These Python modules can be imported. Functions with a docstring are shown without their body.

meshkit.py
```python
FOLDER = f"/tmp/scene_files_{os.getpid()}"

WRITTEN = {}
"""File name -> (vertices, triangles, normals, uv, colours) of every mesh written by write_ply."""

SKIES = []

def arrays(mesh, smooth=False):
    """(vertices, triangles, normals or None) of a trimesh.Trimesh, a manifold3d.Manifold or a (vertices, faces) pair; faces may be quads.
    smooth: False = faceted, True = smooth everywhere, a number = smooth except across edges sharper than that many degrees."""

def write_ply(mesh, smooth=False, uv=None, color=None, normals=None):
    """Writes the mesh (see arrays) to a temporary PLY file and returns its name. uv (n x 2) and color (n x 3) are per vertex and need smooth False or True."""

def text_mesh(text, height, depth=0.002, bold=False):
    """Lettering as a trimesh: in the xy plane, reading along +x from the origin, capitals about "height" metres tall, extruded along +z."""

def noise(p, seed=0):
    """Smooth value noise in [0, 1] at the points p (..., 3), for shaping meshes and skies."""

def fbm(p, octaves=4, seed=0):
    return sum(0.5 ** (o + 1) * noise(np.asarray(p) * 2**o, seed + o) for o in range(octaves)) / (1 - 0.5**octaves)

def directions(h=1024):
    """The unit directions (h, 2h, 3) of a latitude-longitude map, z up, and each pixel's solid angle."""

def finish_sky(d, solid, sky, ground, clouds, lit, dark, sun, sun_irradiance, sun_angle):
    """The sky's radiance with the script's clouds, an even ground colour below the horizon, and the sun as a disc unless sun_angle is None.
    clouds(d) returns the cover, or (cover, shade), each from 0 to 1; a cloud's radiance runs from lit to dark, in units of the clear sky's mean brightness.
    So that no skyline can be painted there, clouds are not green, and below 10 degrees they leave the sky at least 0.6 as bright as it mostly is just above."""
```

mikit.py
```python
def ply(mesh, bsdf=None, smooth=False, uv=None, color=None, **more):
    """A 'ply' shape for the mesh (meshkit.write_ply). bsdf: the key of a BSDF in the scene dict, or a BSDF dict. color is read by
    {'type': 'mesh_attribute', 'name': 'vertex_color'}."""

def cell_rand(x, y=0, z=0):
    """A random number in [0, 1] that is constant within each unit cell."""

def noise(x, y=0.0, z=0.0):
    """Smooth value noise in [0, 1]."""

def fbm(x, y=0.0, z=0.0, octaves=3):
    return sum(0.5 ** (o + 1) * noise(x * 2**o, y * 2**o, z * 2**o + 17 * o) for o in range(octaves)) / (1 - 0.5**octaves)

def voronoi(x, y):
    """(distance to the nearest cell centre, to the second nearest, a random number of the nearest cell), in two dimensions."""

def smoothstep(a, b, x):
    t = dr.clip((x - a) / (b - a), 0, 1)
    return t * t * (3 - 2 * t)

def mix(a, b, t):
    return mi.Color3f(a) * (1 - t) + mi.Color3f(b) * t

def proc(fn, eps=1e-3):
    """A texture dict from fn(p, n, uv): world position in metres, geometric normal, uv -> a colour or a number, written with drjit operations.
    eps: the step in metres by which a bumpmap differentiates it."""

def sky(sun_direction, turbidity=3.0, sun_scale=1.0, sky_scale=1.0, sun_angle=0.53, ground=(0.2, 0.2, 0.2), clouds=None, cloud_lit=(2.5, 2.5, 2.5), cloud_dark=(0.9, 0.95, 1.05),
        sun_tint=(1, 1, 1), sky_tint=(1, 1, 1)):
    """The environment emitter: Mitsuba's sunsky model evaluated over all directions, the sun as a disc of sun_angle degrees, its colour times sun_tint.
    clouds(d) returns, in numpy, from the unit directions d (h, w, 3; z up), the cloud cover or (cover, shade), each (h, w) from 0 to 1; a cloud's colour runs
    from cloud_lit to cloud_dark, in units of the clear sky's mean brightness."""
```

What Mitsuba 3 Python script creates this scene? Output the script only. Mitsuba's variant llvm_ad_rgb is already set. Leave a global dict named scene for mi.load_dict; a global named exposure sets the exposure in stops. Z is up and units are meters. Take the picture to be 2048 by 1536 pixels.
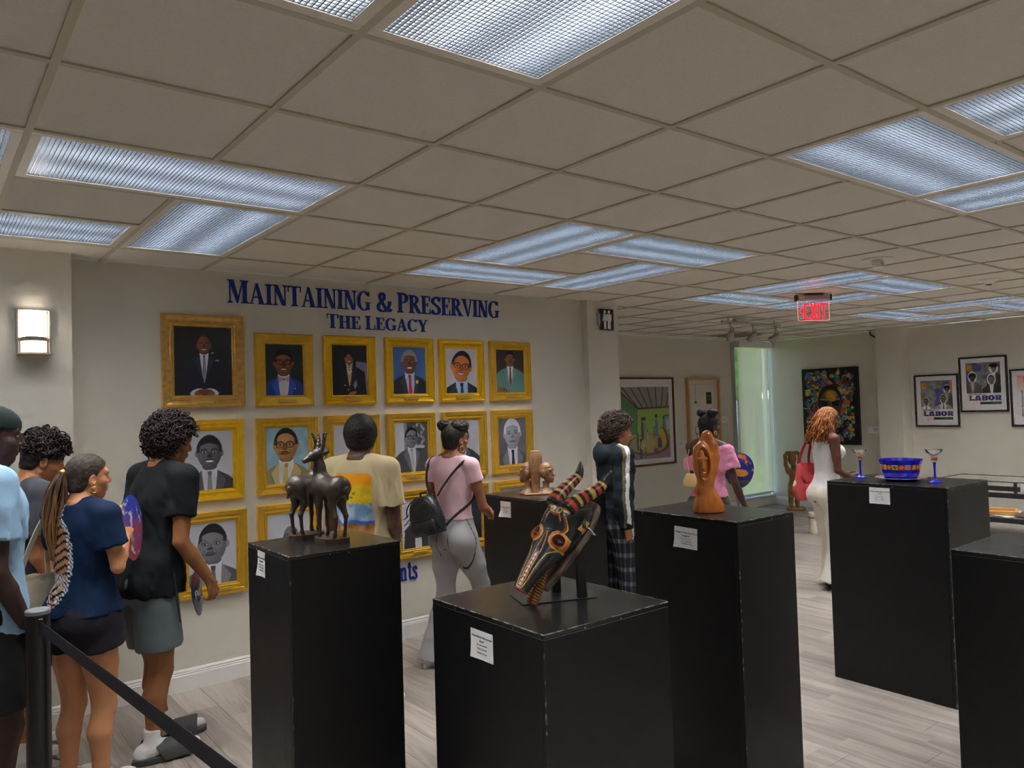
import math, random
import numpy as np, trimesh, mitsuba as mi, drjit as dr
from shapely.geometry import Polygon, Point, LineString, box as sbox
from shapely.ops import unary_union
from shapely import affinity
import mikit, meshkit
from scipy.interpolate import CubicSpline

T4 = mi.ScalarTransform4f
scene, labels = {}, {}
# ------------------------------------------------------------------ camera, sky, exposure
CAM_Z, FOCAL = 1.774, 1533.07
YAW, PITCH, ROLL = 0.662345, 0.029664, -0.030423
_f = np.array([math.sin(YAW)*math.cos(PITCH), math.cos(YAW)*math.cos(PITCH), math.sin(PITCH)])
_r = np.array([math.cos(YAW), -math.sin(YAW), 0.0]); _u = np.cross(_r, _f)
CR, CU, CF = math.cos(ROLL)*_r + math.sin(ROLL)*_u, -math.sin(ROLL)*_r + math.cos(ROLL)*_u, _f
scene['camera'] = {'type': 'perspective', 'fov': 2*math.degrees(math.atan(1024/FOCAL)), 'fov_axis': 'x', 'near_clip': 0.05, 'far_clip': 200.0,
                   'to_world': T4().look_at(origin=[0, 0, CAM_Z], target=[float(v) for v in CF + [0, 0, CAM_Z]], up=[float(v) for v in CU])}
scene['sky'] = mikit.sky((0.5, -0.6, 0.75), turbidity=4.0, sun_scale=0.0, sky_scale=14.0, sky_tint=(1.0, 0.96, 0.86))
scene['sky']['sampling_weight'] = 3.0
TUBE = (13.0, 12.9, 12.6)      # radiance of the lit panel above a ceiling light's lens
exposure = 0.95

# ------------------------------------------------------------------ helpers
rng = np.random.default_rng(7)
def lin(c):
    c = np.asarray(c, float)
    if c.max() > 1.001: c = c/255.0
    return np.where(c <= 0.04045, c/12.92, ((c+0.055)/1.055)**2.4)
def lt(c, s=1.0): return tuple(float(v)*s for v in lin(c))
def rgb(*c): return {'type': 'rgb', 'value': [float(v) for v in lin(c)]}
def bsdf(key, d, two=True):
    d = {**d}
    scene[key] = {'type': 'twosided', 'b': d} if two else d
def plain(key, c, rough=0.6, spec=0.4, **k):
    bsdf(key, {'type': 'principled', 'base_color': c if isinstance(c, dict) else rgb(*c), 'roughness': rough, 'specular': spec, **k})
VC = {'type': 'mesh_attribute', 'name': 'vertex_color'}
_count = {}
def numbered(k):
    n = _count.get(k, 0); _count[k] = n+1
    return k if n == 0 else f'{k}_{n:03d}'
def thing(name, label, cat, group=None):
    k = numbered(name); labels[k] = {'label': label, 'category': cat}
    if group: labels[k]['group'] = group
    return k
def put(key, mesh, m, smooth=False, color=None, to_world=None, label=None, **kw):
    """adds one mesh under the key (numbered when taken)"""
    k = numbered(key)
    if color is not None:
        v = mesh.vertices if hasattr(mesh, 'vertices') else mesh[0]
        color = np.asarray(color, float)
        if color.ndim == 1: color = np.tile(color, (len(v), 1))
    d = mikit.ply(mesh, m, smooth=smooth, color=color, **kw)
    if to_world is not None: d['to_world'] = to_world
    scene[k] = d
    if label: labels[k] = {'label': label}
    return k
def solo(key, mesh, m, **k):
    """a thing that is one mesh: its entry has the thing's own key"""
    d = mikit.ply(mesh, m, smooth=k.get('smooth', False)); scene[key] = d; return key
def struct(name, mesh, m, **k):
    key = put(name, mesh, m, **k)
    if '__' not in key: labels[key] = {'kind': 'structure'}
    return key
def M4(a): return T4([[float(x) for x in r] for r in np.asarray(a)])
def bx(x0, x1, y0, y1, z0, z1):
    m = trimesh.creation.box(extents=(x1-x0, y1-y0, z1-z0)); m.apply_translation(((x0+x1)/2, (y0+y1)/2, (z0+z1)/2)); return m
def cbox(x0, x1, y0, y1, z0, z1, b=0.003):
    p = []
    for x, sx in ((x0, 1), (x1, -1)):
        for y, sy in ((y0, 1), (y1, -1)):
            for z, sz in ((z0, 1), (z1, -1)):
                p += [(x+sx*b, y+sy*b, z), (x+sx*b, y, z+sz*b), (x, y+sy*b, z+sz*b)]
    return trimesh.convex.convex_hull(np.array(p))
def cat(ms): return trimesh.util.concatenate(list(ms))
def tube(pts, rad, sides=8, caps=True):
    p = np.asarray(pts, float); r = np.broadcast_to(np.asarray(rad, float), (len(p),))
    t = np.gradient(p, axis=0); t /= np.linalg.norm(t, axis=1, keepdims=True)+1e-12
    a = np.cross(t[0], [0, 0, 1.0] if abs(t[0][2]) < 0.9 else [1.0, 0, 0]); fr = []
    for k in range(len(p)):
        a = a-t[k]*(a@t[k]); a /= np.linalg.norm(a)+1e-12; fr.append(a)
    fr = np.array(fr); b = np.cross(t, fr); an = np.arange(sides)*2*np.pi/sides
    v = (p[:, None]+r[:, None, None]*(np.cos(an)[None, :, None]*fr[:, None]+np.sin(an)[None, :, None]*b[:, None])).reshape(-1, 3)
    i, j = np.meshgrid(np.arange(len(p)-1), np.arange(sides), indexing='ij'); j2 = (j+1) % sides
    q = np.stack([i*sides+j, i*sides+j2, (i+1)*sides+j2, (i+1)*sides+j], -1).reshape(-1, 4)
    f = np.vstack([q[:, [0, 1, 2]], q[:, [0, 2, 3]]])
    if caps:
        n = len(v); v = np.vstack([v, p[0], p[-1]]); k = np.arange(sides); o = (len(p)-1)*sides
        f = np.vstack([f, np.stack([k*0+n, (k+1) % sides, k], 1), np.stack([k*0+n+1, o+k, o+(k+1) % sides], 1)])
    return trimesh.Trimesh(v, f, process=False)
def lathe(prof, n=32):
    """closed or open profile [(r, z)] turned about z"""
    p = np.asarray(prof, float); an = np.arange(n)*2*np.pi/n
    v = np.stack([p[:, None, 0]*np.cos(an), p[:, None, 0]*np.sin(an), np.broadcast_to(p[:, None, 1], (len(p), n))], -1).reshape(-1, 3)
    i, j = np.meshgrid(np.arange(len(p)-1), np.arange(n), indexing='ij'); j2 = (j+1) % n
    q = np.stack([i*n+j, i*n+j2, (i+1)*n+j2, (i+1)*n+j], -1).reshape(-1, 4)
    return trimesh.Trimesh(v, np.vstack([q[:, [0, 1, 2]], q[:, [0, 2, 3]]]), process=False)
def extrude(poly, d):
    gs = getattr(poly, 'geoms', [poly])
    return cat([trimesh.creation.extrude_polygon(g, d, engine='earcut') for g in gs if g.area > 1e-9])
def frame_of(origin, ex, ez, ey=None):
    """4x4 with columns ex, ey, ez"""
    ex, ez = np.asarray(ex, float), np.asarray(ez, float)
    ey = np.cross(ez, ex) if ey is None else np.asarray(ey, float)
    m = np.eye(4); m[:3, 0], m[:3, 1], m[:3, 2], m[:3, 3] = ex, ey, ez, origin; return m
def xf(mesh, m): mesh = mesh.copy(); mesh.apply_transform(m); return mesh
def project(P):
    d = np.atleast_2d(P)-[0, 0, CAM_Z]; z = d@CF
    return 1024+FOCAL*(d@CR)/np.where(z > .05, z, 1e-3), 768-FOCAL*(d@CU)/np.where(z > .05, z, 1e-3), z

# ------------------------------------------------------------------ implicit modelling (surface nets)
def surface_nets(F, o, h):
    s = F < 0; nx, ny, nz = F.shape
    c = np.zeros((nx-1, ny-1, nz-1), np.int8)
    for a in (0, 1):
        for b in (0, 1):
            for d in (0, 1): c += s[a:nx-1+a, b:ny-1+b, d:nz-1+d]
    act = (c > 0) & (c < 8); idx = np.full(act.shape, -1, np.int64); I = np.argwhere(act); idx[act] = np.arange(len(I))
    P = np.zeros((len(I), 3)); W = np.zeros(len(I))
    cor = [(a, b, d) for a in (0, 1) for b in (0, 1) for d in (0, 1)]
    val = {q: F[I[:, 0]+q[0], I[:, 1]+q[1], I[:, 2]+q[2]] for q in cor}
    for q in cor:
        for ax in range(3):
            if q[ax] == 0:
                q2 = list(q); q2[ax] = 1; q2 = tuple(q2); a, b = val[q], val[q2]; m = (a < 0) != (b < 0)
                t = np.where(m, a/np.where(m, a-b, 1), 0); e = np.array(q, float)[None]+t[:, None]*np.eye(3)[ax]
                P += np.where(m[:, None], e, 0); W += m
    V = (I+P/W[:, None])*h+o; faces = []
    for ax in range(3):
        u, w = [(1, 2), (2, 0), (0, 1)][ax]
        A = np.take(s, range(0, F.shape[ax]-1), ax); B = np.take(s, range(1, F.shape[ax]), ax)
        E = np.argwhere(A != B); ok = (E[:, u] > 0) & (E[:, w] > 0) & (E[:, u] < F.shape[u]-1) & (E[:, w] < F.shape[w]-1); E = E[ok]
        sg = A[E[:, 0], E[:, 1], E[:, 2]]
        def at(du, dw):
            e = E.copy(); e[:, u] += du; e[:, w] += dw; return idx[e[:, 0], e[:, 1], e[:, 2]]
        q = np.stack([at(-1, -1), at(0, -1), at(0, 0), at(-1, 0)], 1)
        q = np.where(sg[:, None], q, q[:, ::-1]); faces += [q[:, [0, 1, 2]], q[:, [0, 2, 3]]]
    return V, np.vstack(faces)
def smin(a, b, k):
    if k <= 0: return np.minimum(a, b)
    t = np.clip(0.5+0.5*(b-a)/k, 0, 1); return b+(a-b)*t-k*t*(1-t)
class Prim:
    def __init__(s, fn, lo, hi): s.fn, s.lo, s.hi = fn, np.asarray(lo, float), np.asarray(hi, float)
    def grow(s, r): return Prim(lambda p: s.fn(p)-r, s.lo-r, s.hi+r)
def cone(a, b, ra, rb=None):
    a, b = np.asarray(a, float), np.asarray(b, float); rb = ra if rb is None else rb
    def fn(p):
        ba = b-a; t = np.clip(((p-a)@ba)/max(ba@ba, 1e-12), 0, 1)
        return np.linalg.norm(p-a-t[..., None]*ba, axis=-1)-(ra+(rb-ra)*t)
    r = max(ra, rb); return Prim(fn, np.minimum(a, b)-r, np.maximum(a, b)+r)
def ell(c, r, R=None):
    c, r = np.asarray(c, float), np.asarray(r, float)
    def fn(p):
        q = p-c
        if R is not None: q = q@R
        k0 = np.linalg.norm(q/r, axis=-1); k1 = np.linalg.norm(q/(r*r), axis=-1); return k0*(k0-1)/np.maximum(k1, 1e-9)
    m = r.max() if R is not None else r; return Prim(fn, c-m, c+m)
def loft(sec, n=2.0):
    """sections (x, y, z, rx, ry) going up in z"""
    s = np.asarray(sec, float); zs = s[:, 2]; sp = CubicSpline(zs, s[:, [0, 1, 3, 4]]) if len(s) > 2 else (lambda z: np.stack([np.interp(z, zs, s[:, k]) for k in (0, 1, 3, 4)], -1))
    def fn(p):
        z = np.clip(p[..., 2], zs[0], zs[-1]); g = sp(z); rx, ry = np.maximum(g[..., 2], .002), np.maximum(g[..., 3], .002)
        rho = ((np.abs(p[..., 0]-g[..., 0])/rx)**n+(np.abs(p[..., 1]-g[..., 1])/ry)**n)**(1/n); d = (rho-1)*np.minimum(rx, ry)
        e = np.maximum(zs[0]-p[..., 2], p[..., 2]-zs[-1]); return np.where(e > 0, np.sqrt(np.maximum(d, 0)**2+e*e), np.maximum(d, e-0.0))
    rx, ry = s[:, 3].max()*1.1, s[:, 4].max()*1.1
    return Prim(fn, (s[:, 0].min()-rx, s[:, 1].min()-ry, zs[0]-.005), (s[:, 0].max()+rx, s[:, 1].max()+ry, zs[-1]+.005))
def chain(pts, rad):
    return [cone(pts[i], pts[i+1], rad[i], rad[i+1]) for i in range(len(pts)-1)]
def field(prims, h, lo=None, hi=None, k=0.01, cut=None, disp=None, carve=()):
    """prims: list of Prim or (Prim, k). cut: list of (normal, offset) keeping n.p < offset. disp(p)->added distance. carve: list of (Prim, k)"""
    pr = [(q, k) if isinstance(q, Prim) else q for q in prims]
    if lo is None: lo, hi = np.min([q.lo for q, _ in pr], 0)-3*h, np.max([q.hi for q, _ in pr], 0)+3*h
    lo, hi = np.asarray(lo, float), np.asarray(hi, float); n = np.ceil((hi-lo)/h).astype(int)+1
    ax = [(lo[i]+h*np.arange(n[i])) for i in range(3)]; F = np.full(n, 1.0)
    def sub(q, m):
        a = np.clip(np.floor((q.lo-m-lo)/h).astype(int), 0, n); b = np.clip(np.ceil((q.hi+m-lo)/h).astype(int)+1, 0, n)
        if (b <= a).any(): return None, None
        sl = tuple(slice(a[i], b[i]) for i in range(3))
        return sl, np.stack(np.meshgrid(*[ax[i][sl[i]] for i in range(3)], indexing='ij'), -1)
    for q, kk in pr:
        sl, p = sub(q, kk+2.5*h)
        if sl is not None: F[sl] = smin(F[sl], q.fn(p), kk)
    for q, kk in carve:
        sl, p = sub(q, kk+2.5*h)
        if sl is not None: F[sl] = -smin(-F[sl], q.fn(p), kk)
    if disp is not None:
        near = np.abs(F) < 6*h; P = np.argwhere(near)*h+lo; F[near] += disp(P)
    for nn, off in cut or ():
        nn = np.asarray(nn, float); g = (ax[0][:, None, None]*nn[0]+ax[1][None, :, None]*nn[1]+ax[2][None, None, :]*nn[2])-off
        F = np.maximum(F, g)
    F[[0, -1]] = np.maximum(F[[0, -1]], h); F[:, [0, -1]] = np.maximum(F[:, [0, -1]], h); F[:, :, [0, -1]] = np.maximum(F[:, :, [0, -1]], h)
    v, f = surface_nets(F, lo, h)
    return trimesh.Trimesh(v, f, process=False)
def rotz(a): c, s = math.cos(a), math.sin(a); return np.array([[c, -s, 0], [s, c, 0], [0, 0, 1.0]])
def rotx(a): c, s = math.cos(a), math.sin(a); return np.array([[1, 0, 0], [0, c, -s], [0, s, c]])
def roty(a): c, s = math.cos(a), math.sin(a); return np.array([[c, 0, s], [0, 1, 0], [-s, 0, c]])
def smoothstep(a, b, x): t = np.clip((x-a)/(b-a), 0, 1); return t*t*(3-2*t)
def mixc(a, b, t): t = np.asarray(t)[..., None]; return np.asarray(a)*(1-t)+np.asarray(b)*t
# ------------------------------------------------------------------ materials
def _wall(c):
    def fn(p, n, uv):
        g = mikit.fbm(p.x*3, p.y*3, p.z*3, 3); return mikit.mix([v*.90 for v in c], [v*.95 for v in c], g)
    return fn
def _texture(p, n, uv):
    a = mikit.fbm(p.x*38, p.y*38, p.z*38, 3); return mikit.smoothstep(0.42, 0.66, a)*1.0
WALLC = lt((222, 217, 203))
bsdf('wall_paint', {'type': 'bumpmap', 'arbitrary': mikit.proc(_texture, 2e-3), 'scale': 0.0016,
                    'b': {'type': 'principled', 'base_color': mikit.proc(_wall(WALLC)), 'roughness': 0.55, 'specular': 0.35}})
plain('trim_white', (236, 234, 230), 0.35, 0.5)
plain('tile_white', mikit.proc(lambda p, n, uv: mikit.mix(lt((190, 186, 176)), lt((200, 196, 187)), mikit.fbm(p.x*160, p.y*160, p.z*20, 2))), 0.9, 0.1)
plain('grid_paint', (176, 170, 152), 0.6, 0.3)
plain('fixture_white', (206, 200, 190), 0.5, 0.4)
plain('housing_white', (225, 228, 232), 0.8, 0.1)
bsdf('lens_plastic', {'type': 'principled', 'base_color': rgb(72, 80, 90), 'roughness': 0.25, 'specular': 0.6})
PW_, PL_ = 0.182, 1.22
def plank_shift(i): v = np.sin(i*12.9898)*43758.5453; return (v-np.floor(v))*PL_
def _floor(p, n, uv):
    i = dr.floor(p.x/PW_); v = dr.sin(i*12.9898)*43758.5453; s = (v-dr.floor(v))*PL_
    j = dr.floor((p.y+s)/PL_); r = mikit.cell_rand(i, j, 5); r2 = mikit.cell_rand(i, j, 9)
    x, y = p.x+r*7.0, p.y+r2*11.0
    w = mikit.fbm(x*9, y*2.0, 0, 3)
    g = mikit.fbm(x*70+w*5, y*2.0, 3, 3); big = mikit.fbm(x*14+w*3, y*0.8, 8, 3)
    c = mikit.mix(lt((122, 113, 106)), lt((154, 145, 137)), mikit.smoothstep(0.2, 0.8, big*0.55+g*0.45))
    c = mikit.mix(c, lt((108, 98, 90)), mikit.smoothstep(0.6, 0.85, g)*0.4)
    return c*(0.86+0.26*r)
bsdf('floor_vinyl', {'type': 'principled', 'base_color': mikit.proc(_floor), 'roughness': 0.38, 'specular': 0.45})
plain('floor_joint', (70, 64, 58), 0.8, 0.2)

# ------------------------------------------------------------------ room shell
H, YW, YB, XR, XL, YF = 2.760, 5.305, 7.60, 11.45, -3.2, -4.6
TS, U0, V0 = 0.61, 0.50471, 3.9105
gx = lambda u: (u+U0)*TS
gy = lambda v: (v+V0)*TS
struct('wall_portrait', bx(XL, 5.02, YW, YW+.12, 0, H), 'wall_paint')
struct('wall_alcove', bx(5.0, 5.12, YW+.12, YB, 0, H), 'wall_paint')
WX0, WX1, WZ0, WZ1 = 10.50, XR, 0.17, 2.745
struct('wall_rear', cat([bx(5.0, WX0, YB, YB+.12, 0, H), bx(WX0, XR+.1, YB, YB+.12, 0, WZ0), bx(WX0, XR+.1, YB, YB+.12, WZ1, H)]), 'wall_paint')
struct('wall_right', bx(XR, XR+.12, YF, YB, 0, H), 'wall_paint')
struct('wall_behind', bx(XL, XR, YF-.12, YF, 0, H), 'wall_paint')
struct('wall_left', bx(XL-.12, XL, YF, YW, 0, H), 'wall_paint')
struct('pillar', bx(XL, 0.735, 5.15, YW, 0, H), 'wall_paint')
struct('pillar', bx(5.005, 5.41, 5.235, YW+.13, 0, H), 'wall_paint')
struct('pillar', bx(11.15, XR, 5.235, 5.58, 0, H), 'wall_paint')
def baseboard(name, x0, y0, x1, y1, n):
    """profiled skirting from a to b, n = the side it stands out to"""
    L = math.hypot(x1-x0, y1-y0); prof = [(0, 0), (.016, 0), (.016, .098), (.013, .102), (.013, .112), (.010, .115), (.010, .126), (.005, .134), (0, .138)]
    m = trimesh.creation.extrude_polygon(Polygon(prof), L, engine='earcut')
    t = np.array([(x1-x0)/L, (y1-y0)/L, 0]); mm = np.eye(4); mm[:3, 0] = [n[0], n[1], 0]; mm[:3, 1] = [0, 0, 1]; mm[:3, 2] = t; mm[:3, 3] = [x0, y0, 0]
    m.apply_transform(mm)
    if np.linalg.det(mm[:3, :3]) < 0: m.invert()
    struct(name, m, 'trim_white')
baseboard('baseboard_portrait', 0.735, YW, 5.005, YW, (0, -1)); baseboard('baseboard_pillar', XL, 5.15, 0.75, 5.15, (0, -1))
baseboard('baseboard_rear', 5.12, YB, XR, YB, (0, -1)); baseboard('baseboard_right', XR, 5.58, XR, YB, (-1, 0)); baseboard('baseboard_right', XR, YF, XR, 5.235, (-1, 0))
baseboard('baseboard_pillar', 5.0, 5.235, 5.41, 5.235, (0, -1)); baseboard('baseboard_pillar', 11.15, 5.235, 11.15, 5.58, (-1, 0))

# floor: a base and single planks
struct('floor', bx(XL, XR, YF, YB, -.08, -.004), 'floor_joint')
pl = []
for i in range(math.floor(XL/PW_), math.ceil(XR/PW_)):
    s = plank_shift(i)
    for j in range(math.floor((YF+s)/PL_), math.ceil((YB+s)/PL_)+1):
        x0, x1 = max(i*PW_, XL), min((i+1)*PW_, XR); y0, y1 = max(j*PL_-s, YF), min((j+1)*PL_-s, YB)
        if x0 < 5.0: y1 = min(y1, YW)
        if x1-x0 > .01 and y1-y0 > .01: pl.append((x0, x1, y0, y1))
def in_view(p, z, m=20):
    q = np.array([(x, y, z) for x in np.linspace(p[0], p[1], 3) for y in np.linspace(p[2], p[3], 4)]); a, b, c = project(q)
    return ((a > -m) & (a < 2048+m) & (b > -m) & (b < 1536+m) & (c > .3)).any()
def plank(p): return cbox(p[0]+.0006, p[1]-.0006, p[2]+.0006, p[3]-.0006, -.004, 0, .0009)
def near(p): return (p[0]+p[1])**2+(p[2]+p[3])**2
seen = sorted([p for p in pl if in_view(p, 0)], key=near)
for p in seen[:290]: put('floor__plank', plank(p), 'floor_vinyl')
rest = seen[290:]+[p for p in pl if not in_view(p, 0)]
k = put('floor__far_planks', cat([plank(p) for p in rest]), 'floor_vinyl'); labels[k] = {'kind': 'stuff'}

# ceiling: slab, grid, lay-in tiles, pinwheels of four light fixtures about one tile
struct('ceiling', bx(XL-.1, XR+.1, YF-.1, YB+.1, H+.14, H+.2), 'tile_white')
PINW = [(u, v) for v in (1, -4, -9) for u in (-1, 4, 9, 14) if not (v == -9 and u > 4)]
FIX = []
for u, v in PINW:
    FIX += [(u, u+1, v, v+2), (u+1, u+3, v, v+1), (u+2, u+3, v+1, v+3), (u, u+2, v+2, v+3)]
FIX = [f for f in FIX if gx(f[1]) <= XR+.01 and gx(f[0]) >= XL and gy(f[2]) >= YF]
cov = {}
for n_, f in enumerate(FIX):
    for a in range(f[0], f[1]):
        for b in range(f[2], f[3]): cov[(a, b)] = n_
UR, VR = range(-6, 19), range(-12, 9)
tiles = []
for a in UR:
    for b in VR:
        if (a, b) in cov: continue
        x0, x1, y0, y1 = max(gx(a), XL), min(gx(a+1), XR), max(gy(b), YF), min(gy(b+1), YB)
        if gx(a)+.2 < 5.06: y1 = min(y1, YW)
        if x1-x0 > .03 and y1-y0 > .03: tiles.append((x0, x1, y0, y1))
def tile(t): return cbox(t[0]+.006, t[1]-.006, t[2]+.006, t[3]-.006, H, H+.015, .003)
seen = sorted([t for t in tiles if in_view(t, H)], key=near)
for t in seen[:295]: put('ceiling__tile', tile(t), 'tile_white')
rest = seen[295:]+[t for t in tiles if not in_view(t, H)]
k = put('ceiling__outer_tiles', cat([tile(t) for t in rest]), 'tile_white'); labels[k] = {'kind': 'stuff'}
def seg_ok(c0, c1): return not (c0 in cov and cov.get(c0) == cov.get(c1))
B2 = .012
for a in UR:          # grid bars along y
    x = gx(a)
    if not XL < x < XR: continue
    ms = []
    for b in VR:
        y0, y1 = max(gy(b), YF), min(gy(b+1), YW if x < 5.06 else YB)
        if y1-y0 > .02 and seg_ok((a-1, b), (a, b)): ms.append(bx(x-B2, x+B2, y0, y1, H-.007, H-.0005))
    put('ceiling__grid_bar', cat(ms), 'grid_paint')
for b in VR:          # grid bars along x
    y = gy(b)
    if not YF < y < YB: continue
    ms = []
    for a in UR:
        x0, x1 = max(gx(a), XL if y < YW else 5.1), min(gx(a+1), XR)
        if x1-x0 > .02 and seg_ok((a, b-1), (a, b)): ms.append(bx(x0+B2, x1-B2, y-B2, y+B2, H-.007, H-.0005))
    put('ceiling__grid_bar', cat(ms), 'grid_paint')

def louver(lx, ly, pitch=.0152, t=.0026, d=.0085):
    ms = []
    for n_, a, b, sw in ((round(lx/pitch), lx, ly, 0), (round(ly/pitch), ly, lx, 1)):
        for k_ in range(n_+1):
            c = -a/2+a*k_/n_
            ms.append(bx(c-t/2, c+t/2, -b/2, b/2, 0, d) if not sw else bx(-b/2, b/2, c-t/2, c+t/2, 0, d))
    return cat(ms)
_lens = {}
def tube_light(p, n, uv):      # two tubes along the fixture, dimmer between them and at their ends
    a = dr.exp(-dr.square((uv.y-.27)/.13))+dr.exp(-dr.square((uv.y-.73)/.13)); e = mikit.smoothstep(0, .07, uv.x)*mikit.smoothstep(1, .93, uv.x); return mi.Color3f(*TUBE)*(.48+1.05*a*(.4+.6*e))
_where = {(-1, 1): 'over the wall lamp at the left', (4, 1): 'over the right end of the portraits', (9, 1): 'around the EXIT sign', (14, 1): 'over the LABOR posters',
          (-1, -4): 'overhead nearest the camera', (4, -4): 'at the upper right picture edge', (9, -4): 'far right above the display case', (14, -4): 'at the far right ceiling end'}
_pos = ['left ceiling light', 'front ceiling light', 'right ceiling light', 'wall-side ceiling light']
for f in FIX:
    lx, ly = (f[1]-f[0])*TS, (f[3]-f[2])*TS; cx, cy = gx((f[0]+f[1])/2), gy((f[2]+f[3])/2)
    o = next((p for p in PINW if p[0] <= f[0] < p[0]+3 and p[1] <= f[2] < p[1]+3)); q = (f[0]-o[0], f[2]-o[1])
    q = {(0, 0): 0, (1, 0): 1, (2, 1): 2, (0, 2): 3}[q]
    L = thing('ceiling_light', f'{_pos[q]} of the four lights {_where.get(o, "behind the camera")}', 'ceiling light', 'recessed ceiling lights')
    w = .036; a, b = lx/2-.008, ly/2-.008
    fr = cat([cbox(-a, a, -b, -b+w, -.006, .012, .002), cbox(-a, a, b-w, b, -.006, .012, .002), cbox(-a, -a+w, -b+w, b-w, -.006, .012, .002), cbox(a-w, a, -b+w, b-w, -.006, .012, .002)])
    tw = T4().translate([cx, cy, H])
    put(L+'__frame', fr, 'fixture_white', to_world=tw)
    ai, bi = a-w, b-w
    put(L+'__housing', cat([bx(-ai-.004, ai+.004, -bi-.004, bi+.004, .105, .11), bx(-ai-.004, -ai, -bi, bi, .012, .105), bx(ai, ai+.004, -bi, bi, .012, .105), bx(-ai, ai, -bi-.004, -bi, .012, .105), bx(-ai, ai, bi, bi+.004, .012, .105)]), 'housing_white', to_world=tw)
    if (lx, ly) not in _lens: _lens[(lx, ly)] = mikit.ply(louver(2*ai, 2*bi), 'lens_plastic')
    scene[L+'__prismatic_lens'] = {**_lens[(lx, ly)], 'to_world': tw}
    pm = trimesh.Trimesh([(-ai, -bi, .032), (-ai, bi, .032), (ai, bi, .032), (ai, -bi, .032)], [(0, 1, 2), (0, 2, 3)], process=False)
    puv = np.array([(0, 0), (0, 1), (1, 1), (1, 0.0)]) if lx > ly else np.array([(0, 0), (1, 0), (1, 1), (0, 1.0)])
    put(L+'__diffuser', pm, 'housing_white', to_world=tw, uv=puv, emitter={'type': 'area', 'radiance': mikit.proc(tube_light)})
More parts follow.
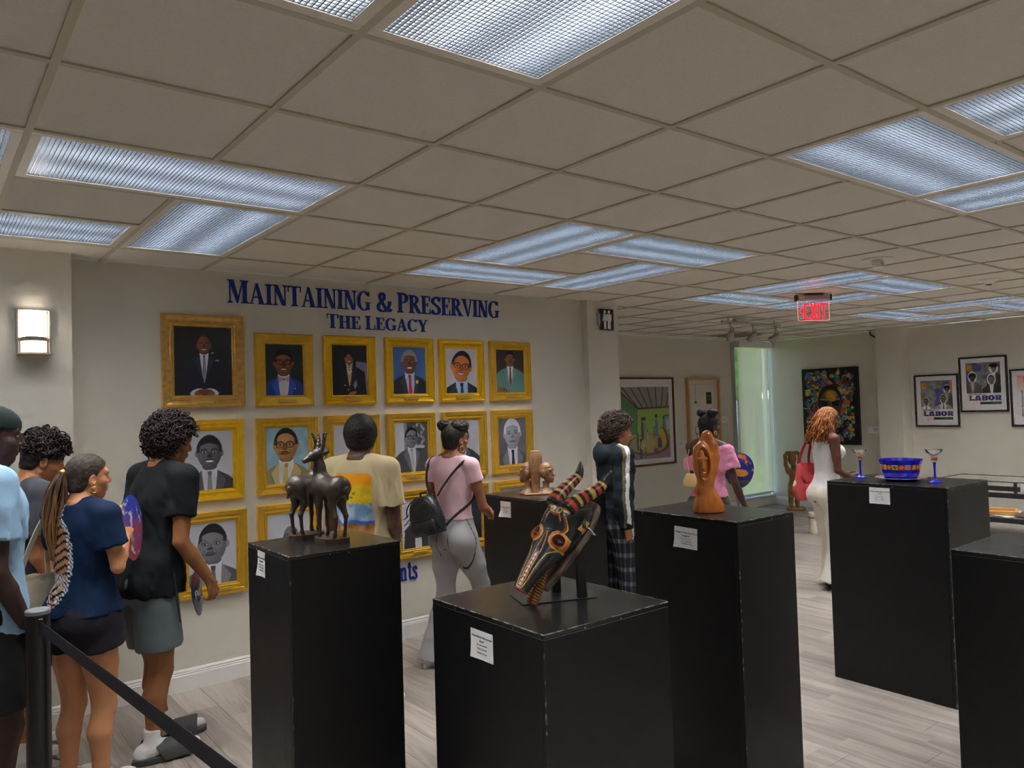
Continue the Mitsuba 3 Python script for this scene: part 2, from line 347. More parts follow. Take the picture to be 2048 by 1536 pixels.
# ------------------------------------------------------------------ flat prints: painted on a fine grid of vertices
plain('print', VC, 0.35, 0.4); plain('matte_print', VC, 0.75, 0.2); plain('glossy_print', VC, 0.12, 0.5)
class Canvas:
    def __init__(s, w, h, n, bg):
        s.w, s.h, s.n = w, h, n; s.nx, s.ny = max(2, round(n*w/h)), n
        s.X, s.Y = np.meshgrid(np.linspace(0, w, s.nx), np.linspace(0, h, s.ny)); s.e = h/n*0.7
        s.P = np.zeros((s.ny, s.nx, 3)); s.P[:] = lin(bg)
    def put(s, d, c, a=1.0, soft=None):
        m = np.clip(0.5-d/(2*(soft or s.e)), 0, 1)*a
        c = np.asarray(c, float); c = lin(c) if c.ndim == 1 else c
        s.P = s.P*(1-m[..., None])+c*m[..., None]; return m
    def ell(s, x, y, rx, ry, c, rot=0, soft=None, a=1.0):
        X, Y = s.X-x, s.Y-y; co, si = math.cos(rot), math.sin(rot); u, v = (X*co+Y*si), (-X*si+Y*co)
        return s.put((np.sqrt((u/rx)**2+(v/ry)**2)-1)*min(rx, ry), c, a, soft)
    def sd(s, pts):
        p = np.asarray(pts, float); d = np.full(s.X.shape, 1e9); sg = np.ones(s.X.shape)
        for i in range(len(p)):
            a, b = p[i], p[i-1]; e = b-a; wx, wy = s.X-a[0], s.Y-a[1]; t = np.clip((wx*e[0]+wy*e[1])/max(e@e, 1e-12), 0, 1)
            d = np.minimum(d, (wx-e[0]*t)**2+(wy-e[1]*t)**2)
            c1, c2, c3 = s.Y >= a[1], s.Y < b[1], e[0]*wy > e[1]*wx; sg = np.where((c1 & c2 & c3) | (~c1 & ~c2 & ~c3), -sg, sg)
        return sg*np.sqrt(d)
    def poly(s, pts, c, soft=None, a=1.0): return s.put(s.sd(pts), c, a, soft)
    def rect(s, x0, y0, x1, y1, c, a=1.0): return s.put(np.maximum(np.abs(s.X-(x0+x1)/2)-(x1-x0)/2, np.abs(s.Y-(y0+y1)/2)-(y1-y0)/2), c, a)
    def line(s, pts, r, c, a=1.0):
        p = np.asarray(pts, float); d = np.full(s.X.shape, 1e9)
        for i in range(len(p)-1):
            e = p[i+1]-p[i]; wx, wy = s.X-p[i][0], s.Y-p[i][1]; t = np.clip((wx*e[0]+wy*e[1])/max(e@e, 1e-12), 0, 1); d = np.minimum(d, np.hypot(wx-e[0]*t, wy-e[1]*t))
        return s.put(d-r, c, a)
    def noise(s, sc, seed=0): return meshkit.fbm(np.stack([s.X*sc, s.Y*sc, s.X*0+seed*3.7], -1), 4)
    def grey(s, tint=(1.0, 1.0, 1.12)):
        L = s.P@[.3, .59, .11]; s.P = L[..., None]*np.asarray(tint)
    def mesh(s, m):
        """grid mesh with the canvas' x, y mapped by the 4x4 m"""
        v = np.stack([s.X, s.Y, s.X*0], -1).reshape(-1, 3)@m[:3, :3].T+m[:3, 3]
        i, j = np.meshgrid(np.arange(s.ny-1), np.arange(s.nx-1), indexing='ij'); a = i*s.nx+j
        q = np.stack([a, a+1, a+1+s.nx, a+s.nx], -1).reshape(-1, 4)
        return trimesh.Trimesh(v, np.vstack([q[:, [0, 1, 2]], q[:, [0, 2, 3]]]), process=False), np.clip(s.P.reshape(-1, 3), 0, 1)

def head(c, x, y, s, skin, hair, style='short', glasses=None, lip=(120, 60, 55), must=None, smile=1, turn=0.0, tilt=0.0, age=0):
    """a drawn face: x, y its middle, s half its height"""
    sk = lin(skin); rx, ry = .70*s, s; t = turn*s
    X, Y = (c.X-x), (c.Y-y); co, si = math.cos(tilt), math.sin(tilt); X, Y = X*co+Y*si, -X*si+Y*co
    c2 = Canvas.__new__(Canvas); c2.__dict__.update(c.__dict__); c2.X, c2.Y = X, Y
    sh = lambda f: np.clip(sk*f, 0, 1)
    if style == 'long': c2.ell(0, -.35*s, 1.0*s, 1.45*s, hair)
    if style == 'afro': c2.ell(0, .45*s, 1.0*s, .85*s, hair)
    for q in (-1, 1):
        if q*turn > -.25: c2.ell(q*.70*s-t*.2, -.02*s, .11*s, .2*s, skin, a=.9)
    jaw = np.where(Y < 0, 1+.22*np.clip(-Y/s, 0, 1)**2, 1.0)
    d = (np.sqrt((X*jaw/rx)**2+(Y/ry)**2)-1)*rx
    nz = np.sqrt(np.clip(1-(X/rx)**2-(Y/ry)**2, 0, 1)); lam = .62+.5*np.clip(-.5*X/rx+.3*Y/ry+.75*nz, 0, 1)
    c2.put(d, sk[None, None]*lam[..., None])
    if style in ('short', 'receding', 'grey', 'bald', 'fade'):
        lift = {'short': .60, 'fade': .64, 'grey': .62, 'receding': .76, 'bald': 2.0}[style]
        line_ = (lift-.30*(X-t*.4)**2/(rx*rx) - (.28 if style == 'receding' else 0)*np.abs(X/rx)**3)*s
        dd = np.maximum((np.sqrt((X/(rx*1.07))**2+((Y-.05*s)/(ry*1.06))**2)-1)*rx, line_-Y)
        if style != 'bald': c2.put(dd, hair, soft=c.e*1.4)
        side = np.maximum((np.sqrt((X/(rx*1.06))**2+((Y-.02*s)/(ry*1.02))**2)-1)*rx, np.maximum(.06*s-Y, .76*rx-np.abs(X)))
        c2.put(side, hair, a=.9 if style != 'bald' else .25, soft=c.e*1.4)
    if style == 'long':
        c2.put(np.maximum((np.sqrt((X/(rx*1.1))**2+((Y-.08*s)/(ry*1.08))**2)-1)*rx, (.50-.9*np.abs(X/rx+.15)**2)*s-Y), hair)
    if style == 'afro': c2.put(np.maximum((np.sqrt((X/(rx*1.25))**2+((Y-.1*s)/(ry*1.1))**2)-1)*rx, (.42-.55*(X/rx)**2)*s-Y), hair)
    for q in (-1, 1):
        ex = q*.29*s+t*.5
        c2.ell(ex, .07*s, .17*s, .105*s, sh(.62), soft=.05*s, a=.7)
        c2.ell(ex, .06*s, .115*s, .052*s, (176, 166, 160)); c2.ell(ex+t*.1, .06*s, .055*s, .058*s, (28, 18, 14))
        c2.line([(ex-.16*s, .20*s), (ex, .255*s), (ex+.15*s, .20*s)], .035*s, hair if age == 0 else tuple(np.asarray(skin)*.5), a=.85)
    c2.poly([(t*.7-.07*s, .05*s), (t*.7+.09*s, .05*s), (t*.8+.17*s, -.22*s), (t*.8-.13*s, -.22*s)], sh(.80), soft=.04*s, a=.6)
    c2.ell(t*.8, -.20*s, .15*s, .07*s, sh(.66), soft=.03*s, a=.8); c2.ell(t*.9-.02*s, -.13*s, .05*s, .07*s, sh(1.5), soft=.04*s, a=.5)
    my = -.50*s
    c2.ell(t*.7, my, .30*s, .12*s if smile else .085*s, lip, soft=.03*s)
    if smile: c2.ell(t*.7, my+.015*s, .22*s, .055*s, (232, 226, 218))
    else: c2.line([(t*.7-.22*s, my), (t*.7+.22*s, my)], .015*s, (40, 20, 18))
    if must is not None: c2.poly([(t*.7-.33*s, my+.02*s), (t*.7-.12*s, my+.17*s), (t*.7+.12*s, my+.17*s), (t*.7+.33*s, my+.02*s), (t*.7, my+.09*s)], must, soft=.03*s)
    for q in (-1, 1): c2.line([(t*.7+q*.26*s, -.24*s), (t*.7+q*.40*s, my)], .02*s, sh(.6), a=.5)
    if glasses is not None:
        for q in (-1, 1):
            ex = q*.30*s+t*.5; u, v = (X-ex)/(.235*s), (Y-.05*s)/(.175*s); c2.put(np.abs((np.abs(u)**3+np.abs(v)**3)**(1/3)-1)*.19*s-.024*s, glasses)
            c2.line([(q*.50*s+t*.5, .09*s), (q*.72*s, .10*s)], .024*s, glasses)
        c2.line([(-.07*s+t*.5, .09*s), (.07*s+t*.5, .09*s)], .022*s, glasses)
    c.P = c2.P

def sitter(c, x, y, s, skin, hair, suit, shirt=(225, 225, 228), tie=(90, 40, 40), lean=0.0, wide=2.3, bow=False, lapel=None, **k):
    """head, neck, jacket, shirt and tie"""
    sy = y-1.45*s; w = wide*s; b = -0.05*c.h
    c.poly([(x-.40*s, y-.5*s), (x+.40*s, y-.5*s), (x+.46*s, sy-.2*s), (x-.46*s, sy-.2*s)], tuple(np.asarray(skin)*.72))
    c.poly([(x-.42*s, sy+.42*s), (x-.62*w, sy+.05*s), (x-w, sy-.55*s), (x-1.12*w, b), (x+1.12*w, b), (x+w, sy-.55*s), (x+.62*w, sy+.05*s), (x+.42*s, sy+.42*s)], suit)
    lp = lapel or tuple(np.asarray(suit)*1.35+6)
    c.poly([(x-.44*s, sy+.45*s), (x+.44*s, sy+.45*s), (x+.50*s+lean, sy-.2*s), (x+lean*1.6, sy-2.6*s), (x-.50*s+lean, sy-.2*s)], shirt)
    for q in (-1, 1):
        c.poly([(x+q*.44*s, sy+.45*s), (x+q*.95*s, sy-.25*s), (x+q*.78*s, sy-.62*s), (x+lean*1.6+q*.05*s, sy-2.7*s), (x+q*.36*s+lean, sy-.45*s)], lp)
        c.line([(x+q*.95*s, sy-.25*s), (x+lean*1.6+q*.06*s, sy-2.7*s)], .03*s, tuple(np.asarray(suit)*.6), a=.6)
        c.line([(x+q*.80*w, sy-.9*s), (x+q*.86*w, b)], .03*s, tuple(np.asarray(suit)*.6), a=.6)
        c.poly([(x+q*.06*s, sy+.32*s), (x+q*.46*s, sy+.62*s), (x+q*.40*s, sy-.02*s)], tuple(np.clip(np.asarray(shirt)*1.03, 0, 255)))
    if tie is not None:
        if bow:
            for q in (-1, 1): c.poly([(x, sy+.22*s), (x+q*.42*s, sy+.46*s), (x+q*.42*s, sy-.06*s)], tie)
            c.ell(x, sy+.2*s, .09*s, .12*s, tuple(np.asarray(tie)*.8))
        else:
            c.poly([(x-.13*s, sy+.36*s), (x+.13*s, sy+.36*s), (x+.09*s+lean*.2, sy+.08*s), (x+.20*s+lean, sy-1.4*s), (x+lean*1.6, sy-2.6*s), (x-.20*s+lean, sy-1.4*s), (x-.09*s+lean*.2, sy+.08*s)], tie)
            c.ell(x, sy+.24*s, .12*s, .13*s, tuple(np.asarray(tie)*.75))
    head(c, x, y, s, skin, hair, **k)

# gilt frames --------------------------------------------------------------------------------
def gilt(key, c, rough, amp):
    a, b = lt(c), lt(c, .68)
    bsdf(key, {'type': 'principled', 'base_color': mikit.proc(lambda p, n, uv: mikit.mix(b, a, mikit.smoothstep(.2, .75, mikit.fbm(p.x*40, p.y*40, p.z*40, 3)*amp+(1-amp)*.7))), 'metallic': 0.5, 'roughness': rough*.72, 'specular': 0.5})
gilt('gilt_antique', (206, 160, 84), 0.36, 0.8); gilt('gilt_yellow', (238, 188, 36), 0.28, 0.3); gilt('gilt_satin', (226, 178, 58), 0.32, 0.35)
plain('brass_plate', (212, 178, 92), 0.3, 0.5, metallic=0.6); plain('pane_edge', (40, 34, 26), 0.6, 0.3)
def framed(w, h, prof):
    """mitred moulding about a w x h rectangle in xz, the wall at y = 0, standing out to -y. prof: (inset from outer edge, stand-out)"""
    v, f = [], []
    for ins, d in prof:
        a, b = w/2-ins, h/2-ins; v += [(-a, -d, -b), (a, -d, -b), (a, -d, b), (-a, -d, b)]
    for k in range(len(prof)-1):
        for j in range(4):
            a, b = k*4+j, k*4+(j+1) % 4; f.append((a, b, b+4, a+4))
    f = np.array(f); f = np.vstack([f[:, [0, 1, 2]], f[:, [0, 2, 3]]]); return trimesh.Trimesh(v, f, process=False)
PROF = {'cove': [(0, 0), (0, .030), (.004, .034), (.012, .034), (.016, .030), (.030, .026), (.044, .024), (.048, .027), (.054, .027), (.058, .022), (.066, .020), (.070, .017), (.074, .010)],
        'wide': [(0, 0), (0, .036), (.006, .040), (.020, .038), (.034, .030), (.046, .028), (.050, .032), (.060, .032), (.066, .024), (.074, .022), (.080, .012)],
        'slope': [(0, 0), (0, .022), (.006, .028), (.012, .030), (.062, .021), (.064, .024), (.070, .024), (.074, .016), (.078, .010)],
        'step': [(0, 0), (0, .026), (.008, .036), (.014, .036), (.020, .028), (.028, .028), (.034, .022), (.052, .022), (.056, .026), (.062, .026), (.066, .018), (.072, .010)],
        'rope': [(0, 0), (0, .030), (.005, .036), (.028, .032), (.032, .026), (.046, .024), (.050, .028), (.056, .028), (.060, .020), (.070, .018), (.074, .010)]}
def hang(name, x0, x1, z0, z1, prof, mat, c, label, cat_='framed portrait', group='framed portraits on the wall', plate=(.5, .095), y=YW, bw=False, gloss='print'):
    t = thing(name, label, cat_, group); w, h = x1-x0, z1-z0; P = PROF[prof]; ins = P[-1][0]; tw = T4().translate([(x0+x1)/2, y, (z0+z1)/2])
    put(t+'__frame', framed(w, h, P), mat, to_world=tw)
    if bw: c.grey()
    m = frame_of((-w/2+ins-.003, -.012, -h/2+ins-.003), (1, 0, 0), (0, -1, 0), (0, 0, 1)); m[:3, 0] *= (w-2*ins+.006)/c.w; m[:3, 1] *= (h-2*ins+.006)/c.h
    g, col = c.mesh(m); put(t+'__picture', g, gloss, color=col, smooth=True, to_world=tw)
    if plate:
        px = -w/2+w*plate[0]; pz = -h/2+.036; put(t+'__name_plate', cbox(px-plate[1]/2, px+plate[1]/2, -.040, -.030, pz-.011, pz+.011, .0015), 'brass_plate', to_world=tw)
    return t
BLK, GRY, WHT = (22, 18, 17), (120, 118, 116), (215, 213, 210)
def cv(n=190, bg=(30, 30, 32), w=.30, h=.40): return Canvas(w, h, n, bg)
R1, R2, R3 = (1.829, 2.343), (1.210, 1.747), (0.612, 1.140)
# top row
c = cv(240, (26, 28, 30), .385, .47); c.P *= (.5+1.1*c.noise(9, 1))[..., None]
sitter(c, .196, .345, .064, (120, 72, 50), (30, 22, 20), (26, 28, 42), (222, 224, 232), (128, 122, 150), wide=2.15, style='bald', glasses=None, smile=1)
for q in (-1, 1):
    c.ell(.196+q*.052, .026, .044, .020, (222, 222, 226), rot=-q*.35); c.ell(.196+q*.030, .022, .040, .020, (118, 70, 52), rot=-q*.3)
    for k in range(3): c.line([(.196-q*.004, .012+k*.009), (.196+q*.035, .020+k*.008)], .0032, (92, 52, 38))
c.poly([(.268, .238), (.288, .246), (.296, .238)], (215, 212, 205)); c.ell(.252, .292, .007, .006, (170, 170, 165))
hang('framed_portrait', 1.259, 1.788, 1.833, 2.448, 'wide', 'gilt_antique', c, 'largest gilt-framed portrait, man in dark suit with hands clasped and lilac tie', plate=(.5, .105), gloss='glossy_print')
c = cv(bg=(34, 46, 44)); c.P *= (.7+.6*c.noise(8, 2))[..., None]
sitter(c, .142, .255, .104, (142, 88, 55), BLK, (34, 58, 132), (222, 222, 232), (204, 158, 168), wide=1.85, bow=True, style='short', glasses=(20, 14, 12), must=(30, 20, 18), smile=1); c.ell(.232, .052, .006, .007, (200, 180, 120))
hang('framed_portrait', 1.866, 2.292, *R1, 'slope', 'gilt_satin', c, 'gilt-framed portrait of a man in blue suit with pink bow tie and glasses', plate=(.53, .13))
c = cv(bg=(24, 24, 34)); c.poly([(.20, .27), (.30, .26), (.30, 0), (.215, 0)], (118, 112, 148), soft=.006)
for i in range(14): c.ell(.215+.08*((i*37 % 17)/17), .02+.23*((i*53 % 23)/23), .003, .009, (50, 48, 74), rot=.5)
sitter(c, .145, .298, .058, (150, 96, 70), (20, 16, 18), (22, 22, 28), (196, 160, 120), None, wide=2.3, style='long', smile=1, lip=(150, 30, 36))
for k in range(4): c.line([(.118+.003*k, .250-.018*k), (.145, .226-.020*k), (.172-.003*k, .250-.018*k)], .0035, (230, 216, 190))
for q in ((.105, .08), (.145, .088), (.133, .045)): c.ell(*q, .006, .006, (190, 160, 70))
c.poly([(.175, .08), (.20, .125), (.21, .08), (.19, .045)], (118, 112, 148)); c.ell(.17, .016, .034, .013, (140, 88, 64), rot=.25)
hang('framed_portrait', 2.374, 2.798, *R1, 'step', 'gilt_yellow', c, 'gilt-framed portrait of a woman with long dark hair, pearls and black jacket', plate=(.53, .125))
c = cv(bg=(58, 92, 148)); c.P *= (.5+1.0*c.noise(7, 4))[..., None]
sitter(c, .148, .270, .098, (104, 66, 48), (148, 142, 138), (30, 32, 40), (172, 196, 232), (168, 34, 48), wide=1.9, lean=.008, style='grey', smile=1, age=1); c.rect(.205, .088, .228, .118, (226, 170, 60)); c.ell(.2165, .103, .006, .010, (240, 236, 220))
hang('framed_portrait', 2.882, 3.322, *R1, 'cove', 'gilt_yellow', c, 'gilt-framed portrait of a grey-haired man with red tie on blue background', plate=(.50, .13))
c = cv(bg=(206, 200, 206)); c.P *= (.85+.3*c.noise(6, 5))[..., None]
sitter(c, .148, .236, .132, (206, 122, 66), (22, 18, 18), (26, 28, 36), (170, 202, 240), (40, 46, 78), wide=1.75, lean=.01, style='receding', glasses=(60, 40, 30), smile=1, tilt=-.16, must=(150, 84, 50), lip=(170, 80, 66))
hang('framed_portrait', 3.374, 3.824, *R1, 'cove', 'gilt_yellow', c, 'gilt-framed close-up portrait of a smiling man in glasses on pale grey background', plate=(.50, .135))
c = cv(bg=(52, 40, 42)); c.P *= (.6+.8*c.noise(8, 6))[..., None]
sitter(c, .150, .314, .072, (122, 82, 54), BLK, (84, 122, 120), (226, 226, 226), (112, 48, 44), wide=2.1, style='short', must=(24, 18, 16), smile=0, lapel=(100, 140, 136), turn=.1)
c.ell(.05, .03, .05, .024, (120, 84, 58), rot=.2); c.ell(.085, .022, .035, .018, (104, 70, 48), rot=-.3)
for k in range(4): c.line([(.02+.018*k, .012), (.03+.02*k, .036)], .003, (80, 52, 36))
hang('framed_portrait', 3.888, 4.336, *R1, 'rope', 'gilt_satin', c, 'gilt-framed portrait of a seated man in teal suit, last of the top row', plate=(.50, .14))
# second row
c = cv(bg=(196, 196, 204))
sitter(c, .150, .248, .112, (92, 88, 88), (26, 26, 30), (52, 52, 58), (206, 206, 212), (120, 120, 128), wide=1.75, style='short', must=(34, 34, 36), smile=1)
hang('framed_portrait', 1.325, 1.774, *R2, 'rope', 'gilt_yellow', c, 'black-and-white portrait in gilt frame beside the curly-haired man in black T-shirt', plate=None, bw=True)
c = cv(bg=(150, 188, 206)); nz = c.noise(14, 8); c.P *= (.75+.5*nz)[..., None]; c.P += np.array([.04, .05, .05])*(nz > .55)[..., None]
sitter(c, .140, .270, .116, (176, 130, 82), (34, 26, 22), (140, 130, 92), (236, 232, 226), (206, 190, 104), wide=1.75, lean=-.012, style='receding', glasses=(60, 42, 26), must=(52, 36, 26), smile=0, turn=-.12, lip=(140, 84, 66))
hang('framed_portrait', 1.862, 2.314, *R2, 'rope', 'gilt_satin', c, 'gilt-framed colour portrait of a man in olive suit, mustache and glasses', plate=(.53, .13))
c = cv(bg=(214, 212, 212)); c.P *= (.9+.2*c.noise(10, 3))[..., None]
sitter(c, .185, .250, .075, (66, 62, 60), (14, 14, 14), (58, 56, 56), (160, 158, 158), None, wide=1.9, style='afro', smile=0, turn=.2)
for k in range(26): a_ = k*.71; c.line([(.03+.02*(k % 4), .07), (.03+.02*(k % 4)+.035*math.cos(a_), .10+.05*abs(math.sin(a_)))], .003, (70, 70, 70))
hang('framed_portrait', 2.370, 2.815, *R2, 'rope', 'gilt_satin', c, 'black-and-white portrait half hidden behind the man in beige T-shirt', plate=(.5, .12), bw=True)
c = cv(bg=(66, 66, 70)); c.rect(0, 0, .10, .4, (206, 206, 210)); c.rect(.085, 0, .11, .4, (120, 120, 126))
for k in range(60): c.ell(.215+.05*math.sin(k*2.4), .22+.17*((k*7 % 60)/60), .010, .012, (150 if k % 3 else 60,)*3, a=.6)
for k in range(6): c.line([(.18+.012*k, .02), (.18+.012*k, .20)], .0028, (30, 30, 32))
c.line([(.17, .205), (.26, .20)], .012, (170, 170, 176))
sitter(c, .150, .275, .080, (120, 114, 112), (24, 24, 26), (66, 66, 72), (208, 208, 212), (178, 178, 184), wide=2.0, lean=.012, style='receding', glasses=(18, 18, 20), smile=0, turn=.28)
hang('framed_portrait', 2.881, 3.321, *R2, 'rope', 'gilt_satin', c, 'black-and-white portrait of a seated man in glasses, looking right', plate=(.5, .14), bw=True)
c = cv(bg=(196, 196, 200)); c.P *= (.85+.3*c.noise(30, 5))[..., None]
sitter(c, .130, .260, .085, (70, 66, 66), BLK, (54, 54, 60), (196, 196, 202), (66, 66, 70), wide=1.95, style='short', smile=0)
hang('framed_portrait', 3.386, 3.832, *R2, 'rope', 'gilt_satin', c, 'black-and-white portrait behind the head of the woman in pink T-shirt', plate=(.5, .13), bw=True)
c = cv(bg=(92, 90, 96)); c.P *= (.4+1.2*c.noise(8, 9))[..., None]
sitter(c, .150, .262, .124, (176, 170, 170), (238, 238, 240), (78, 78, 84), (226, 226, 230), (52, 52, 56), wide=1.75, lean=.006, style='grey', smile=0, tilt=.05, age=1, lip=(110, 104, 104))
hang('framed_portrait', 3.892, 4.337, 1.200, 1.746, 'rope', 'gilt_satin', c, 'black-and-white portrait of a man with white hair and dark suit', plate=(.5, .14), bw=True)
# bottom row
c = cv(bg=(190, 190, 200)); c.P *= (.85+.35*c.noise(5, 2))[..., None]
sitter(c, .150, .255, .124, (118, 120, 120), (34, 34, 38), (84, 84, 94), (206, 206, 214), (92, 92, 100), wide=1.8, lean=.004, style='fade', glasses=(120, 120, 126), smile=0, turn=-.18, must=(70, 68, 70), lip=(88, 82, 84))
hang('framed_portrait', 1.335, 1.786, .582, 1.137, 'rope', 'gilt_satin', c, 'lowest-row black-and-white portrait of a serious man in glasses by the hand fan', plate=(.6, .13), bw=True)
c = cv(bg=(206, 206, 212)); c.P *= (.85+.3*c.noise(4, 4))[..., None]
sitter(c, .165, .232, .074, (110, 106, 106), (40, 40, 42), (52, 52, 58), (210, 210, 214), (44, 44, 48), wide=2.1, style='bald', smile=0, turn=-.15)
hang('framed_portrait', 1.859, 2.310, *R3, 'rope', 'gilt_satin', c, 'black-and-white portrait of a bald man, lowest row above the gazelle pedestal', plate=(.5, .13), bw=True)
c = cv(bg=(150, 150, 156)); sitter(c, .150, .255, .085, (100, 96, 96), BLK, (60, 60, 66), (210, 210, 214), (80, 80, 84), wide=1.9, style='short', smile=0)
hang('framed_portrait', 2.372, 2.815, *R3, 'rope', 'gilt_satin', c, 'black-and-white portrait in the lowest row hidden behind the beige T-shirt', plate=(.5, .13), bw=True)
c = cv(bg=(206, 206, 216))
for k in range(22): c.ell(.03+.012*(k % 6), .10+.008*k, .018, .005, (84, 84, 96), rot=.6+.5*math.sin(k))
sitter(c, .172, .288, .070, (112, 108, 110), (90, 88, 92), (52, 54, 74), (226, 226, 234), (40, 42, 56), wide=2.0, bow=True, style='bald', smile=0)
c.poly([(.135, .16), (.205, .16), (.21, 0), (.14, 0)], (214, 214, 224))
hang('framed_portrait', 2.925, 3.320, *R3, 'rope', 'gilt_satin', c, 'black-and-white portrait of a bald man in white waistcoat beside the black backpack', plate=(.55, .13), bw=True)
c = cv(bg=(46, 46, 50)); sitter(c, .150, .255, .085, (84, 80, 80), BLK, (34, 34, 38), (150, 150, 156), (50, 50, 54), wide=1.9, style='short', smile=0)
hang('framed_portrait', 3.388, 3.830, *R3, 'rope', 'gilt_satin', c, 'dark portrait in the lowest row behind the arm of the woman in pink T-shirt', plate=(.5, .13), bw=True)
c = cv(bg=(140, 140, 150)); c.P *= (.5+1.0*c.noise(9, 7))[..., None]; sitter(c, .150, .245, .085, (110, 106, 106), GRY, (60, 60, 66), (210, 210, 214), (80, 80, 84), wide=1.9, style='short', smile=0)
hang('framed_portrait', 3.893, 4.335, *R3, 'rope', 'gilt_satin', c, 'portrait in the lowest row cut off by the carved wooden heads', plate=(.5, .13), bw=True)

# ------------------------------------------------------------------ wall lettering, drawn as serif outlines
plain('letter_blue', (10, 42, 138), 0.35, 0.4)
def _q(*p): return Polygon(p)
TH, TN, SE = .205, .058, .105          # thick, thin, serif overhang; capitals are 1 tall
def stem(x, w=TH, y0=0, y1=1, s0=True, s1=True):
    g = [sbox(x, y0, x+w, y1)]
    for y, on, d in ((y0, s0, 1), (y1, s1, -1)):
        if on: g += [sbox(x-SE, min(y, y+d*.035), x+w+SE, max(y, y+d*.035)), _q((x-SE*.8, y+d*.035), (x+w+SE*.8, y+d*.035), (x+w, y+d*.10), (x, y+d*.10))]
    return unary_union(g)
def bowl(cx, cy, rx, ry, thick, thin, a0=0, a1=360, n=48):
    a = np.radians(np.linspace(a0, a1, n)); o = np.stack([cx+rx*np.cos(a), cy+ry*np.sin(a)], 1); i = np.stack([cx+(rx-thick)*np.cos(a), cy+(ry-thin)*np.sin(a)], 1)
    return Polygon(np.vstack([o, i[::-1]])).buffer(0)
def nib(pts, wx, wy, n=70):
    p = np.asarray(pts, float); t = np.linspace(0, 1, len(p)); sp = CubicSpline(t, p)(np.linspace(0, 1, n)); d = np.gradient(sp, axis=0); d /= np.linalg.norm(d, axis=1, keepdims=True)
    w = wy+(wx-wy)*np.abs(d[:, 1])**1.5; nn = np.stack([-d[:, 1], d[:, 0]], 1)*w[:, None]/2
    return unary_union([Polygon([sp[k]+nn[k], sp[k+1]+nn[k+1], sp[k+1]-nn[k+1], sp[k]-nn[k]]).buffer(.002) for k in range(n-1)])
def bar(x0, x1, y, h=TN): return sbox(x0, y-h/2, x1, y+h/2)
def beak(x, y, dx, dy): return _q((x, y), (x+dx, y), (x+dx, y+dy), (x+dx-.03*np.sign(dx), y+dy))
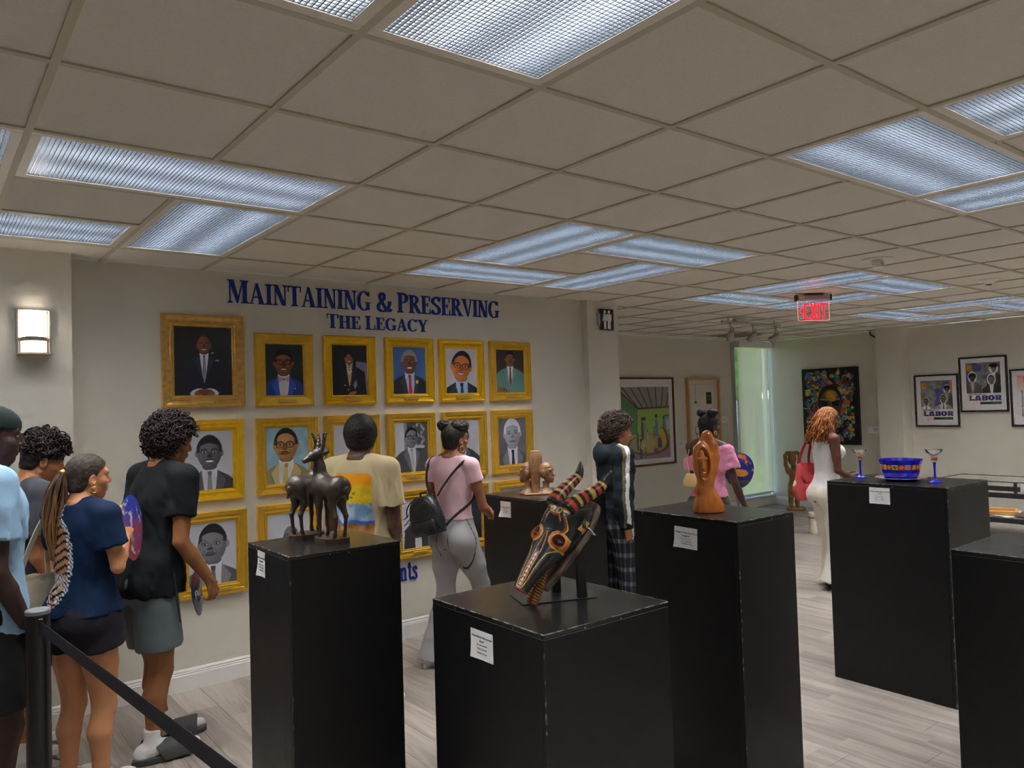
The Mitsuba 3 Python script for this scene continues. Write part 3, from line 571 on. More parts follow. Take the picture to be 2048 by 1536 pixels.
def glyph(ch):
    S = SE
    if ch == 'I': return stem(S), TH+2*S
    if ch == 'H': return unary_union([stem(S), stem(S+.50), bar(S, S+.6, .52)]), .50+TH+2*S
    if ch == 'T': return unary_union([stem(.29, s1=False), sbox(0, .945, .79, 1), beak(0, .97, .05, -.27), beak(.79, .97, -.05, -.27)]), .79
    if ch == 'L': return unary_union([stem(S), sbox(S, 0, .72, .055), beak(.72, .03, -.05, .30)]), .74
    if ch == 'E': return unary_union([stem(S), sbox(S, 0, .70, .055), beak(.70, .03, -.05, .27), sbox(S, .945, .67, 1), beak(.67, .97, -.05, -.24), bar(S, .50, .52), sbox(.46, .40, .50, .64)]), .73
    if ch == 'N': return unary_union([stem(S, TN, s0=True, s1=False), stem(S+.56, TN, s0=False), _q((S-.06, 1), (S+.17, 1), (S+.56+TN, 0), (S+.42, 0)), sbox(S-.11, .965, S+.16, 1)]), .56+TN+2*S
    if ch == 'M': return unary_union([stem(S, TN, s1=False), stem(S+.66, TH), _q((S-.02, 1), (S+.20, 1), (S+.46, .18), (S+.36, 0)), _q((S+.36, 0), (S+.42, 0), (S+.70, 1), (S+.64, 1)), sbox(S-.11, .965, S+.16, 1)]), .66+TH+2*S
    if ch == 'A': return unary_union([_q((.34, 1), (.47, 1), (.80, 0), (.56, 0)), _q((.36, .97), (.42, 1), (.13, 0), (.07, 0)), bar(.17, .60, .33), sbox(-.03, 0, .23, .035), sbox(.47, 0, .87, .035)]), .85
    if ch == 'V': return unary_union([_q((.40, 0), (.48, 0), (.25, 1), (.02, 1)), _q((.44, .02), (.48, 0), (.74, 1), (.68, 1)), sbox(-.05, .965, .34, 1), sbox(.57, .965, .84, 1)]), .80
    if ch == 'Y': return unary_union([stem(.32, y1=.45, s1=False), _q((.32, .40), (.52, .40), (.25, 1), (.02, 1)), _q((.44, .42), (.50, .42), (.74, 1), (.68, 1)), sbox(-.05, .965, .34, 1), sbox(.57, .965, .84, 1)]), .80
    if ch == 'P': return unary_union([stem(S), bowl(S+.22, .73, .42, .27, TH*.95, TN, -90, 90), sbox(S, .945, S+.24, 1), sbox(S, .46, S+.24, .52)]), .74
    if ch == 'R': return unary_union([stem(S), bowl(S+.22, .745, .40, .255, TH*.95, TN, -90, 90), sbox(S, .945, S+.24, 1), sbox(S, .49, S+.24, .545), _q((S+.22, .52), (S+.44, .52), (S+.80, 0), (S+.56, 0)), sbox(S+.50, 0, S+.86, .035)]), .88
    if ch == 'C': return unary_union([bowl(.46, .5, .45, .515, TH, TN, 38, 318), beak(.82, .78, -.05, .22), bar(.70, .80, .18, .05)]), .88
    if ch == 'G': return unary_union([bowl(.46, .5, .45, .515, TH, TN, 38, 320), beak(.82, .74, -.05, .25), sbox(.64, .03, .64+TH*.9, .42), sbox(.54, .40, .94, .44)]), .94
    if ch == 'S': return unary_union([nib([(.60, .80), (.42, .97), (.17, .86), (.14, .68), (.36, .52), (.58, .34), (.56, .13), (.32, .03), (.08, .20)], TH*1.05, .085), beak(.63, .72, -.05, .26), beak(.05, .27, .05, -.26)]), .72
    if ch == '&': return unary_union([nib([(.92, .54), (.80, .22), (.52, .02), (.22, .06), (.12, .28), (.32, .52), (.52, .70), (.50, .92), (.34, .96), (.24, .78), (.40, .48), (.66, .14), (.88, .03), (1.0, .16)], TH*.95, .09), sbox(.76, .52, 1.04, .555)]), 1.06
    if ch == 'n': return unary_union([stem(.08, .155, 0, .64, s1=False), sbox(-.02, .60, .16, .64), nib([(.22, .48), (.38, .62), (.50, .56), (.53, .40), (.53, .02)], .155, .06), sbox(.36, 0, .70, .035), sbox(.452, 0, .607, .42)]), .74
    if ch == 't': return unary_union([sbox(.12, .10, .275, .86), nib([(.2, .16), (.24, .04), (.34, .03), (.42, .12)], .13, .06), sbox(0, .60, .40, .64), _q((.12, .86), (.0, .64), (.2, .64))]), .44
    if ch == 's': return unary_union([nib([(.40, .50), (.28, .62), (.12, .56), (.12, .44), (.26, .33), (.40, .20), (.36, .06), (.20, .02), (.06, .12)], .15, .06), beak(.43, .46, -.04, .17), beak(.03, .17, .04, -.17)]), .48
    return None, .34
def lettering(key, text, x0, x1, z, hgt, big=()):
    gs, x = [], 0
    for i, ch in enumerate(text):
        g, w = glyph(ch); s = 1.09 if i in big else 1.0
        if g is not None: gs.append((affinity.translate(affinity.scale(g, s, s, origin=(0, 0)), x, 0)))
        x += w*s+(.035 if g is not None else 0)
    sx = (x1-x0)/x
    for g in gs:
        m = extrude(affinity.scale(g, sx, hgt, origin=(0, 0)).simplify(.0004), .010); m.apply_transform(frame_of((x0, YW, z), (1, 0, 0), (0, -1, 0), (0, 0, 1)))
        put(key, m, 'letter_blue')
k = thing('wall_lettering', 'large blue serif letters MAINTAINING & PRESERVING THE LEGACY above the portraits', 'lettering')
lettering(k+'__letter', 'MAINTAINING & PRESERVING', 1.690, 4.022, 2.546, .145, (0, 14))
lettering(k+'__letter', 'THE LEGACY', 2.412, 3.284, 2.400, .096, (0, 4))
k = thing('wall_lettering', 'blue serif letters ending in nts below the portraits, beside the grey leggings', 'lettering')
lettering(k+'__letter', 'nts', 2.972, 3.130, 0.443, .155)
# ------------------------------------------------------------------ pedestals
def _black(p, n, uv):
    g = mikit.fbm(p.x*22, p.y*22, p.z*9, 3); return mikit.mix(lt((9, 10, 12)), lt((16, 17, 19)), g)
bsdf('black_paint', {'type': 'principled', 'base_color': mikit.proc(_black), 'roughness': 0.42, 'specular': 0.35})
bsdf('black_top', {'type': 'principled', 'base_color': mikit.proc(lambda p, n, uv: mikit.mix(lt((20, 20, 21)), lt((30, 29, 28)), mikit.fbm(p.x*14, p.y*14, 2, 3))), 'roughness': 0.22, 'specular': 0.5})
plain('worn_paint', VC, 0.5, 0.4)
plain('screw_metal', (190, 190, 190), 0.3, 0.5, metallic=0.8)
plain('paper', (236, 236, 238), 0.8, 0.2); plain('ink', (30, 30, 34), 0.7, 0.2)
def worn_strip(a, b, r=.0035, n=60, seed=0, amt=.5):
    """the rubbed edge between two panels"""
    p = np.linspace(a, b, n); m = tube(p, r, 6); z = meshkit.fbm(m.vertices*np.array([55., 55, 55])+seed*9, 3)
    t = smoothstep(.66-amt*.3, .80, z); return m, mixc(lin((22, 23, 25)), lin((150, 150, 146)), t*.75)
def text_block(key, rows, m, mat='ink'):
    """rows: (text, height, y, slant, bold) centred in the plane of m"""
    for tx, h, y, sl, bo in rows:
        g = meshkit.text_mesh(tx, h*.80, .0004, bo); w = g.bounds[1][0]+g.bounds[0][0]
        v = g.vertices.copy(); v[:, 0] += -w/2+sl*v[:, 1]; v[:, 1] += y; g.vertices = v; put(key, xf(g, m), mat)
def pedestal(x0, x1, y0, y1, h, label, seed, worn=.5, notch=False):
    t = thing('display_pedestal', label, 'pedestal', 'black display pedestals'); w = .018
    put(t+'__front_panel', cbox(x0, x1, y0, y0+w, 0, h-w, .0015), 'black_paint'); put(t+'__side_panel', cbox(x0, x0+w, y0+w+.0005, y1, 0, h-w, .0015), 'black_paint')
    put(t+'__side_panel', cbox(x1-w, x1, y0+w+.0005, y1-w-.0005, 0, h-w, .0015), 'black_paint'); put(t+'__back_panel', cbox(x0+w+.0005, x1, y1-w, y1, 0, h-w, .0015), 'black_paint')
    put(t+'__top_panel', cbox(x0, x1, y0, y1, h-w+.0005, h, .002), 'black_top')
    zz = h-.0022; q = [((x0+.002, y0+.002, zz), (x1-.002, y0+.002, zz)), ((x0+.002, y0+.002, zz), (x0+.002, y1-.002, zz)), ((x1-.002, y0+.002, zz), (x1-.002, y1-.002, zz)), ((x0+.002, y1-.002, zz), (x1-.002, y1-.002, zz)), ((x0+.002, y0+.002, .004), (x0+.002, y0+.002, zz))]
    for i, (a, b) in enumerate(q):
        m, c = worn_strip(a, b, .0028, 80 if i < 4 else 120, seed+i, worn if i < 4 else worn*.4); put(t+'__worn_edge', m, 'worn_paint', color=c, smooth=True)
    r = np.random.default_rng(seed)
    for i in range(4):
        u = .08+.84*r.random(); c = trimesh.creation.cylinder(.0028, .001, sections=8)
        c.apply_transform(frame_of((x0-.0004, y0+(y1-y0)*u, h-.012-.004*r.random()), (0, 1, 0), (-1, 0, 0)) if i % 2 else frame_of((x0+(x1-x0)*u, y0-.0004, h-.012-.004*r.random()), (1, 0, 0), (0, -1, 0)))
        put(t+'__screw', c, 'screw_metal')
    return t
def placard(x, y, z, w, h, rows, label, face='-x', curl=.008, roll=0):
    """a paper label stuck on a pedestal's side with one corner lifting"""
    t = thing('placard', label, 'placard', 'paper placards on the pedestals')
    ex = np.array((0, -1.0, 0)) if face == '-x' else np.array((1.0, 0, 0)); n = np.array((-1.0, 0, 0)) if face == '-x' else np.array((0, -1.0, 0))
    U, V = np.meshgrid(np.linspace(-.5, .5, 13), np.linspace(-.5, .5, 13)); d = curl*np.clip((-U-V-.45), 0, 1)**1.5*3; k = np.arange(12)
    top = np.stack([U*w, V*h, d+.0012], -1).reshape(-1, 3); bot = top-[0, 0, .0006]; i, j = np.meshgrid(k, k, indexing='ij'); a = (i*13+j).ravel()
    q = np.stack([a, a+1, a+14, a+13], 1); f = np.vstack([q[:, [0, 1, 2]], q[:, [0, 2, 3]]]); m = trimesh.Trimesh(np.vstack([top, bot]), np.vstack([f, f[:, ::-1]+169]), process=False)
    M = frame_of((x, y, z), math.cos(roll)*ex+math.sin(roll)*np.array((0, 0, 1.0)), n); put(t+'__sheet', xf(m, M), 'paper')
    M2 = M.copy(); M2[:3, 3] += n*.0013; text_block(t+'__lettering', rows, M2)
PED = {'gazelle': (1.179, 1.680, 2.990, 3.480, 1.20), 'mask': (1.670, 2.306, 2.010, 2.715, 1.00), 'heads': (3.500, 4.140, 4.195, 4.898, 1.10),
       'hood': (2.835, 3.266, 2.060, 2.680, 1.24), 'glass': (4.600, 5.165, 1.930, 2.655, 1.24), 'corner': (3.535, 4.131, .55, 1.480, 1.10)}
pedestal(*PED['gazelle'], 'black display pedestal carrying the two carved gazelles', 1, .35)
pedestal(*PED['mask'], 'black display pedestal in front carrying the horned mask', 2, .95)
pedestal(*PED['heads'], 'black display pedestal carrying the carved wooden heads', 3, .3)
pedestal(*PED['hood'], 'tall black display pedestal carrying the hooded-face wood sculpture', 4, .6)
pedestal(*PED['glass'], 'wide black display pedestal carrying the blue bowl and two glass candlesticks', 5, .4)
pedestal(*PED['corner'], 'empty-looking black display pedestal cut off by the right picture edge', 6, .6)
I_, B_ = .22, True
placard(1.1788, 3.310, 1.128, .088, .108, [('"Hand Carved African', .0085, .022, I_, B_), ('Gazelles"', .0085, .008, I_, B_), ('Gift Constant Collector', .0050, -.006, I_, False), ('Artist: Unknown', .0065, -.018, I_, False), ('Material: Wood', .0065, -.030, I_, False)], 'white paper placard on the gazelle pedestal', roll=-.02)
placard(1.6698, 2.372, .884, .142, .108, [('"West African Guro Zamble', .0092, .026, I_, B_), ('Mask"', .0092, .011, I_, B_), ('Gift Constant Collector', .0056, -.002, I_, False), ('Artist: Unknown', .0078, -.017, I_, False), ('Material: Wood', .0078, -.033, I_, False)], 'white paper placard on the pedestal of the horned mask', curl=.004)
placard(3.4998, 4.610, 1.005, .128, .118, [('"Carved Wood Busts"', .0085, .012, I_, B_), ('Gift Constant Collector', .0055, -.001, I_, False), ('Artist: Unknown', .0070, -.014, I_, False), ('Material: Wood', .0070, -.027, I_, False)], 'white paper placard with lifting corner on the pedestal of the carved heads', curl=.02)
placard(2.8348, 2.352, 1.138, .134, .098, [('"Vintage African Hand Carve', .0088, .020, I_, B_), ('Sculpture"', .0088, .006, I_, B_), ('Gift Constant Collector', .0055, -.007, I_, False), ('Artist: Unknown', .0068, -.019, I_, False), ('Material: Ebony Wood', .0068, -.031, I_, False)], 'white paper placard on the pedestal of the hooded-face sculpture', roll=-.03)
placard(4.5998, 2.318, 1.168, .126, .098, [('"Kente Candlesticks, Bowls &', .0080, .022, I_, B_), ('Plate"', .0080, .009, I_, B_), ('Gift Constant Collector', .0052, -.004, I_, False), ('Artist: Unknown', .0065, -.015, I_, False), ('Material: Crystal', .0065, -.027, I_, False)], 'white paper placard on the pedestal of the blue bowl', curl=.002)

# ------------------------------------------------------------------ stanchion with belt
plain('black_metal', (20, 21, 23), 0.32, 0.5); plain('belt_web', (42, 40, 46), 0.75, 0.2); plain('grey_cap', (112, 114, 118), 0.5, 0.4)
sx, sy = .393, 3.716
t = thing('belt_stanchion', 'black retractable-belt stanchion post at lower left', 'stanchion')
put(t+'__post', xf(lathe([(0, .012), (.0455, .012), (.0455, .985), (0, .985)], 32), frame_of((sx, sy, 0), (1, 0, 0), (0, 0, 1))), 'black_metal', smooth=30)
put(t+'__cap', xf(lathe([(0, .985), (.047, .985), (.047, .999), (.043, 1.003), (.035, 1.0), (0, .9985)], 32), frame_of((sx, sy, 0), (1, 0, 0), (0, 0, 1))), 'grey_cap', smooth=30)
put(t+'__base', xf(lathe([(0, 0), (.17, 0), (.172, .008), (.12, .018), (.05, .026), (.0455, .03), (0, .03)], 40), frame_of((sx, sy, 0), (1, 0, 0), (0, 0, 1))), 'black_metal', smooth=30)
put(t+'__belt_slot', cbox(sx-.004, sx+.014, sy-.052, sy-.040, .900, .972, .002), 'black_metal')
e = np.array((.62, 1.45)); d = e-(sx+.005, sy-.05); L = np.hypot(*d); d /= L; nn = (d[1], -d[0])
bm = bx(0, L, -.0008, .0008, -.024, .024); M = frame_of((sx+.005, sy-.05, .937), (d[0], d[1], 0), (0, 0, 1)); put(t+'__belt', xf(bm, M), 'belt_web')
put(t+'__belt_clip', xf(cbox(L-.002, L+.02, -.006, .006, -.032, .032, .002), M), 'black_metal')
t2 = thing('belt_stanchion', 'second belt stanchion post at the other end of the belt, below the picture', 'stanchion')
ex_, ey_ = e+d*.066
put(t2+'__post', xf(lathe([(0, .012), (.0455, .012), (.0455, .985), (0, .985)], 24), frame_of((ex_, ey_, 0), (1, 0, 0), (0, 0, 1))), 'black_metal', smooth=30)
put(t2+'__base', xf(lathe([(0, 0), (.17, 0), (.172, .008), (.05, .026), (.0455, .03), (0, .03)], 32), frame_of((ex_, ey_, 0), (1, 0, 0), (0, 0, 1))), 'black_metal', smooth=30)

# ------------------------------------------------------------------ wall sconce on the left pillar
plain('brushed_nickel', (176, 168, 156), 0.32, 0.5, metallic=0.85); plain('opal_glass', (245, 243, 238), 0.25, 0.5)
t = thing('wall_sconce', 'lit wall sconce, opal glass half-cylinder in a nickel frame on the left pillar', 'wall lamp'); X, Z = .540, 2.283
put(t+'__back_plate', cbox(X-.083, X+.083, 5.142, 5.150, Z-.126, Z+.126, .002), 'brushed_nickel')
fr = cat([cbox(X-.086, X-.072, 5.06, 5.142, Z-.128, Z+.128, .002), cbox(X+.072, X+.086, 5.06, 5.142, Z-.128, Z+.128, .002), cbox(X-.086, X+.086, 5.06, 5.142, Z-.134, Z-.122, .002), cbox(X-.086, X+.086, 5.06, 5.142, Z+.122, Z+.132, .002)])
put(t+'__frame', cat([cbox(X-.086, X-.074, 5.118, 5.142, Z-.128, Z+.128, .002), cbox(X+.074, X+.086, 5.118, 5.142, Z-.128, Z+.128, .002), cbox(X-.086, X+.086, 5.05, 5.142, Z-.134, Z-.124, .002), cbox(X-.086, X+.086, 5.118, 5.142, Z+.124, Z+.132, .002)]), 'brushed_nickel')
an = np.linspace(0, np.pi, 20); prof = [(X-.064*math.cos(a), 5.140-.085*math.sin(a)) for a in an]
def half(z0, z1, r=1.0, rr=.0):
    o = Polygon([(X+(p[0]-X)*r, 5.141+(p[1]-5.141)*r) for p in prof]); m = extrude(o, z1-z0); m.apply_translation((0, 0, z0)); return m
put(t+'__shade', half(Z-.030, Z+.118), 'opal_glass', smooth=40, emitter={'type': 'area', 'radiance': {'type': 'rgb', 'value': [6.5, 5.7, 4.9]}})
put(t+'__lower_shade', half(Z-.112, Z-.052), 'opal_glass', smooth=40, emitter={'type': 'area', 'radiance': {'type': 'rgb', 'value': [.95, .85, .72]}})
put(t+'__band', half(Z-.0515, Z-.0305, 1.05), 'brushed_nickel', smooth=40)

# ------------------------------------------------------------------ restroom sign on the pillar
plain('sign_navy', (20, 26, 42), 0.35, 0.5); plain('sign_white', (226, 226, 222), 0.5, 0.4); plain('aluminium', (186, 188, 192), 0.35, 0.5, metallic=0.7)
t = thing('restroom_sign', 'dark blue restroom flag sign with white woman and man figures on the pillar', 'sign')
sy_, sz = 5.20, 2.580   # a flag sign in the x-z plane, standing out from the pillar
put(t+'__panel', cbox(5.150, 5.338, 5.214, 5.220, sz-.100, sz+.104, .002), 'sign_navy'); put(t+'__bracket', cbox(5.128, 5.150, 5.208, 5.2349, sz-.055, sz+.055, .002), 'aluminium')
def figure(woman):
    g = [Point(0, .108).buffer(.0125)]
    g += [_q((-.012, .09), (.012, .09), (.030, .030), (.012, .036), (-.012, .036), (-.030, .030)), sbox(-.011, -.035, -.002, .04), sbox(.002, -.035, .011, .04)] if woman else [sbox(-.017, .03, .017, .09), sbox(-.016, -.035, -.0015, .04), sbox(.0015, -.035, .016, .04), sbox(-.027, .03, -.019, .088), sbox(.019, .03, .027, .088)]
    return unary_union(g).buffer(.0012)
for i, w_ in enumerate((True, False)):
    m = extrude(figure(w_), .0015); m.apply_transform(frame_of((5.217+.056*i, 5.2140, sz-.048), (1.15, 0, 0), (0, -1, 0), (0, 0, 1.15))); put(t+'__pictogram', m, 'sign_white')

# ------------------------------------------------------------------ EXIT sign under the ceiling
bsdf('exit_panel', {'type': 'thindielectric', 'int_ior': 1.35}, two=False)
plain('exit_red', (225, 20, 30), 0.4, 0.4); plain('exit_metal', (176, 168, 166), 0.35, 0.5, metallic=0.5); plain('black_plastic', (24, 24, 26), 0.4, 0.4)
t = thing('exit_sign', 'edge-lit red EXIT sign with left arrow hanging from the ceiling', 'exit sign')
EX = np.array((6.72, 3.94)); ex = np.array((.80, -.60, 0)); n = np.array((-.60, -.80, 0))
Me = lambda z: frame_of((EX[0], EX[1], z), ex, n, (0, 0, 1))     # x along the sign, y up, z to the camera
put(t+'__canopy', xf(cbox(-.085, .085, -.010, .0, -.045, .045, .002), Me(H-.007)), 'black_plastic')
put(t+'__housing', xf(cbox(-.158, .158, -.066, -.014, -.026, .026, .006), Me(H)), 'exit_metal')
for s in (-1, 1): put(t+'__end_cap', xf(cbox(s*.164-.007, s*.164+.007, -.069, -.012, -.028, .028, .004), Me(H)), 'black_plastic')
put(t+'__test_button', xf(cbox(-.140, -.090, -.052, -.030, .026, .028, .0005), Me(H)), 'fixture_white')
pn = trimesh.Trimesh([(-.150, -.255, 0), (.150, -.255, 0), (.150, -.066, 0), (-.150, -.066, 0)], [(0, 1, 2), (0, 2, 3)], process=False)
put(t+'__acrylic_panel', xf(pn, Me(H)), 'exit_panel')
RED = {'type': 'area', 'radiance': {'type': 'rgb', 'value': [1.7, .012, .03]}}
put(t+'__lit_edge', xf(cat([bx(-.151, .151, -.2575, -.2545, -.0015, .0015), bx(-.1515, -.1485, -.255, -.07, -.0015, .0015), bx(.1485, .1515, -.255, -.07, -.0015, .0015)]), Me(H)), 'exit_red', emitter={'type': 'area', 'radiance': {'type': 'rgb', 'value': [1.2, .22, .22]}})
def block(ch):
    return {'E': unary_union([sbox(0, 0, .016, .15), sbox(0, 0, .052, .018), sbox(0, .132, .052, .15), sbox(0, .067, .043, .084)]), 'X': unary_union([_q((0, 0), (.019, 0), (.062, .15), (.043, .15)), _q((.043, 0), (.062, 0), (.019, .15), (0, .15))]),
            'I': sbox(0, 0, .017, .15), 'T': unary_union([sbox(.021, 0, .038, .15), sbox(0, .132, .059, .15)])}[ch]
x_ = -.094
for ch, w_ in (('E', .062), ('X', .070), ('I', .027), ('T', .06)):
    m = extrude(block(ch).buffer(.0015), .002); m.apply_translation((x_, -.242, .0008)); put(t+'__letter', xf(m, Me(H)), 'exit_red', emitter=RED); x_ += w_
m = extrude(unary_union([_q((-.112, -.132), (-.104, -.132), (-.128, -.165), (-.104, -.198), (-.112, -.198), (-.138, -.165))]), .002); m.apply_translation((0, 0, .0008)); put(t+'__arrow', xf(m, Me(H)), 'exit_red', emitter=RED)

# ------------------------------------------------------------------ track light, smoke alarms, air vent
plain('track_grey', (168, 160, 148), 0.45, 0.4)
t = thing('track_light', 'grey ceiling track with three spot heads near the window', 'track light'); TY, TX0, TX1 = 5.55, 7.48, 8.66
put(t+'__track', cbox(TX0, TX1, TY-.018, TY+.018, 2.690, 2.712, .002), 'track_grey'); put(t+'__feed_box', cbox(TX0+.24, TX0+.42, TY-.026, TY+.026, 2.706, 2.742, .003), 'track_grey')
for x in (TX0+.12, TX1-.12): put(t+'__stem', tube([(x, TY, 2.71), (x, TY, H)], .008, 8), 'track_grey')
for i, x in enumerate((TX0+.16, (TX0+TX1)/2+.02, TX1-.10)):
    hd = put(t+'__spot_head', cat([cbox(x-.012, x+.012, TY-.02, TY+.02, 2.672, 2.690, .002), cbox(x-.007, x+.007, TY-.006, TY+.006, 2.560, 2.675, .002)]), 'track_grey')
    dr_ = np.array((.55-.5*i, .55, -.62)); dr_ /= np.linalg.norm(dr_); o = np.array((x, TY, 2.555)); ax_ = np.cross(dr_, (0, 0, 1.0)); ax_ /= np.linalg.norm(ax_)
    put(hd+'__can', xf(lathe([(0, -.045), (.024, -.045), (.034, -.030), (.036, .02), (.050, .055), (.050, .085), (.044, .085), (.040, .05), (0, .04)], 20), frame_of(o, ax_, dr_)), 'track_grey', smooth=40)
    put(hd+'__wire', tube([(x+.01, TY, 2.66), (x+.05, TY, 2.63), (x+.055, TY-.01, 2.59), (x+.02, TY, 2.565)], .004, 6), 'track_grey', smooth=True)
t = thing('smoke_detector', 'white round smoke alarm with a clear strobe cube on the ceiling', 'smoke detector'); o = frame_of((5.48, 2.70, H), (1, 0, 0), (0, 0, 1))
put(t+'__base', xf(lathe([(0, -.012), (.10, -.010), (.105, 0), (0, 0)], 32), o), 'fixture_white', smooth=40); put(t+'__strobe', xf(cbox(-.032, .032, -.032, .032, -.065, -.0125, .006), o), 'sign_white'); put(t+'__lens_window', xf(cbox(-.024, .024, -.036, -.0322, -.055, -.030, .002), o), 'aluminium')
t = thing('smoke_detector', 'white dome smoke detector on the ceiling right of the EXIT sign', 'smoke detector'); o = frame_of((7.40, 2.68, H), (1, 0, 0), (0, 0, 1))
put(t+'__base', xf(lathe([(0, -.012), (.075, -.012), (.080, 0), (0, 0)], 32), o), 'sign_white', smooth=40); put(t+'__dome', xf(lathe([(0, -.048), (.030, -.046), (.036, -.036), (.066, -.0125), (0, -.0125)], 32), o), 'sign_white', smooth=40); put(t+'__sensor_slot', xf(lathe([(0, -.053), (.024, -.052), (.026, -.0485), (0, -.0485)], 24), o), 'black_plastic')
t = thing('air_vent', 'square grey ceiling air vent behind the track light near the window', 'air vent'); o = T4().translate([gx(15.5), gy(7.5-.0), H])
put(t+'__frame', cat([cbox(-.29, .29, -.29, -.25, -.018, -.0008, .002), cbox(-.29, .29, .25, .29, -.018, -.0008, .002), cbox(-.29, -.25, -.25, .25, -.018, -.0008, .002), cbox(.25, .29, -.25, .25, -.018, -.0008, .002)]), 'track_grey', to_world=o)
for k_ in range(9): put(t+'__slat', xf(bx(-.25, .25, -.022, .022, -.0015, .0015), trimesh.transformations.translation_matrix((0, -.22+.055*k_, -.020))@trimesh.transformations.rotation_matrix(.5, (1, 0, 0))), 'track_grey', to_world=o)
# ------------------------------------------------------------------ pictures in the alcove and on the right wall
plain('mahogany', (92, 30, 32), 0.35, 0.5); plain('light_wood', (196, 160, 104), 0.5, 0.4); plain('frame_black', (26, 20, 30), 0.35, 0.5); plain('mat_board', (224, 222, 220), 0.8, 0.2)
SLIM = [(0, 0), (0, .028), (.003, .030), (.024, .030), (.027, .027), (.027, .012)]
def wallmat(x, y, z, face):
    """frame-local x to the right, -y out of the wall, z up, for the rear (-y) or right (-x) wall"""
    return frame_of((x, y, z), (1, 0, 0) if face == '-y' else (0, -1, 0), (0, 0, 1), (0, 1, 0) if face == '-y' else (1, 0, 0))
def picture(name, M, w, h, mat, c, label, cat_, border, group=None, prof=SLIM, gloss='print', mat_b='mat_board'):
    t = thing(name, label, cat_, group); put(t+'__frame', xf(framed(w, h, prof), M), mat); ins = prof[-1][0]
    put(t+'__mat_board', xf(bx(-w/2+ins-.004, w/2-ins+.004, -.012, -.006, -h/2+ins-.004, h/2-ins+.004), M), mat_b)
    l, r, b, tp = border; m = frame_of((-w/2+l, -.0135, -h/2+b), (1, 0, 0), (0, -1, 0), (0, 0, 1)); m[:3, 0] *= (w-l-r)/c.w; m[:3, 1] *= (h-b-tp)/c.h
    g, col = c.mesh(M@m); put(t+'__print', g, gloss, color=col, smooth=True); return t
# green room painting
c = Canvas(.96, 1.12, 300, (150, 184, 84))
c.poly([(0, 1.12), (.96, 1.12), (.96, .80), (.32, .78), (0, 1.04)], (140, 142, 140)); c.poly([(0, 1.04), (.32, .78), (.30, .40), (0, .34)], (84, 136, 84))
for a, b in (((.02, 1.12), (.33, .79)), ((.18, 1.12), (.42, .79)), ((.34, 1.12), (.52, .80)), ((.52, 1.12), (.61, .80)), ((.68, 1.12), (.70, .80)), ((.85, 1.12), (.79, .80)), ((.95, 1.02), (.90, .80))): c.line([a, b], .011, (112, 62, 32))
c.line([(.32, .785), (.96, .80)], .014, (88, 66, 44)); c.line([(0, 1.04), (.32, .785)], .010, (62, 70, 50))
c.poly([(0, .34), (.30, .32), (.96, .36), (.96, 0), (0, 0)], (146, 118, 134)); c.ell(.52, .22, .42, .17, (92, 88, 50)); c.ell(.52, .235, .38, .145, (170, 150, 84)); c.ell(.46, .24, .20, .08, (182, 166, 104))
c.rect(.86, .42, .96, .66, (142, 160, 170)); c.line([(.86, .66), (.96, .67)], .012, (120, 86, 50)); c.rect(.90, .44, .955, .60, (176, 200, 214))
def folk(x, y, h, col, hd=(46, 34, 34)):
    c.poly([(x-.030*h*2.4, y), (x+.030*h*2.4, y), (x+.05*h*1.6, y+.55*h), (x+.035*h, y+.80*h), (x-.035*h, y+.80*h), (x-.05*h*1.6, y+.55*h)], col); c.ell(x, y+.9*h, .042*h*1.5, .085*h, hd)
for a in ((.685, .34, .36, (84, 130, 176)), (.635, .32, .18, (150, 96, 90)), (.40, .30, .36, (70, 66, 72)), (.445, .31, .35, (136, 150, 128)), (.50, .29, .16, (196, 186, 140)), (.84, .36, .30, (120, 110, 66)), (.36, .02, .30, (60, 60, 70)), (.45, .02, .17, (84, 84, 96)), (.30, .14, .28, (58, 86, 108))): folk(*a)
c.poly([(.70, .16), (.78, .16), (.80, .33), (.70, .32)], (96, 60, 84)); c.poly([(.80, .20), (.90, .22), (.88, .40), (.80, .45), (.76, .34)], (190, 160, 52)); c.line([(.80, .47), (.88, .40), (.91, .24), (.86, .14)], .016, (100, 66, 44))
for k in range(5): c.line([(.745+.018*k, .34), (.745+.018*k, .46)], .004, (208, 178, 70))
c.ell(.66, .12, .05, .045, (146, 62, 104)); c.ell(.385, .20, .03, .04, (226, 190, 40)); c.ell(.385, .20, .014, .02, (150, 140, 70)); c.P *= (.86+.28*c.noise(20, 3))[..., None]
picture('framed_painting', wallmat(8.362, YB, 1.500, '-y'), 1.236, 1.285, 'mahogany', c, 'framed painting of a green room with figures, dark red frame behind the hooded boy', 'painting', (.11, .11, .10, .14), gloss='glossy_print')
# white line print
c = Canvas(.60, 1.06, 260, (214, 208, 192)); c.rect(.05, .05, .55, 1.01, (220, 214, 200)); c.line([(.05, .05), (.05, 1.01), (.55, 1.01), (.55, .05), (.05, .05)], .0016, (150, 144, 130))
c.line([(.15, 1.01), (.15, .76)], .0032, (60, 58, 52)); c.poly([(.11, .735), (.19, .735), (.15, .775)], (44, 42, 40)); c.rect(.375, .72, .49, .895, (60, 72, 48)); c.rect(.382, .727, .483, .888, (52, 66, 44))
c.line([(.40, .84), (.465, .84)], .006, (130, 136, 110)); c.line([(.432, .80), (.432, .775)], .005, (160, 160, 140))
for a, b in (((.13, .30), (.13, .40)), ((.13, .40), (.20, .40)), ((.20, .40), (.20, .22)), ((.13, .30), (.28, .30)), ((.15, .20), (.15, .30)), ((.15, .20), (.28, .20)), ((.28, .20), (.28, .30))): c.line([a, b], .005, (66, 60, 56))
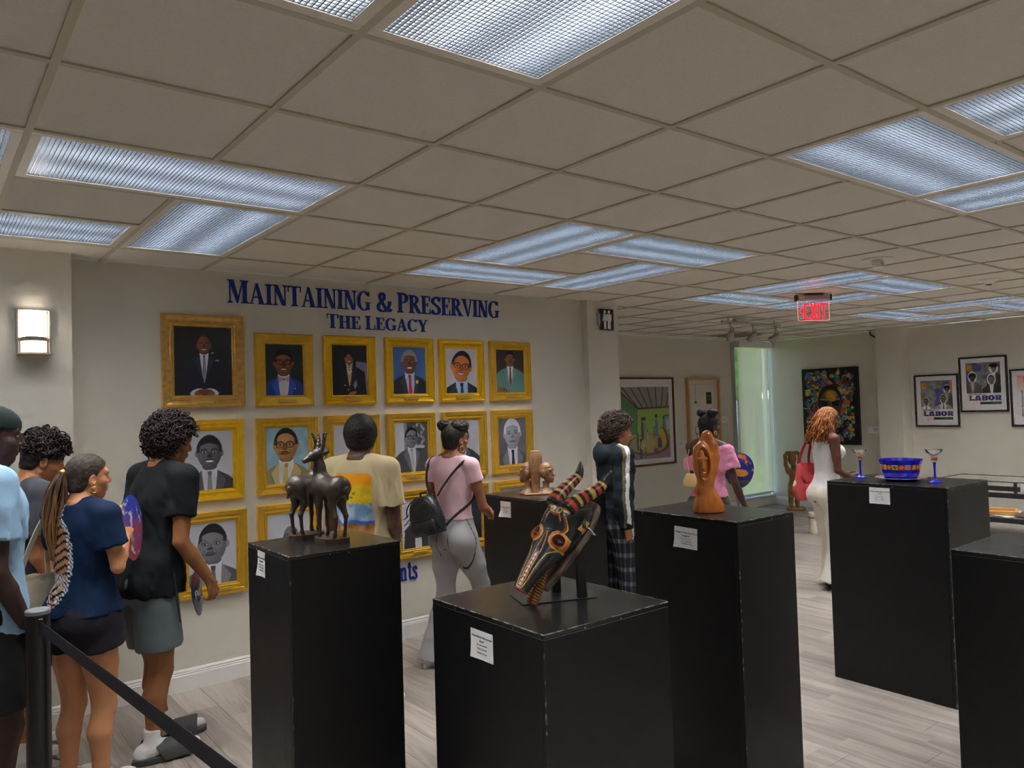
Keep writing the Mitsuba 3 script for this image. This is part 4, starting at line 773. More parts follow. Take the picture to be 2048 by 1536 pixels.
c.poly([(.20, .24), (.28, .24), (.30, .31), (.20, .33)], (74, 66, 62))
picture('framed_print', wallmat(9.668, YB, 1.520, '-y'), .785, 1.215, 'light_wood', c, 'pale line drawing with hanging lamp in light wood frame, behind the hair buns', 'picture', (.05, .05, .04, .04), prof=[(0, 0), (0, .055), (.004, .058), (.030, .058), (.033, .055), (.033, .012)])
for x, z, w, l in ((9.122, 1.131, .130, 'small white label card right of the green room painting'), (10.21, 1.475, .13, 'small white label card right of the line drawing by the window')):
    t = thing('label_card', l, 'label card', 'label cards beside pictures'); M = wallmat(x, YB, z, '-y'); put(t+'__card', xf(bx(-w/2, w/2, -.006, -.0005, -.045, .045), M), 'paper')
    for k in range(4): put(t+'__text_line', xf(bx(-w*.36, w*(.36-.08*k), -.0066, -.0060, .022-.014*k, .026-.014*k), M), 'ink')
# collage painting: a face with dark glasses among coloured discs
r = np.random.default_rng(21); c = Canvas(.92, 1.21, 330, (20, 24, 26))
pal = [(34, 104, 170), (40, 140, 190), (204, 84, 40), (216, 120, 44), (176, 52, 44), (72, 130, 96), (110, 156, 120), (96, 66, 120), (60, 52, 130), (196, 166, 70), (150, 120, 96), (80, 84, 90), (186, 120, 110), (136, 170, 190), (168, 176, 54), (30, 110, 112)]
for k in range(430):
    x, y = .07+.78*r.random(), .06+1.09*r.random(); R_ = .018+.026*r.random(); q = pal[r.integers(len(pal))]
    if r.random() < .25: q = tuple(np.asarray(q)*.45)
    c.ell(x, y, R_, R_*(.8+.5*r.random()), q, rot=r.random()*3)
    if r.random() < .6: c.ell(x+.01*r.standard_normal(), y+.01*r.standard_normal(), R_*.5, R_*.4, pal[r.integers(len(pal))], rot=r.random()*3, a=.8)
    if r.random() < .12: c.line([(x, y), (x+.06*r.standard_normal(), y+.06*r.standard_normal())], .005, (226, 214, 190))
F_ = (.46, .70)
c.ell(F_[0], F_[1]-.02, .20, .27, (30, 30, 28)); c.ell(F_[0]+.01, F_[1]-.06, .175, .235, (86, 74, 54)); c.ell(F_[0]+.02, F_[1]+.08, .09, .075, (196, 138, 34), soft=.02); c.ell(F_[0]+.05, F_[1]+.02, .045, .06, (206, 150, 40), soft=.02)
for q in (-1, 1): c.poly([(F_[0]+q*.02, F_[1]-.02), (F_[0]+q*.165, F_[1]-.005), (F_[0]+q*.15, F_[1]-.085), (F_[0]+q*.06, F_[1]-.10)], (20, 15, 22)); c.line([(F_[0]+q*.02, F_[1]+.005), (F_[0]+q*.16, F_[1]+.02)], .007, (150, 140, 110))
c.poly([(F_[0]-.03, F_[1]-.08), (F_[0]+.03, F_[1]-.08), (F_[0]+.05, F_[1]-.18), (F_[0]-.05, F_[1]-.18)], (120, 92, 52), soft=.01); c.ell(F_[0], F_[1]-.235, .07, .022, (96, 50, 44)); c.ell(F_[0], F_[1]-.30, .11, .03, (50, 42, 34), soft=.02)
c.poly([(F_[0]-.10, F_[1]-.27), (F_[0]+.10, F_[1]-.27), (F_[0]+.13, F_[1]-.42), (F_[0]-.13, F_[1]-.42)], (60, 50, 40), soft=.02); c.P *= (.8+.4*c.noise(30, 6))[..., None]
t = thing('canvas_painting', 'unframed black canvas of many coloured discs around a face in dark glasses', 'painting'); M = wallmat(XR, 6.475, 1.630, '-x')
put(t+'__canvas', xf(cbox(-.47, .47, -.045, -.001, -.605, .605, .003), M), 'black_plastic'); m = frame_of((-.46, -.0458, -.600), (1, 0, 0), (0, -1, 0), (0, 0, 1)); m[:3, 1] *= 1.2/1.21
g, col = c.mesh(M@m); put(t+'__painted_face', g, 'print', color=col, smooth=True)
t = thing('label_card', 'small white label card right of the disc painting', 'label card', 'label cards beside pictures'); M = wallmat(XR, 5.815, 1.255, '-x'); put(t+'__card', xf(bx(-.085, .085, -.006, -.0005, -.052, .052), M), 'paper')
for k in range(3): put(t+'__text_line', xf(bx(.0, .075-.015*k, -.0066, -.0060, .020-.018*k, .025-.018*k), M), 'ink')
# LABOR posters
def stamp(c, x0, y0, s): c.rect(x0, y0, x0+s, y0+s*1.12, (230, 160, 40)); c.rect(x0+.08*s, y0+.08*s, x0+.92*s, y0+1.04*s, (190, 116, 26)); c.rect(x0+.25*s, y0+.30*s, x0+.36*s, y0+.85*s, (226, 180, 80)); c.rect(x0+.25*s, y0+.75*s, x0+.75*s, y0+.85*s, (226, 180, 80)); c.rect(x0+.2*s, y0+.16*s, x0+.8*s, y0+.22*s, (226, 180, 80))
BLK_ = {'L': [(0, 0), (.9, 0), (.9, .34), (.42, .34), (.42, 1), (0, 1)], 'A': None, 'B': None, 'O': None, 'R': None}
def slab(c, ch, x, y, w, h, col, hole=(228, 226, 222)):
    P = lambda *q: [(x+a*w, y+b*h) for a, b in q]
    if ch == 'L': c.poly(P((.05, 0), (.95, 0), (.95, .36), (.50, .28), (.50, .84), (.58, 1), (.05, 1), (.14, .84), (.14, .16)), col)
    if ch == 'A': c.poly(P((0, 0), (.42, 0), (.42, .16), (.60, .16), (.58, 0), (1, 0), (.76, 1), (.26, 1)), col); c.poly(P((.44, .38), (.57, .38), (.51, .74)), hole)
    if ch == 'B': c.poly(P((.05, 0), (.80, 0), (.97, .14), (.97, .40), (.86, .52), (.95, .62), (.95, .86), (.80, 1), (.05, 1), (.12, .84), (.12, .16)), col); c.rect(x+.42*w, y+.22*h, x+.58*w, y+.40*h, hole); c.rect(x+.42*w, y+.64*h, x+.58*w, y+.80*h, hole)
    if ch == 'O': c.ell(x+.5*w, y+.5*h, .50*w, .52*h, col); c.rect(x+.42*w, y+.25*h, x+.58*w, y+.75*h, hole)
    if ch == 'R': c.poly(P((.05, 0), (.46, 0), (.46, .32), (.62, 0), (1, 0), (.84, .44), (.97, .58), (.97, .86), (.82, 1), (.05, 1), (.12, .84), (.12, .16)), col); c.rect(x+.43*w, y+.60*h, x+.60*w, y+.80*h, hole)
def tiny(c, text, x, y, h, col, up=False):
    """flat lettering in a print: filled from the glyph outlines"""
    for gm in meshkit.text_mesh(text, h, .001, True).split(only_watertight=False):
        v = gm.vertices; a, b = v[:, :2].min(0), v[:, :2].max(0)
        if up: c.rect(x-b[1], y+a[0], x-a[1], y+b[0], col, a=.8)
        else: c.rect(x+a[0]+.0005, y+a[1], x+b[0]-.0005, y+b[1], col, a=.75)
def poster(seed):
    c = Canvas(.40, .50, 300, (226, 224, 220)); r = np.random.default_rng(seed); n1, n2 = c.noise(9, seed), c.noise(22, seed+1)
    m = c.Y > .145; g = np.clip(.06+.28*n2, 0, 1); base = mixc(np.stack([g, g, g*.9], -1), lin((74, 66, 130))*1.0, smoothstep(.45, .62, n1)); base = mixc(base, lin((160, 152, 90)), smoothstep(.62, .75, n1)*.35); c.P[m] = base[m]; return c
def poster_text(c, pink=(224, 150, 140)):
    c.P = np.where((c.Y < .145)[..., None], lin((226, 224, 220)), c.P); m = (c.Y < .145)&(c.X < .17); c.P[m] = mixc(lin((226, 224, 220)), lin(pink), smoothstep(.35, .65, c.noise(12, 2)))[m]
    tiny(c, 'African Americans and', .022, .126, .0135, (60, 50, 110)); x = .02
    for ch, w in zip('LABOR', (.072, .082, .078, .080, .080)): slab(c, ch, x, .058, w, .060, (46, 42, 92) if ch in 'BO' else (60, 54, 104)); x += w-.002
    c.rect(.155, .014, .400, .044, (40, 44, 50)); tiny(c, '2025 Black History Month', .29, .026, .006, (150, 150, 156))
def outline(c, x, y, s, **k): c.ell(x, y+.05*s, .95*s, 1.28*s, (236, 232, 226)); 
GR = (120, 112, 108)
c = poster(3); c.rect(.37, .36, .40, .50, (196, 120, 60)); stamp(c, .012, .405, .062)
outline(c, .335, .385, .044); sitter(c, .335, .385, .040, (84, 78, 76), (24, 22, 22), (70, 66, 64), (150, 146, 140), None, wide=2.0, style='afro', smile=1)
for x, y, s, su, gl in ((.065, .235, .046, (196, 192, 188), (40, 36, 34)), (.285, .268, .050, (150, 146, 142), (60, 56, 54))):
    c.ell(x, y, .85*s, 1.25*s, (236, 232, 226)); sitter(c, x, y, s, (104, 98, 94), (50, 48, 46), su, (222, 220, 216), (36, 34, 40), wide=2.15, style='fade', glasses=gl, smile=0)
poster_text(c); POS1 = c
c = poster(8); stamp(c, .012, .405, .062); c.ell(.325, .425, .052, .062, (236, 232, 226)); sitter(c, .325, .425, .043, (150, 144, 140), (20, 18, 18), (46, 44, 44), (226, 224, 220), None, wide=1.9, style='short', smile=0); c.ell(.325, .460, .052, .026, (24, 22, 24))
c.ell(.075, .335, .052, .068, (236, 232, 226)); sitter(c, .075, .325, .046, (70, 64, 62), (30, 28, 28), (74, 70, 68), (176, 172, 168), None, wide=2.2, style='afro', smile=0)
c.ell(.295, .300, .050, .068, (236, 232, 226)); sitter(c, .295, .295, .052, (120, 114, 110), (40, 38, 38), (40, 38, 40), (232, 230, 226), (226, 224, 222), wide=2.1, bow=True, style='fade', smile=0)
poster_text(c, (236, 190, 150)); POS2 = c
c = Canvas(.40, .50, 300, (226, 224, 220)); c.P = mixc(lin((228, 224, 220)), lin((232, 120, 110)), smoothstep(.40, .0, c.Y*.0+np.abs(c.Y-.50)*1.6+c.X)*.9*(c.noise(10, 4)+.4))
for k, ch in enumerate('LABOR'): c.rect(.07, .405-.093*k, .40, .485-.093*k, (44, 42, 66)); slab(c, ch, .075, .408-.093*k, .30, .074, (70, 66, 120), hole=(150, 150, 190))
tiny(c, 'African Americans and', .055, .04, .020, (80, 60, 110), up=True); POS3 = c
BF = [(0, 0), (0, .026), (.003, .029), (.020, .029), (.023, .026), (.023, .012)]
PG = 'LABOR posters on the right wall'
picture('framed_poster', wallmat(XR, 4.884, 1.678, '-x'), .596, .742, 'frame_black', POS1, 'lower left of the black-framed LABOR posters, three cut-out people', 'poster', (.085, .085, .085, .085), PG, BF)
picture('framed_poster', wallmat(XR, 4.272, 1.888, '-x'), .596, .755, 'frame_black', POS2, 'topmost black-framed LABOR poster, man in bow tie below a woman in a hat', 'poster', (.085, .085, .085, .085), PG, BF)
picture('framed_poster', wallmat(XR, 3.652, 1.690, '-x'), .596, .755, 'frame_black', POS3, 'black-framed poster with LABOR stacked downwards, cut by the right picture edge', 'poster', (.085, .085, .085, .085), PG, BF)

# ------------------------------------------------------------------ window with a roller shade, and what lies outside
bsdf('pane', {'type': 'thindielectric', 'int_ior': 1.5}, two=False)
scene['shade_cloth'] = {'type': 'blendbsdf', 'weight': 0.80, 'a': {'type': 'thindielectric', 'int_ior': 1.001}, 'b': {'type': 'principledthin', 'base_color': rgb(226, 210, 172), 'roughness': 0.9, 'diff_trans': 0.9, 'spec_trans': 0.0}}
w_ = struct('window_1', cat([bx(WX0, WX0+.05, YB+.02, YB+.08, WZ0, WZ1), bx(XR-.05, XR, YB+.02, YB+.08, WZ0, WZ1), bx(WX0+.05, XR-.05, YB+.02, YB+.08, WZ0, WZ0+.05), bx(WX0+.05, XR-.05, YB+.02, YB+.08, WZ1-.05, WZ1)]), 'aluminium')
put('window_1__pane', trimesh.Trimesh([(WX0+.05, YB+.05, WZ0+.05), (XR-.05, YB+.05, WZ0+.05), (XR-.05, YB+.05, WZ1-.05), (WX0+.05, YB+.05, WZ1-.05)], [(0, 1, 2), (0, 2, 3)], process=False), 'pane')
put('window_1__mullion', cbox(WX0-.07, WX0, YB-.03, YB+.06, 0, WZ1, .003), 'aluminium'); put('window_1__sill', cbox(WX0-.02, XR, YB-.05, YB+.02, WZ0-.03, WZ0, .003), 'trim_white')
t = thing('roller_shade', 'translucent cream roller shade with white headbox over the corner window', 'window shade')
xs = np.linspace(WX0+.045, XR-.06, 24); zs = np.linspace(WZ0+.06, WZ1-.08, 30); XX, ZZ = np.meshgrid(xs, zs); YY = YB-.045+.0035*np.sin(XX*26)*np.clip((WZ1-ZZ)/2, 0, 1)
i, j = np.meshgrid(np.arange(29), np.arange(23), indexing='ij'); a = (i*24+j).ravel(); q = np.stack([a, a+1, a+25, a+24], 1)
put(t+'__cloth', trimesh.Trimesh(np.stack([XX, YY, ZZ], -1).reshape(-1, 3), np.vstack([q[:, [0, 1, 2]], q[:, [0, 2, 3]]]), process=False), 'shade_cloth', smooth=True)
put(t+'__headbox', cbox(WX0+.02, XR-.005, YB-.115, YB-.01, WZ1-.115, WZ1-.015, .004), 'trim_white'); put(t+'__end_cap', cbox(WX0+.005, WX0+.0195, YB-.118, YB-.01, WZ1-.118, WZ1-.012, .003), 'fixture_white')
put(t+'__bottom_bar', cbox(WX0+.045, XR-.06, YB-.055, YB-.035, WZ0+.035, WZ0+.060, .003), 'trim_white'); put(t+'__pull_chain', tube([(XR-.035, YB-.06, WZ1-.12), (XR-.035, YB-.062, 1.6), (XR-.034, YB-.06, .9)], .004, 6), 'trim_white')
plain('lawn', mikit.proc(lambda p, n, uv: mikit.mix(lt((60, 92, 34)), lt((128, 150, 66)), mikit.fbm(p.x*1.3, p.y*1.3, 0, 3))), 0.9, 0.1); plain('leaves', mikit.proc(lambda p, n, uv: mikit.mix(lt((38, 66, 26)), lt((112, 140, 60)), mikit.fbm(p.x*4, p.y*4, p.z*4, 3))), 0.8, 0.2); plain('bark', (92, 80, 66), 0.9, 0.1)
struct('ground_outside', bx(4, 40, YB+.12, 40, -.2, -.1), 'lawn')
for i, (x, y, hh, rr) in enumerate(((15.0, 10.7, 2.6, 1.0), (19.6, 13.4, 3.4, 1.5), (25.0, 12.6, 3.6, 1.8), (19.5, 18.5, 4.2, 2.0), (25.0, 17.6, 4.4, 2.2), (32.5, 22.6, 5.2, 3.2))):
    t = thing('tree', ['bushy green tree blurred behind the window shade, nearest the window', 'tall tree blurred behind the window shade, in the middle', 'green tree behind the window shade, at its right', 'far tree behind the window shade, at its left', 'tall far tree behind the window shade, at its far right', 'tallest far tree behind the window shade'][i], 'tree', 'trees outside the window')
    put(t+'__trunk', tube([(x, y, -.1), (x+.05, y, hh*.5), (x, y, hh)], [.14, .11, .08], 8), 'bark', smooth=True); m = trimesh.creation.icosphere(4, rr); m.vertices *= 1+.45*(meshkit.fbm(m.vertices*1.6+i*7, 4)-.5)[:, None]*2; m.apply_translation((x, y, hh+.3)); put(t+'__crown', m, 'leaves')

# ------------------------------------------------------------------ glass display case at the right
plain('case_black', (40, 38, 42), 0.4, 0.4); plain('wood_brown', (96, 74, 62), 0.5, 0.4); plain('wood_orange', (206, 150, 66), 0.5, 0.4); plain('drift_grey', (120, 110, 104), 0.7, 0.3); plain('pebble', VC, 0.6, 0.3)
t = thing('display_case', 'low black-framed glass display case with carvings inside, at the right edge', 'display case'); CX0, CX1, CY0, CY1 = 10.30, 11.05, 2.30, 4.45
put(t+'__base_tray', cat([cbox(CX0, CX1, CY0, CY1, .200, .262, .003)]), 'case_black'); put(t+'__middle_rail', cat([cbox(CX0, CX0+.03, CY0, CY1, .500, .562, .003), cbox(CX1-.03, CX1, CY0, CY1, .500, .562, .003)]), 'case_black')
for y in (CY0, 2.99, 3.545, CY1-.035):
    put(t+'__post', cbox(CX0, CX0+.028, y, y+.030, .562, .686, .002), 'case_black')
    if y in (CY0, CY1-.035):
        for x in (CX0+.001, CX1-.031): put(t+'__leg', cbox(x, x+.03, y+.001, y+.034, 0, .199, .002), 'case_black'); put(t+'__corner_post', cbox(x, x+.029, y+.001, y+.034, .2625, .4995, .002), 'case_black')
put(t+'__top_rim', cat([cbox(CX0, CX0+.012, CY0, CY1, .686, .698, .002), cbox(CX1-.012, CX1, CY0, CY1, .686, .698, .002), cbox(CX0+.012, CX1-.012, CY0, CY0+.012, .686, .698, .002), cbox(CX0+.012, CX1-.012, CY1-.012, CY1, .686, .698, .002)]), 'sign_navy')
quad = lambda a, b, c_, d: trimesh.Trimesh([a, b, c_, d], [(0, 1, 2), (0, 2, 3)], process=False)
put(t+'__glass', quad((CX0+.014, CY0+.03, .2625), (CX0+.014, CY1-.03, .2625), (CX0+.014, CY1-.03, .499), (CX0+.014, CY0+.03, .499)), 'pane'); put(t+'__glass', quad((CX0+.012, CY0+.012, .694), (CX1-.012, CY0+.012, .694), (CX1-.012, CY1-.012, .694), (CX0+.012, CY1-.012, .694)), 'pane')
k = put(t+'__patterned_cloth', Canvas(.70, 2.05, 260, (226, 230, 226)).mesh(frame_of((CX0+.04, CY0+.05, .2635), (1, 0, 0), (0, 0, 1)))[0], 'pebble', smooth=True, color=None if False else (lambda c: (c.__setattr__('P', mixc(lin((232, 236, 232)), lin((20, 22, 22)), smoothstep(.52, .56, meshkit.fbm(np.stack([c.X*22, c.Y*9, c.X*0], -1), 3)))), c.mesh(np.eye(4))[1])[1])(Canvas(.70, 2.05, 260, (0, 0, 0))))
t = thing('wooden_tray', 'flat orange wooden frame lying in the glass display case', 'tray'); M = frame_of((10.62, 3.90, .268), (math.cos(.35), math.sin(.35), 0), (0, 0, 1))
solo(t, xf(cat([cbox(-.17, .17, -.24, -.21, 0, .045, .003), cbox(-.17, .17, .21, .24, 0, .045, .003), cbox(-.17, -.14, -.21, .21, 0, .045, .003), cbox(.14, .17, -.21, .21, 0, .045, .003), bx(-.14, .14, -.21, .21, .004, .012)]), M), 'wood_orange')
t = thing('carved_mask', 'dark brown oval carved mask lying in the glass display case', 'mask'); M = frame_of((10.46, 3.44, .270), (math.cos(1.5), math.sin(1.5), 0), (0, 0, 1))
solo(t, xf(field([ell((0, 0, 0), (.20, .105, .062)), (cone((-.06, 0, .055), (.06, 0, .062), .014, .010), .015), (ell((.10, 0, .045), (.03, .045, .016)), .01)], .006, k=.01, cut=[((0, 0, -1), 0)], carve=[(ell((-.05, .05, .058), (.03, .018, .012)), .006), (ell((-.05, -.05, .058), (.03, .018, .012)), .006)]), M), 'wood_brown', smooth=True)
t = thing('wooden_disc', 'round grey wooden carving leaning inside the glass display case', 'carving'); M = frame_of((10.88, 3.36, .268), (0, -1, 0), np.array((-.94, 0, .34)))
solo(t, xf(cat([xf(lathe([(0, -.02), (.20, -.02), (.205, 0), (.20, .02), (0, .02)], 40), frame_of((0, .205, 0), (1, 0, 0), (0, 0, 1))), cbox(-.13, -.05, .16, .36, .020, .05, .004), cbox(-.10, .20, .11, .14, .020, .04, .004)]), M), 'drift_grey')
t = thing('notice_card', 'white printed card standing behind the glass display case rail', 'card'); solo(t, bx(10.345, 10.35, 3.20, 3.52, .575, .682), 'paper')
for k in range(3): put(t+'__text_line', bx(10.3435, 10.3449, 3.26, 3.36-.02*k, .600+.03*k, .612+.03*k), 'ink')
# cream stand behind the woman in white
plain('cream_glaze', (222, 214, 192), 0.4, 0.4)
t = thing('pottery_stand', 'small cream pottery stand on the floor behind the woman in white', 'stand'); o = frame_of((9.25, 5.56, 0), (.50, 0, 0), (0, 0, .50), (0, .50, 0))
put(t+'__body', xf(lathe([(0, 0), (.10, 0), (.115, .04), (.085, .22), (.105, .40), (.11, .46), (0, .46)], 32), o), 'cream_glaze', smooth=40); put(t+'__band', xf(lathe([(.108, .405), (.116, .405), (.116, .428), (.108, .428)], 32), o), 'wood_brown'); put(t+'__lid', xf(lathe([(0, .461), (.115, .461), (.12, .50), (.10, .56), (0, .56)], 32), o), 'cream_glaze', smooth=40)
t = thing('wall_hook', 'short bent dark cable hanging from the ceiling corner above the disc painting', 'cable'); solo(t, tube([(XR-.02, 5.80, H-.002), (XR-.022, 5.79, 2.70), (XR-.03, 5.70, 2.64), (XR-.03, 5.64, 2.62)], .010, 8), 'black_plastic', smooth=True)
# ------------------------------------------------------------------ sculptures (built in frames turned the way they stand)
plain('carved_dark', mikit.proc(lambda p, n, uv: mikit.mix(lt((44, 36, 31)), lt((74, 60, 50)), mikit.fbm(p.x*30+mikit.fbm(p.x*8, p.y*8, p.z*8)*3, p.y*30, p.z*9, 3))), 0.36, 0.5)
plain('honey_wood', mikit.proc(lambda p, n, uv: mikit.mix(lt((150, 80, 28)), lt((186, 108, 44)), mikit.fbm(p.x*70+mikit.fbm(p.x*9, p.y*9, p.z*9)*2, p.y*70, p.z*10, 3))), 0.20, 0.6, clearcoat=0.5, clearcoat_gloss=0.9)
plain('brown_wood', mikit.proc(lambda p, n, uv: mikit.mix(lt((112, 78, 54)), lt((158, 118, 84)), mikit.fbm(p.x*60, p.y*60, p.z*14, 3))), 0.40, 0.5)
plain('tan_wood', mikit.proc(lambda p, n, uv: mikit.mix(lt((128, 92, 50)), lt((172, 130, 78)), mikit.fbm(p.x*26, p.y*26, p.z*6, 3))), 0.55, 0.4)
plain('lacquer', VC, 0.22, 0.5, clearcoat=0.3); plain('matte_color', VC, 0.55, 0.4)
AX, AY = np.array((CR[0], CR[1], 0))/math.hypot(CR[0], CR[1]), np.array((CF[0], CF[1], 0))/math.hypot(CF[0], CF[1])
def vframe(o, turn=0.0):
    c, s = math.cos(turn), math.sin(turn); return frame_of(o, c*AX+s*AY, (0, 0, 1), -s*AX+c*AY)
# two gazelles
def gazelle(o, turn, label, hgt=1.0, mirror=1):
    t = thing('gazelle_carving', label, 'sculpture', 'carved gazelles'); m_ = mirror
    P = []
    for q in (-1, 1):
        P += [(a, .010) for a in chain([(q*.026, -.050, .235), (q*.028, -.036, .165), (q*.029, -.062, .115), (q*.028, -.054, .040), (q*.028, -.048, .024)], [.031, .018, .0090, .0068, .0098])]
        P += [(a, .010) for a in chain([(q*.024, .052, .235), (q*.023, .050, .160), (q*.022, .054, .105), (q*.022, .050, .040), (q*.022, .056, .024)], [.026, .014, .0082, .0064, .0095])]
    P += [(a, .025) for a in chain([(0, -.052, .245), (0, -.006, .238), (0, .050, .252)], [.049, .042, .047])]
    P += [(cone((0, -.100, .235), (0, -.108, .195), .010, .005), .01)]
    P += [(a, .018) for a in chain([(0, .066, .275), (0, .074, .330), (-.004, .076, .385)], [.036, .025, .019])]
    P += [(a, .012) for a in chain([(-.004, .076, .390), (-.034, .080, .380), (-.072, .084, .362)], [.024, .019, .0115])]
    for q in (-1, 1):
        P += [(ell((.022+.004*q, .076+q*.030, .392), (.013, .022, .008), rotx(q*.5)), .006)]
        P += [(a, .004) for a in chain([(.004, .076+q*.012, .400), (.012, .076+q*.017, .424), (.018+.006*q, .076+q*.024, .448), (.016+.014*q, .076+q*.034, .482)], [.0105, .0092, .0074, .0036])]
    disp = lambda p: .0010*np.sin(p[:, 2]*420)*(p[:, 2] > .41)
    g = field(P, .0034, disp=disp); put(t+'__body', xf(g, vframe(o, turn)), 'carved_dark', smooth=True)
    for q in (-1, 1): put(t+'__eye', xf(trimesh.creation.icosphere(2, .0042), vframe(o, turn)@trimesh.transformations.translation_matrix((-.026, .080+q*.0185, .388))), 'black_plastic', smooth=True)
    a = np.linspace(0, 2*np.pi, 25)[:-1]; z = extrude(Polygon(np.stack([.064*np.cos(a), .094*np.sin(a)], 1)).simplify(.004), .024); put(t+'__base', xf(z, vframe(o, turn)), 'carved_dark')
gazelle((1.452, 3.190, 1.2), .95, 'front one of the two dark carved gazelles, nearer the camera, on its own base'); gazelle((1.418, 3.385, 1.2), -.55, 'rear one of the two dark carved gazelles, half behind the other')

# horned mask -------------------------------------------------------------------
MM = np.eye(4); MM[:3, :3] = [[.1096, -.8060, .5504], [-.9274, -.2211, -.0809], [-.1929, .6061, .7018]]; MM[:3, 3] = (1.8718, 2.3249, 1.0243)      # local: across, out of the face, along
MIR = np.linalg.det(MM[:3, :3]) < 0
def mput(key, g, mat, color=None, smooth=True, label=None):
    g = xf(g, MM)
    if MIR and g.volume < 0: g.invert()
    return put(key, g, mat, smooth=smooth, color=color, label=label)
t = thing('horned_mask', 'painted black animal mask with striped horns, open toothed jaw and orange-rimmed eyes', 'mask')
BK, GD, RD, OR, DR, GN = (26, 27, 30), (196, 158, 76), (176, 62, 44), (196, 112, 56), (96, 34, 28), (66, 88, 70)
sec = [(0, .082, .002, .036, .019), (0, .082, .05, .040, .022), (0, .080, .10, .047, .028), (0, .074, .15, .056, .036), (0, .066, .20, .068, .046), (0, .058, .26, .080, .060), (0, .054, .33, .086, .078), (0, .048, .40, .082, .090), (0, .03, .445, .072, .070), (0, .015, .475, .060, .040)]
P = [(loft(sec, 2.5), .01), (cone((0, .118, .275), (0, .106, .190), .007, .004), .006), (cone((0, .106, .190), (0, .100, .17), .004, .003), .004)]
C_ = []
for q in (-1, 1):
    P += [(cone((q*.048, .066, .257), (q*.0575, .0905, .257), .037, .0345), .005)]; C_ += [(cone((q*.0640, .1065, .257), (q*.070, .122, .257), .0265), .002)]
g = field(P, .0023, carve=C_, disp=lambda p: .0007*(meshkit.fbm(p*60, 3)-.5)); v = g.vertices
w, n_, l = v[:, 0], v[:, 1], v[:, 2]; aw = np.abs(w); col = np.tile(lin(BK), (len(v), 1))
def paint(mask, c): col[np.asarray(mask, bool)] = lin(c)
top = n_ > np.interp(l, [0, .1, .2, .3, .4], [.088, .088, .082, .09, .09])
paint((l < .175) & (n_ < np.interp(l, [0, .18], [.074, .05])) & (aw > .02), OR); paint(l < .006, RD)
he = np.interp(l, [.012, .05, .10, .15, .19], [.014, .0215, .025, .031, .042])             # nested lines on the muzzle
paint(top & (l > .012) & (l < .19) & (np.abs(aw-he) < .0022), GD); paint(top & (l > .010) & (l < .0150) & (aw < .015), GD)
hi = np.interp(l, [.020, .06, .14, .20, .275], [.008, .0115, .0115, .013, .004]); paint(top & (l > .020) & (l < .278) & (np.abs(aw-hi) < .0022), OR); paint(top & (aw < hi-.002) & (l > .02) & (l < .19), (46, 26, 40))
ph = ((l-.022) % .0195)/.0195; paint(top & (l > .022) & (l < .176) & (aw < .0068*(1-ph)), (224, 200, 150))
paint((aw > .040) & (np.abs(l-(.185+(aw-.04)*1.2)) < .003) & (n_ > .05) & (l < .24), GD)
for q in (-1, 1):
    d = np.hypot(w-q*.059, l-.257); s = np.hypot(w-q*.060, (l-.257))
    eye = (n_ > .060) & (w*q > 0); paint(eye & (d < .0400), GD); paint(eye & (d < .0330), OR); paint(eye & (d < .0265), (150, 70, 40))
rim = (l > .30) & (n_ > .03)
zig = .352+np.where(aw < .022, .006*(aw/.022), .006-.03*np.clip((aw-.022)/.02, 0, 1)*(aw < .042)); dl = l-zig
paint(rim & (np.abs(dl) < .0045) & (aw < .050), (120, 60, 44)); paint(rim & (np.abs(dl-.007) < .0022) & (aw < .050), GD)
edge = np.abs(aw-(.056+.010*np.sin((l-.29)*60))); paint((n_ > .03) & (l > .285) & (l < .36) & (edge < .0042), (120, 60, 44)); paint((n_ > .03) & (l > .285) & (l < .36) & (np.abs(aw-(.0625+.010*np.sin((l-.29)*60))) < .0020), GD)
for q in (-1, 1):
    for cx, r0 in ((.018, .010),):
        d = np.hypot(w-q*cx, (l-.375)*.8); paint(rim & (l > .36) & (l < .392) & (np.abs(d-r0) < .0022), GD); paint(rim & (l > .36) & (l < .388) & (d < r0-.004), (120, 60, 44))
def tri(c, r, a0, colr, side=1):
    u, vv = (n_-c[0]), (l-c[1]); m = np.ones(len(v), bool)
    for k in range(3):
        a = a0+k*2*np.pi/3; m &= (u*np.cos(a)+vv*np.sin(a)) < r*.5
    paint(m & (w*side > .055), colr)
for q in (-1, 1):
    tri((.052, .392), .020, .4, GN, q); tri((.026, .398), .020, 3.4, GD, q); tri((.056, .360), .020, .3, GD, q); tri((.030, .362), .020, 3.5, OR, q)
m = rim & (aw > .030) & (aw < .060) & (l > .376) & (l < .404-(aw-.03)*.6) & (n_ > .07); paint(m, GD)
mput(t+'__face', g, 'lacquer', col)
for q in (-1, 1):     # eyes: an almond with a slit
    e = field([ell((q*.0585, .0985, .257), (.024, .0075, .0115), rotz(q*-.35))], .0016, carve=[(ell((q*.0605, .106, .257), (.014, .005, .003)), .001)]); mput(t+'__eye', e, 'lacquer', np.tile(lin((30, 28, 30)), (len(e.vertices), 1)))
hp = np.array([(.040, .128, .392), (.050, .112, .450), (.060, .088, .500), (.068, .060, .560), (.068, .052, .592), (.074, .056, .622), (.086, .066, .655)]); tt = np.linspace(0, 1, 60); hs = CubicSpline(np.linspace(0, 1, 7), hp)(tt); hr = np.interp(tt, [0, .3, .62, .85, 1], [.031, .027, .021, .014, .004])
ln = np.concatenate([[0], np.cumsum(np.linalg.norm(np.diff(hs, axis=0), axis=1))]); ln /= ln[-1]
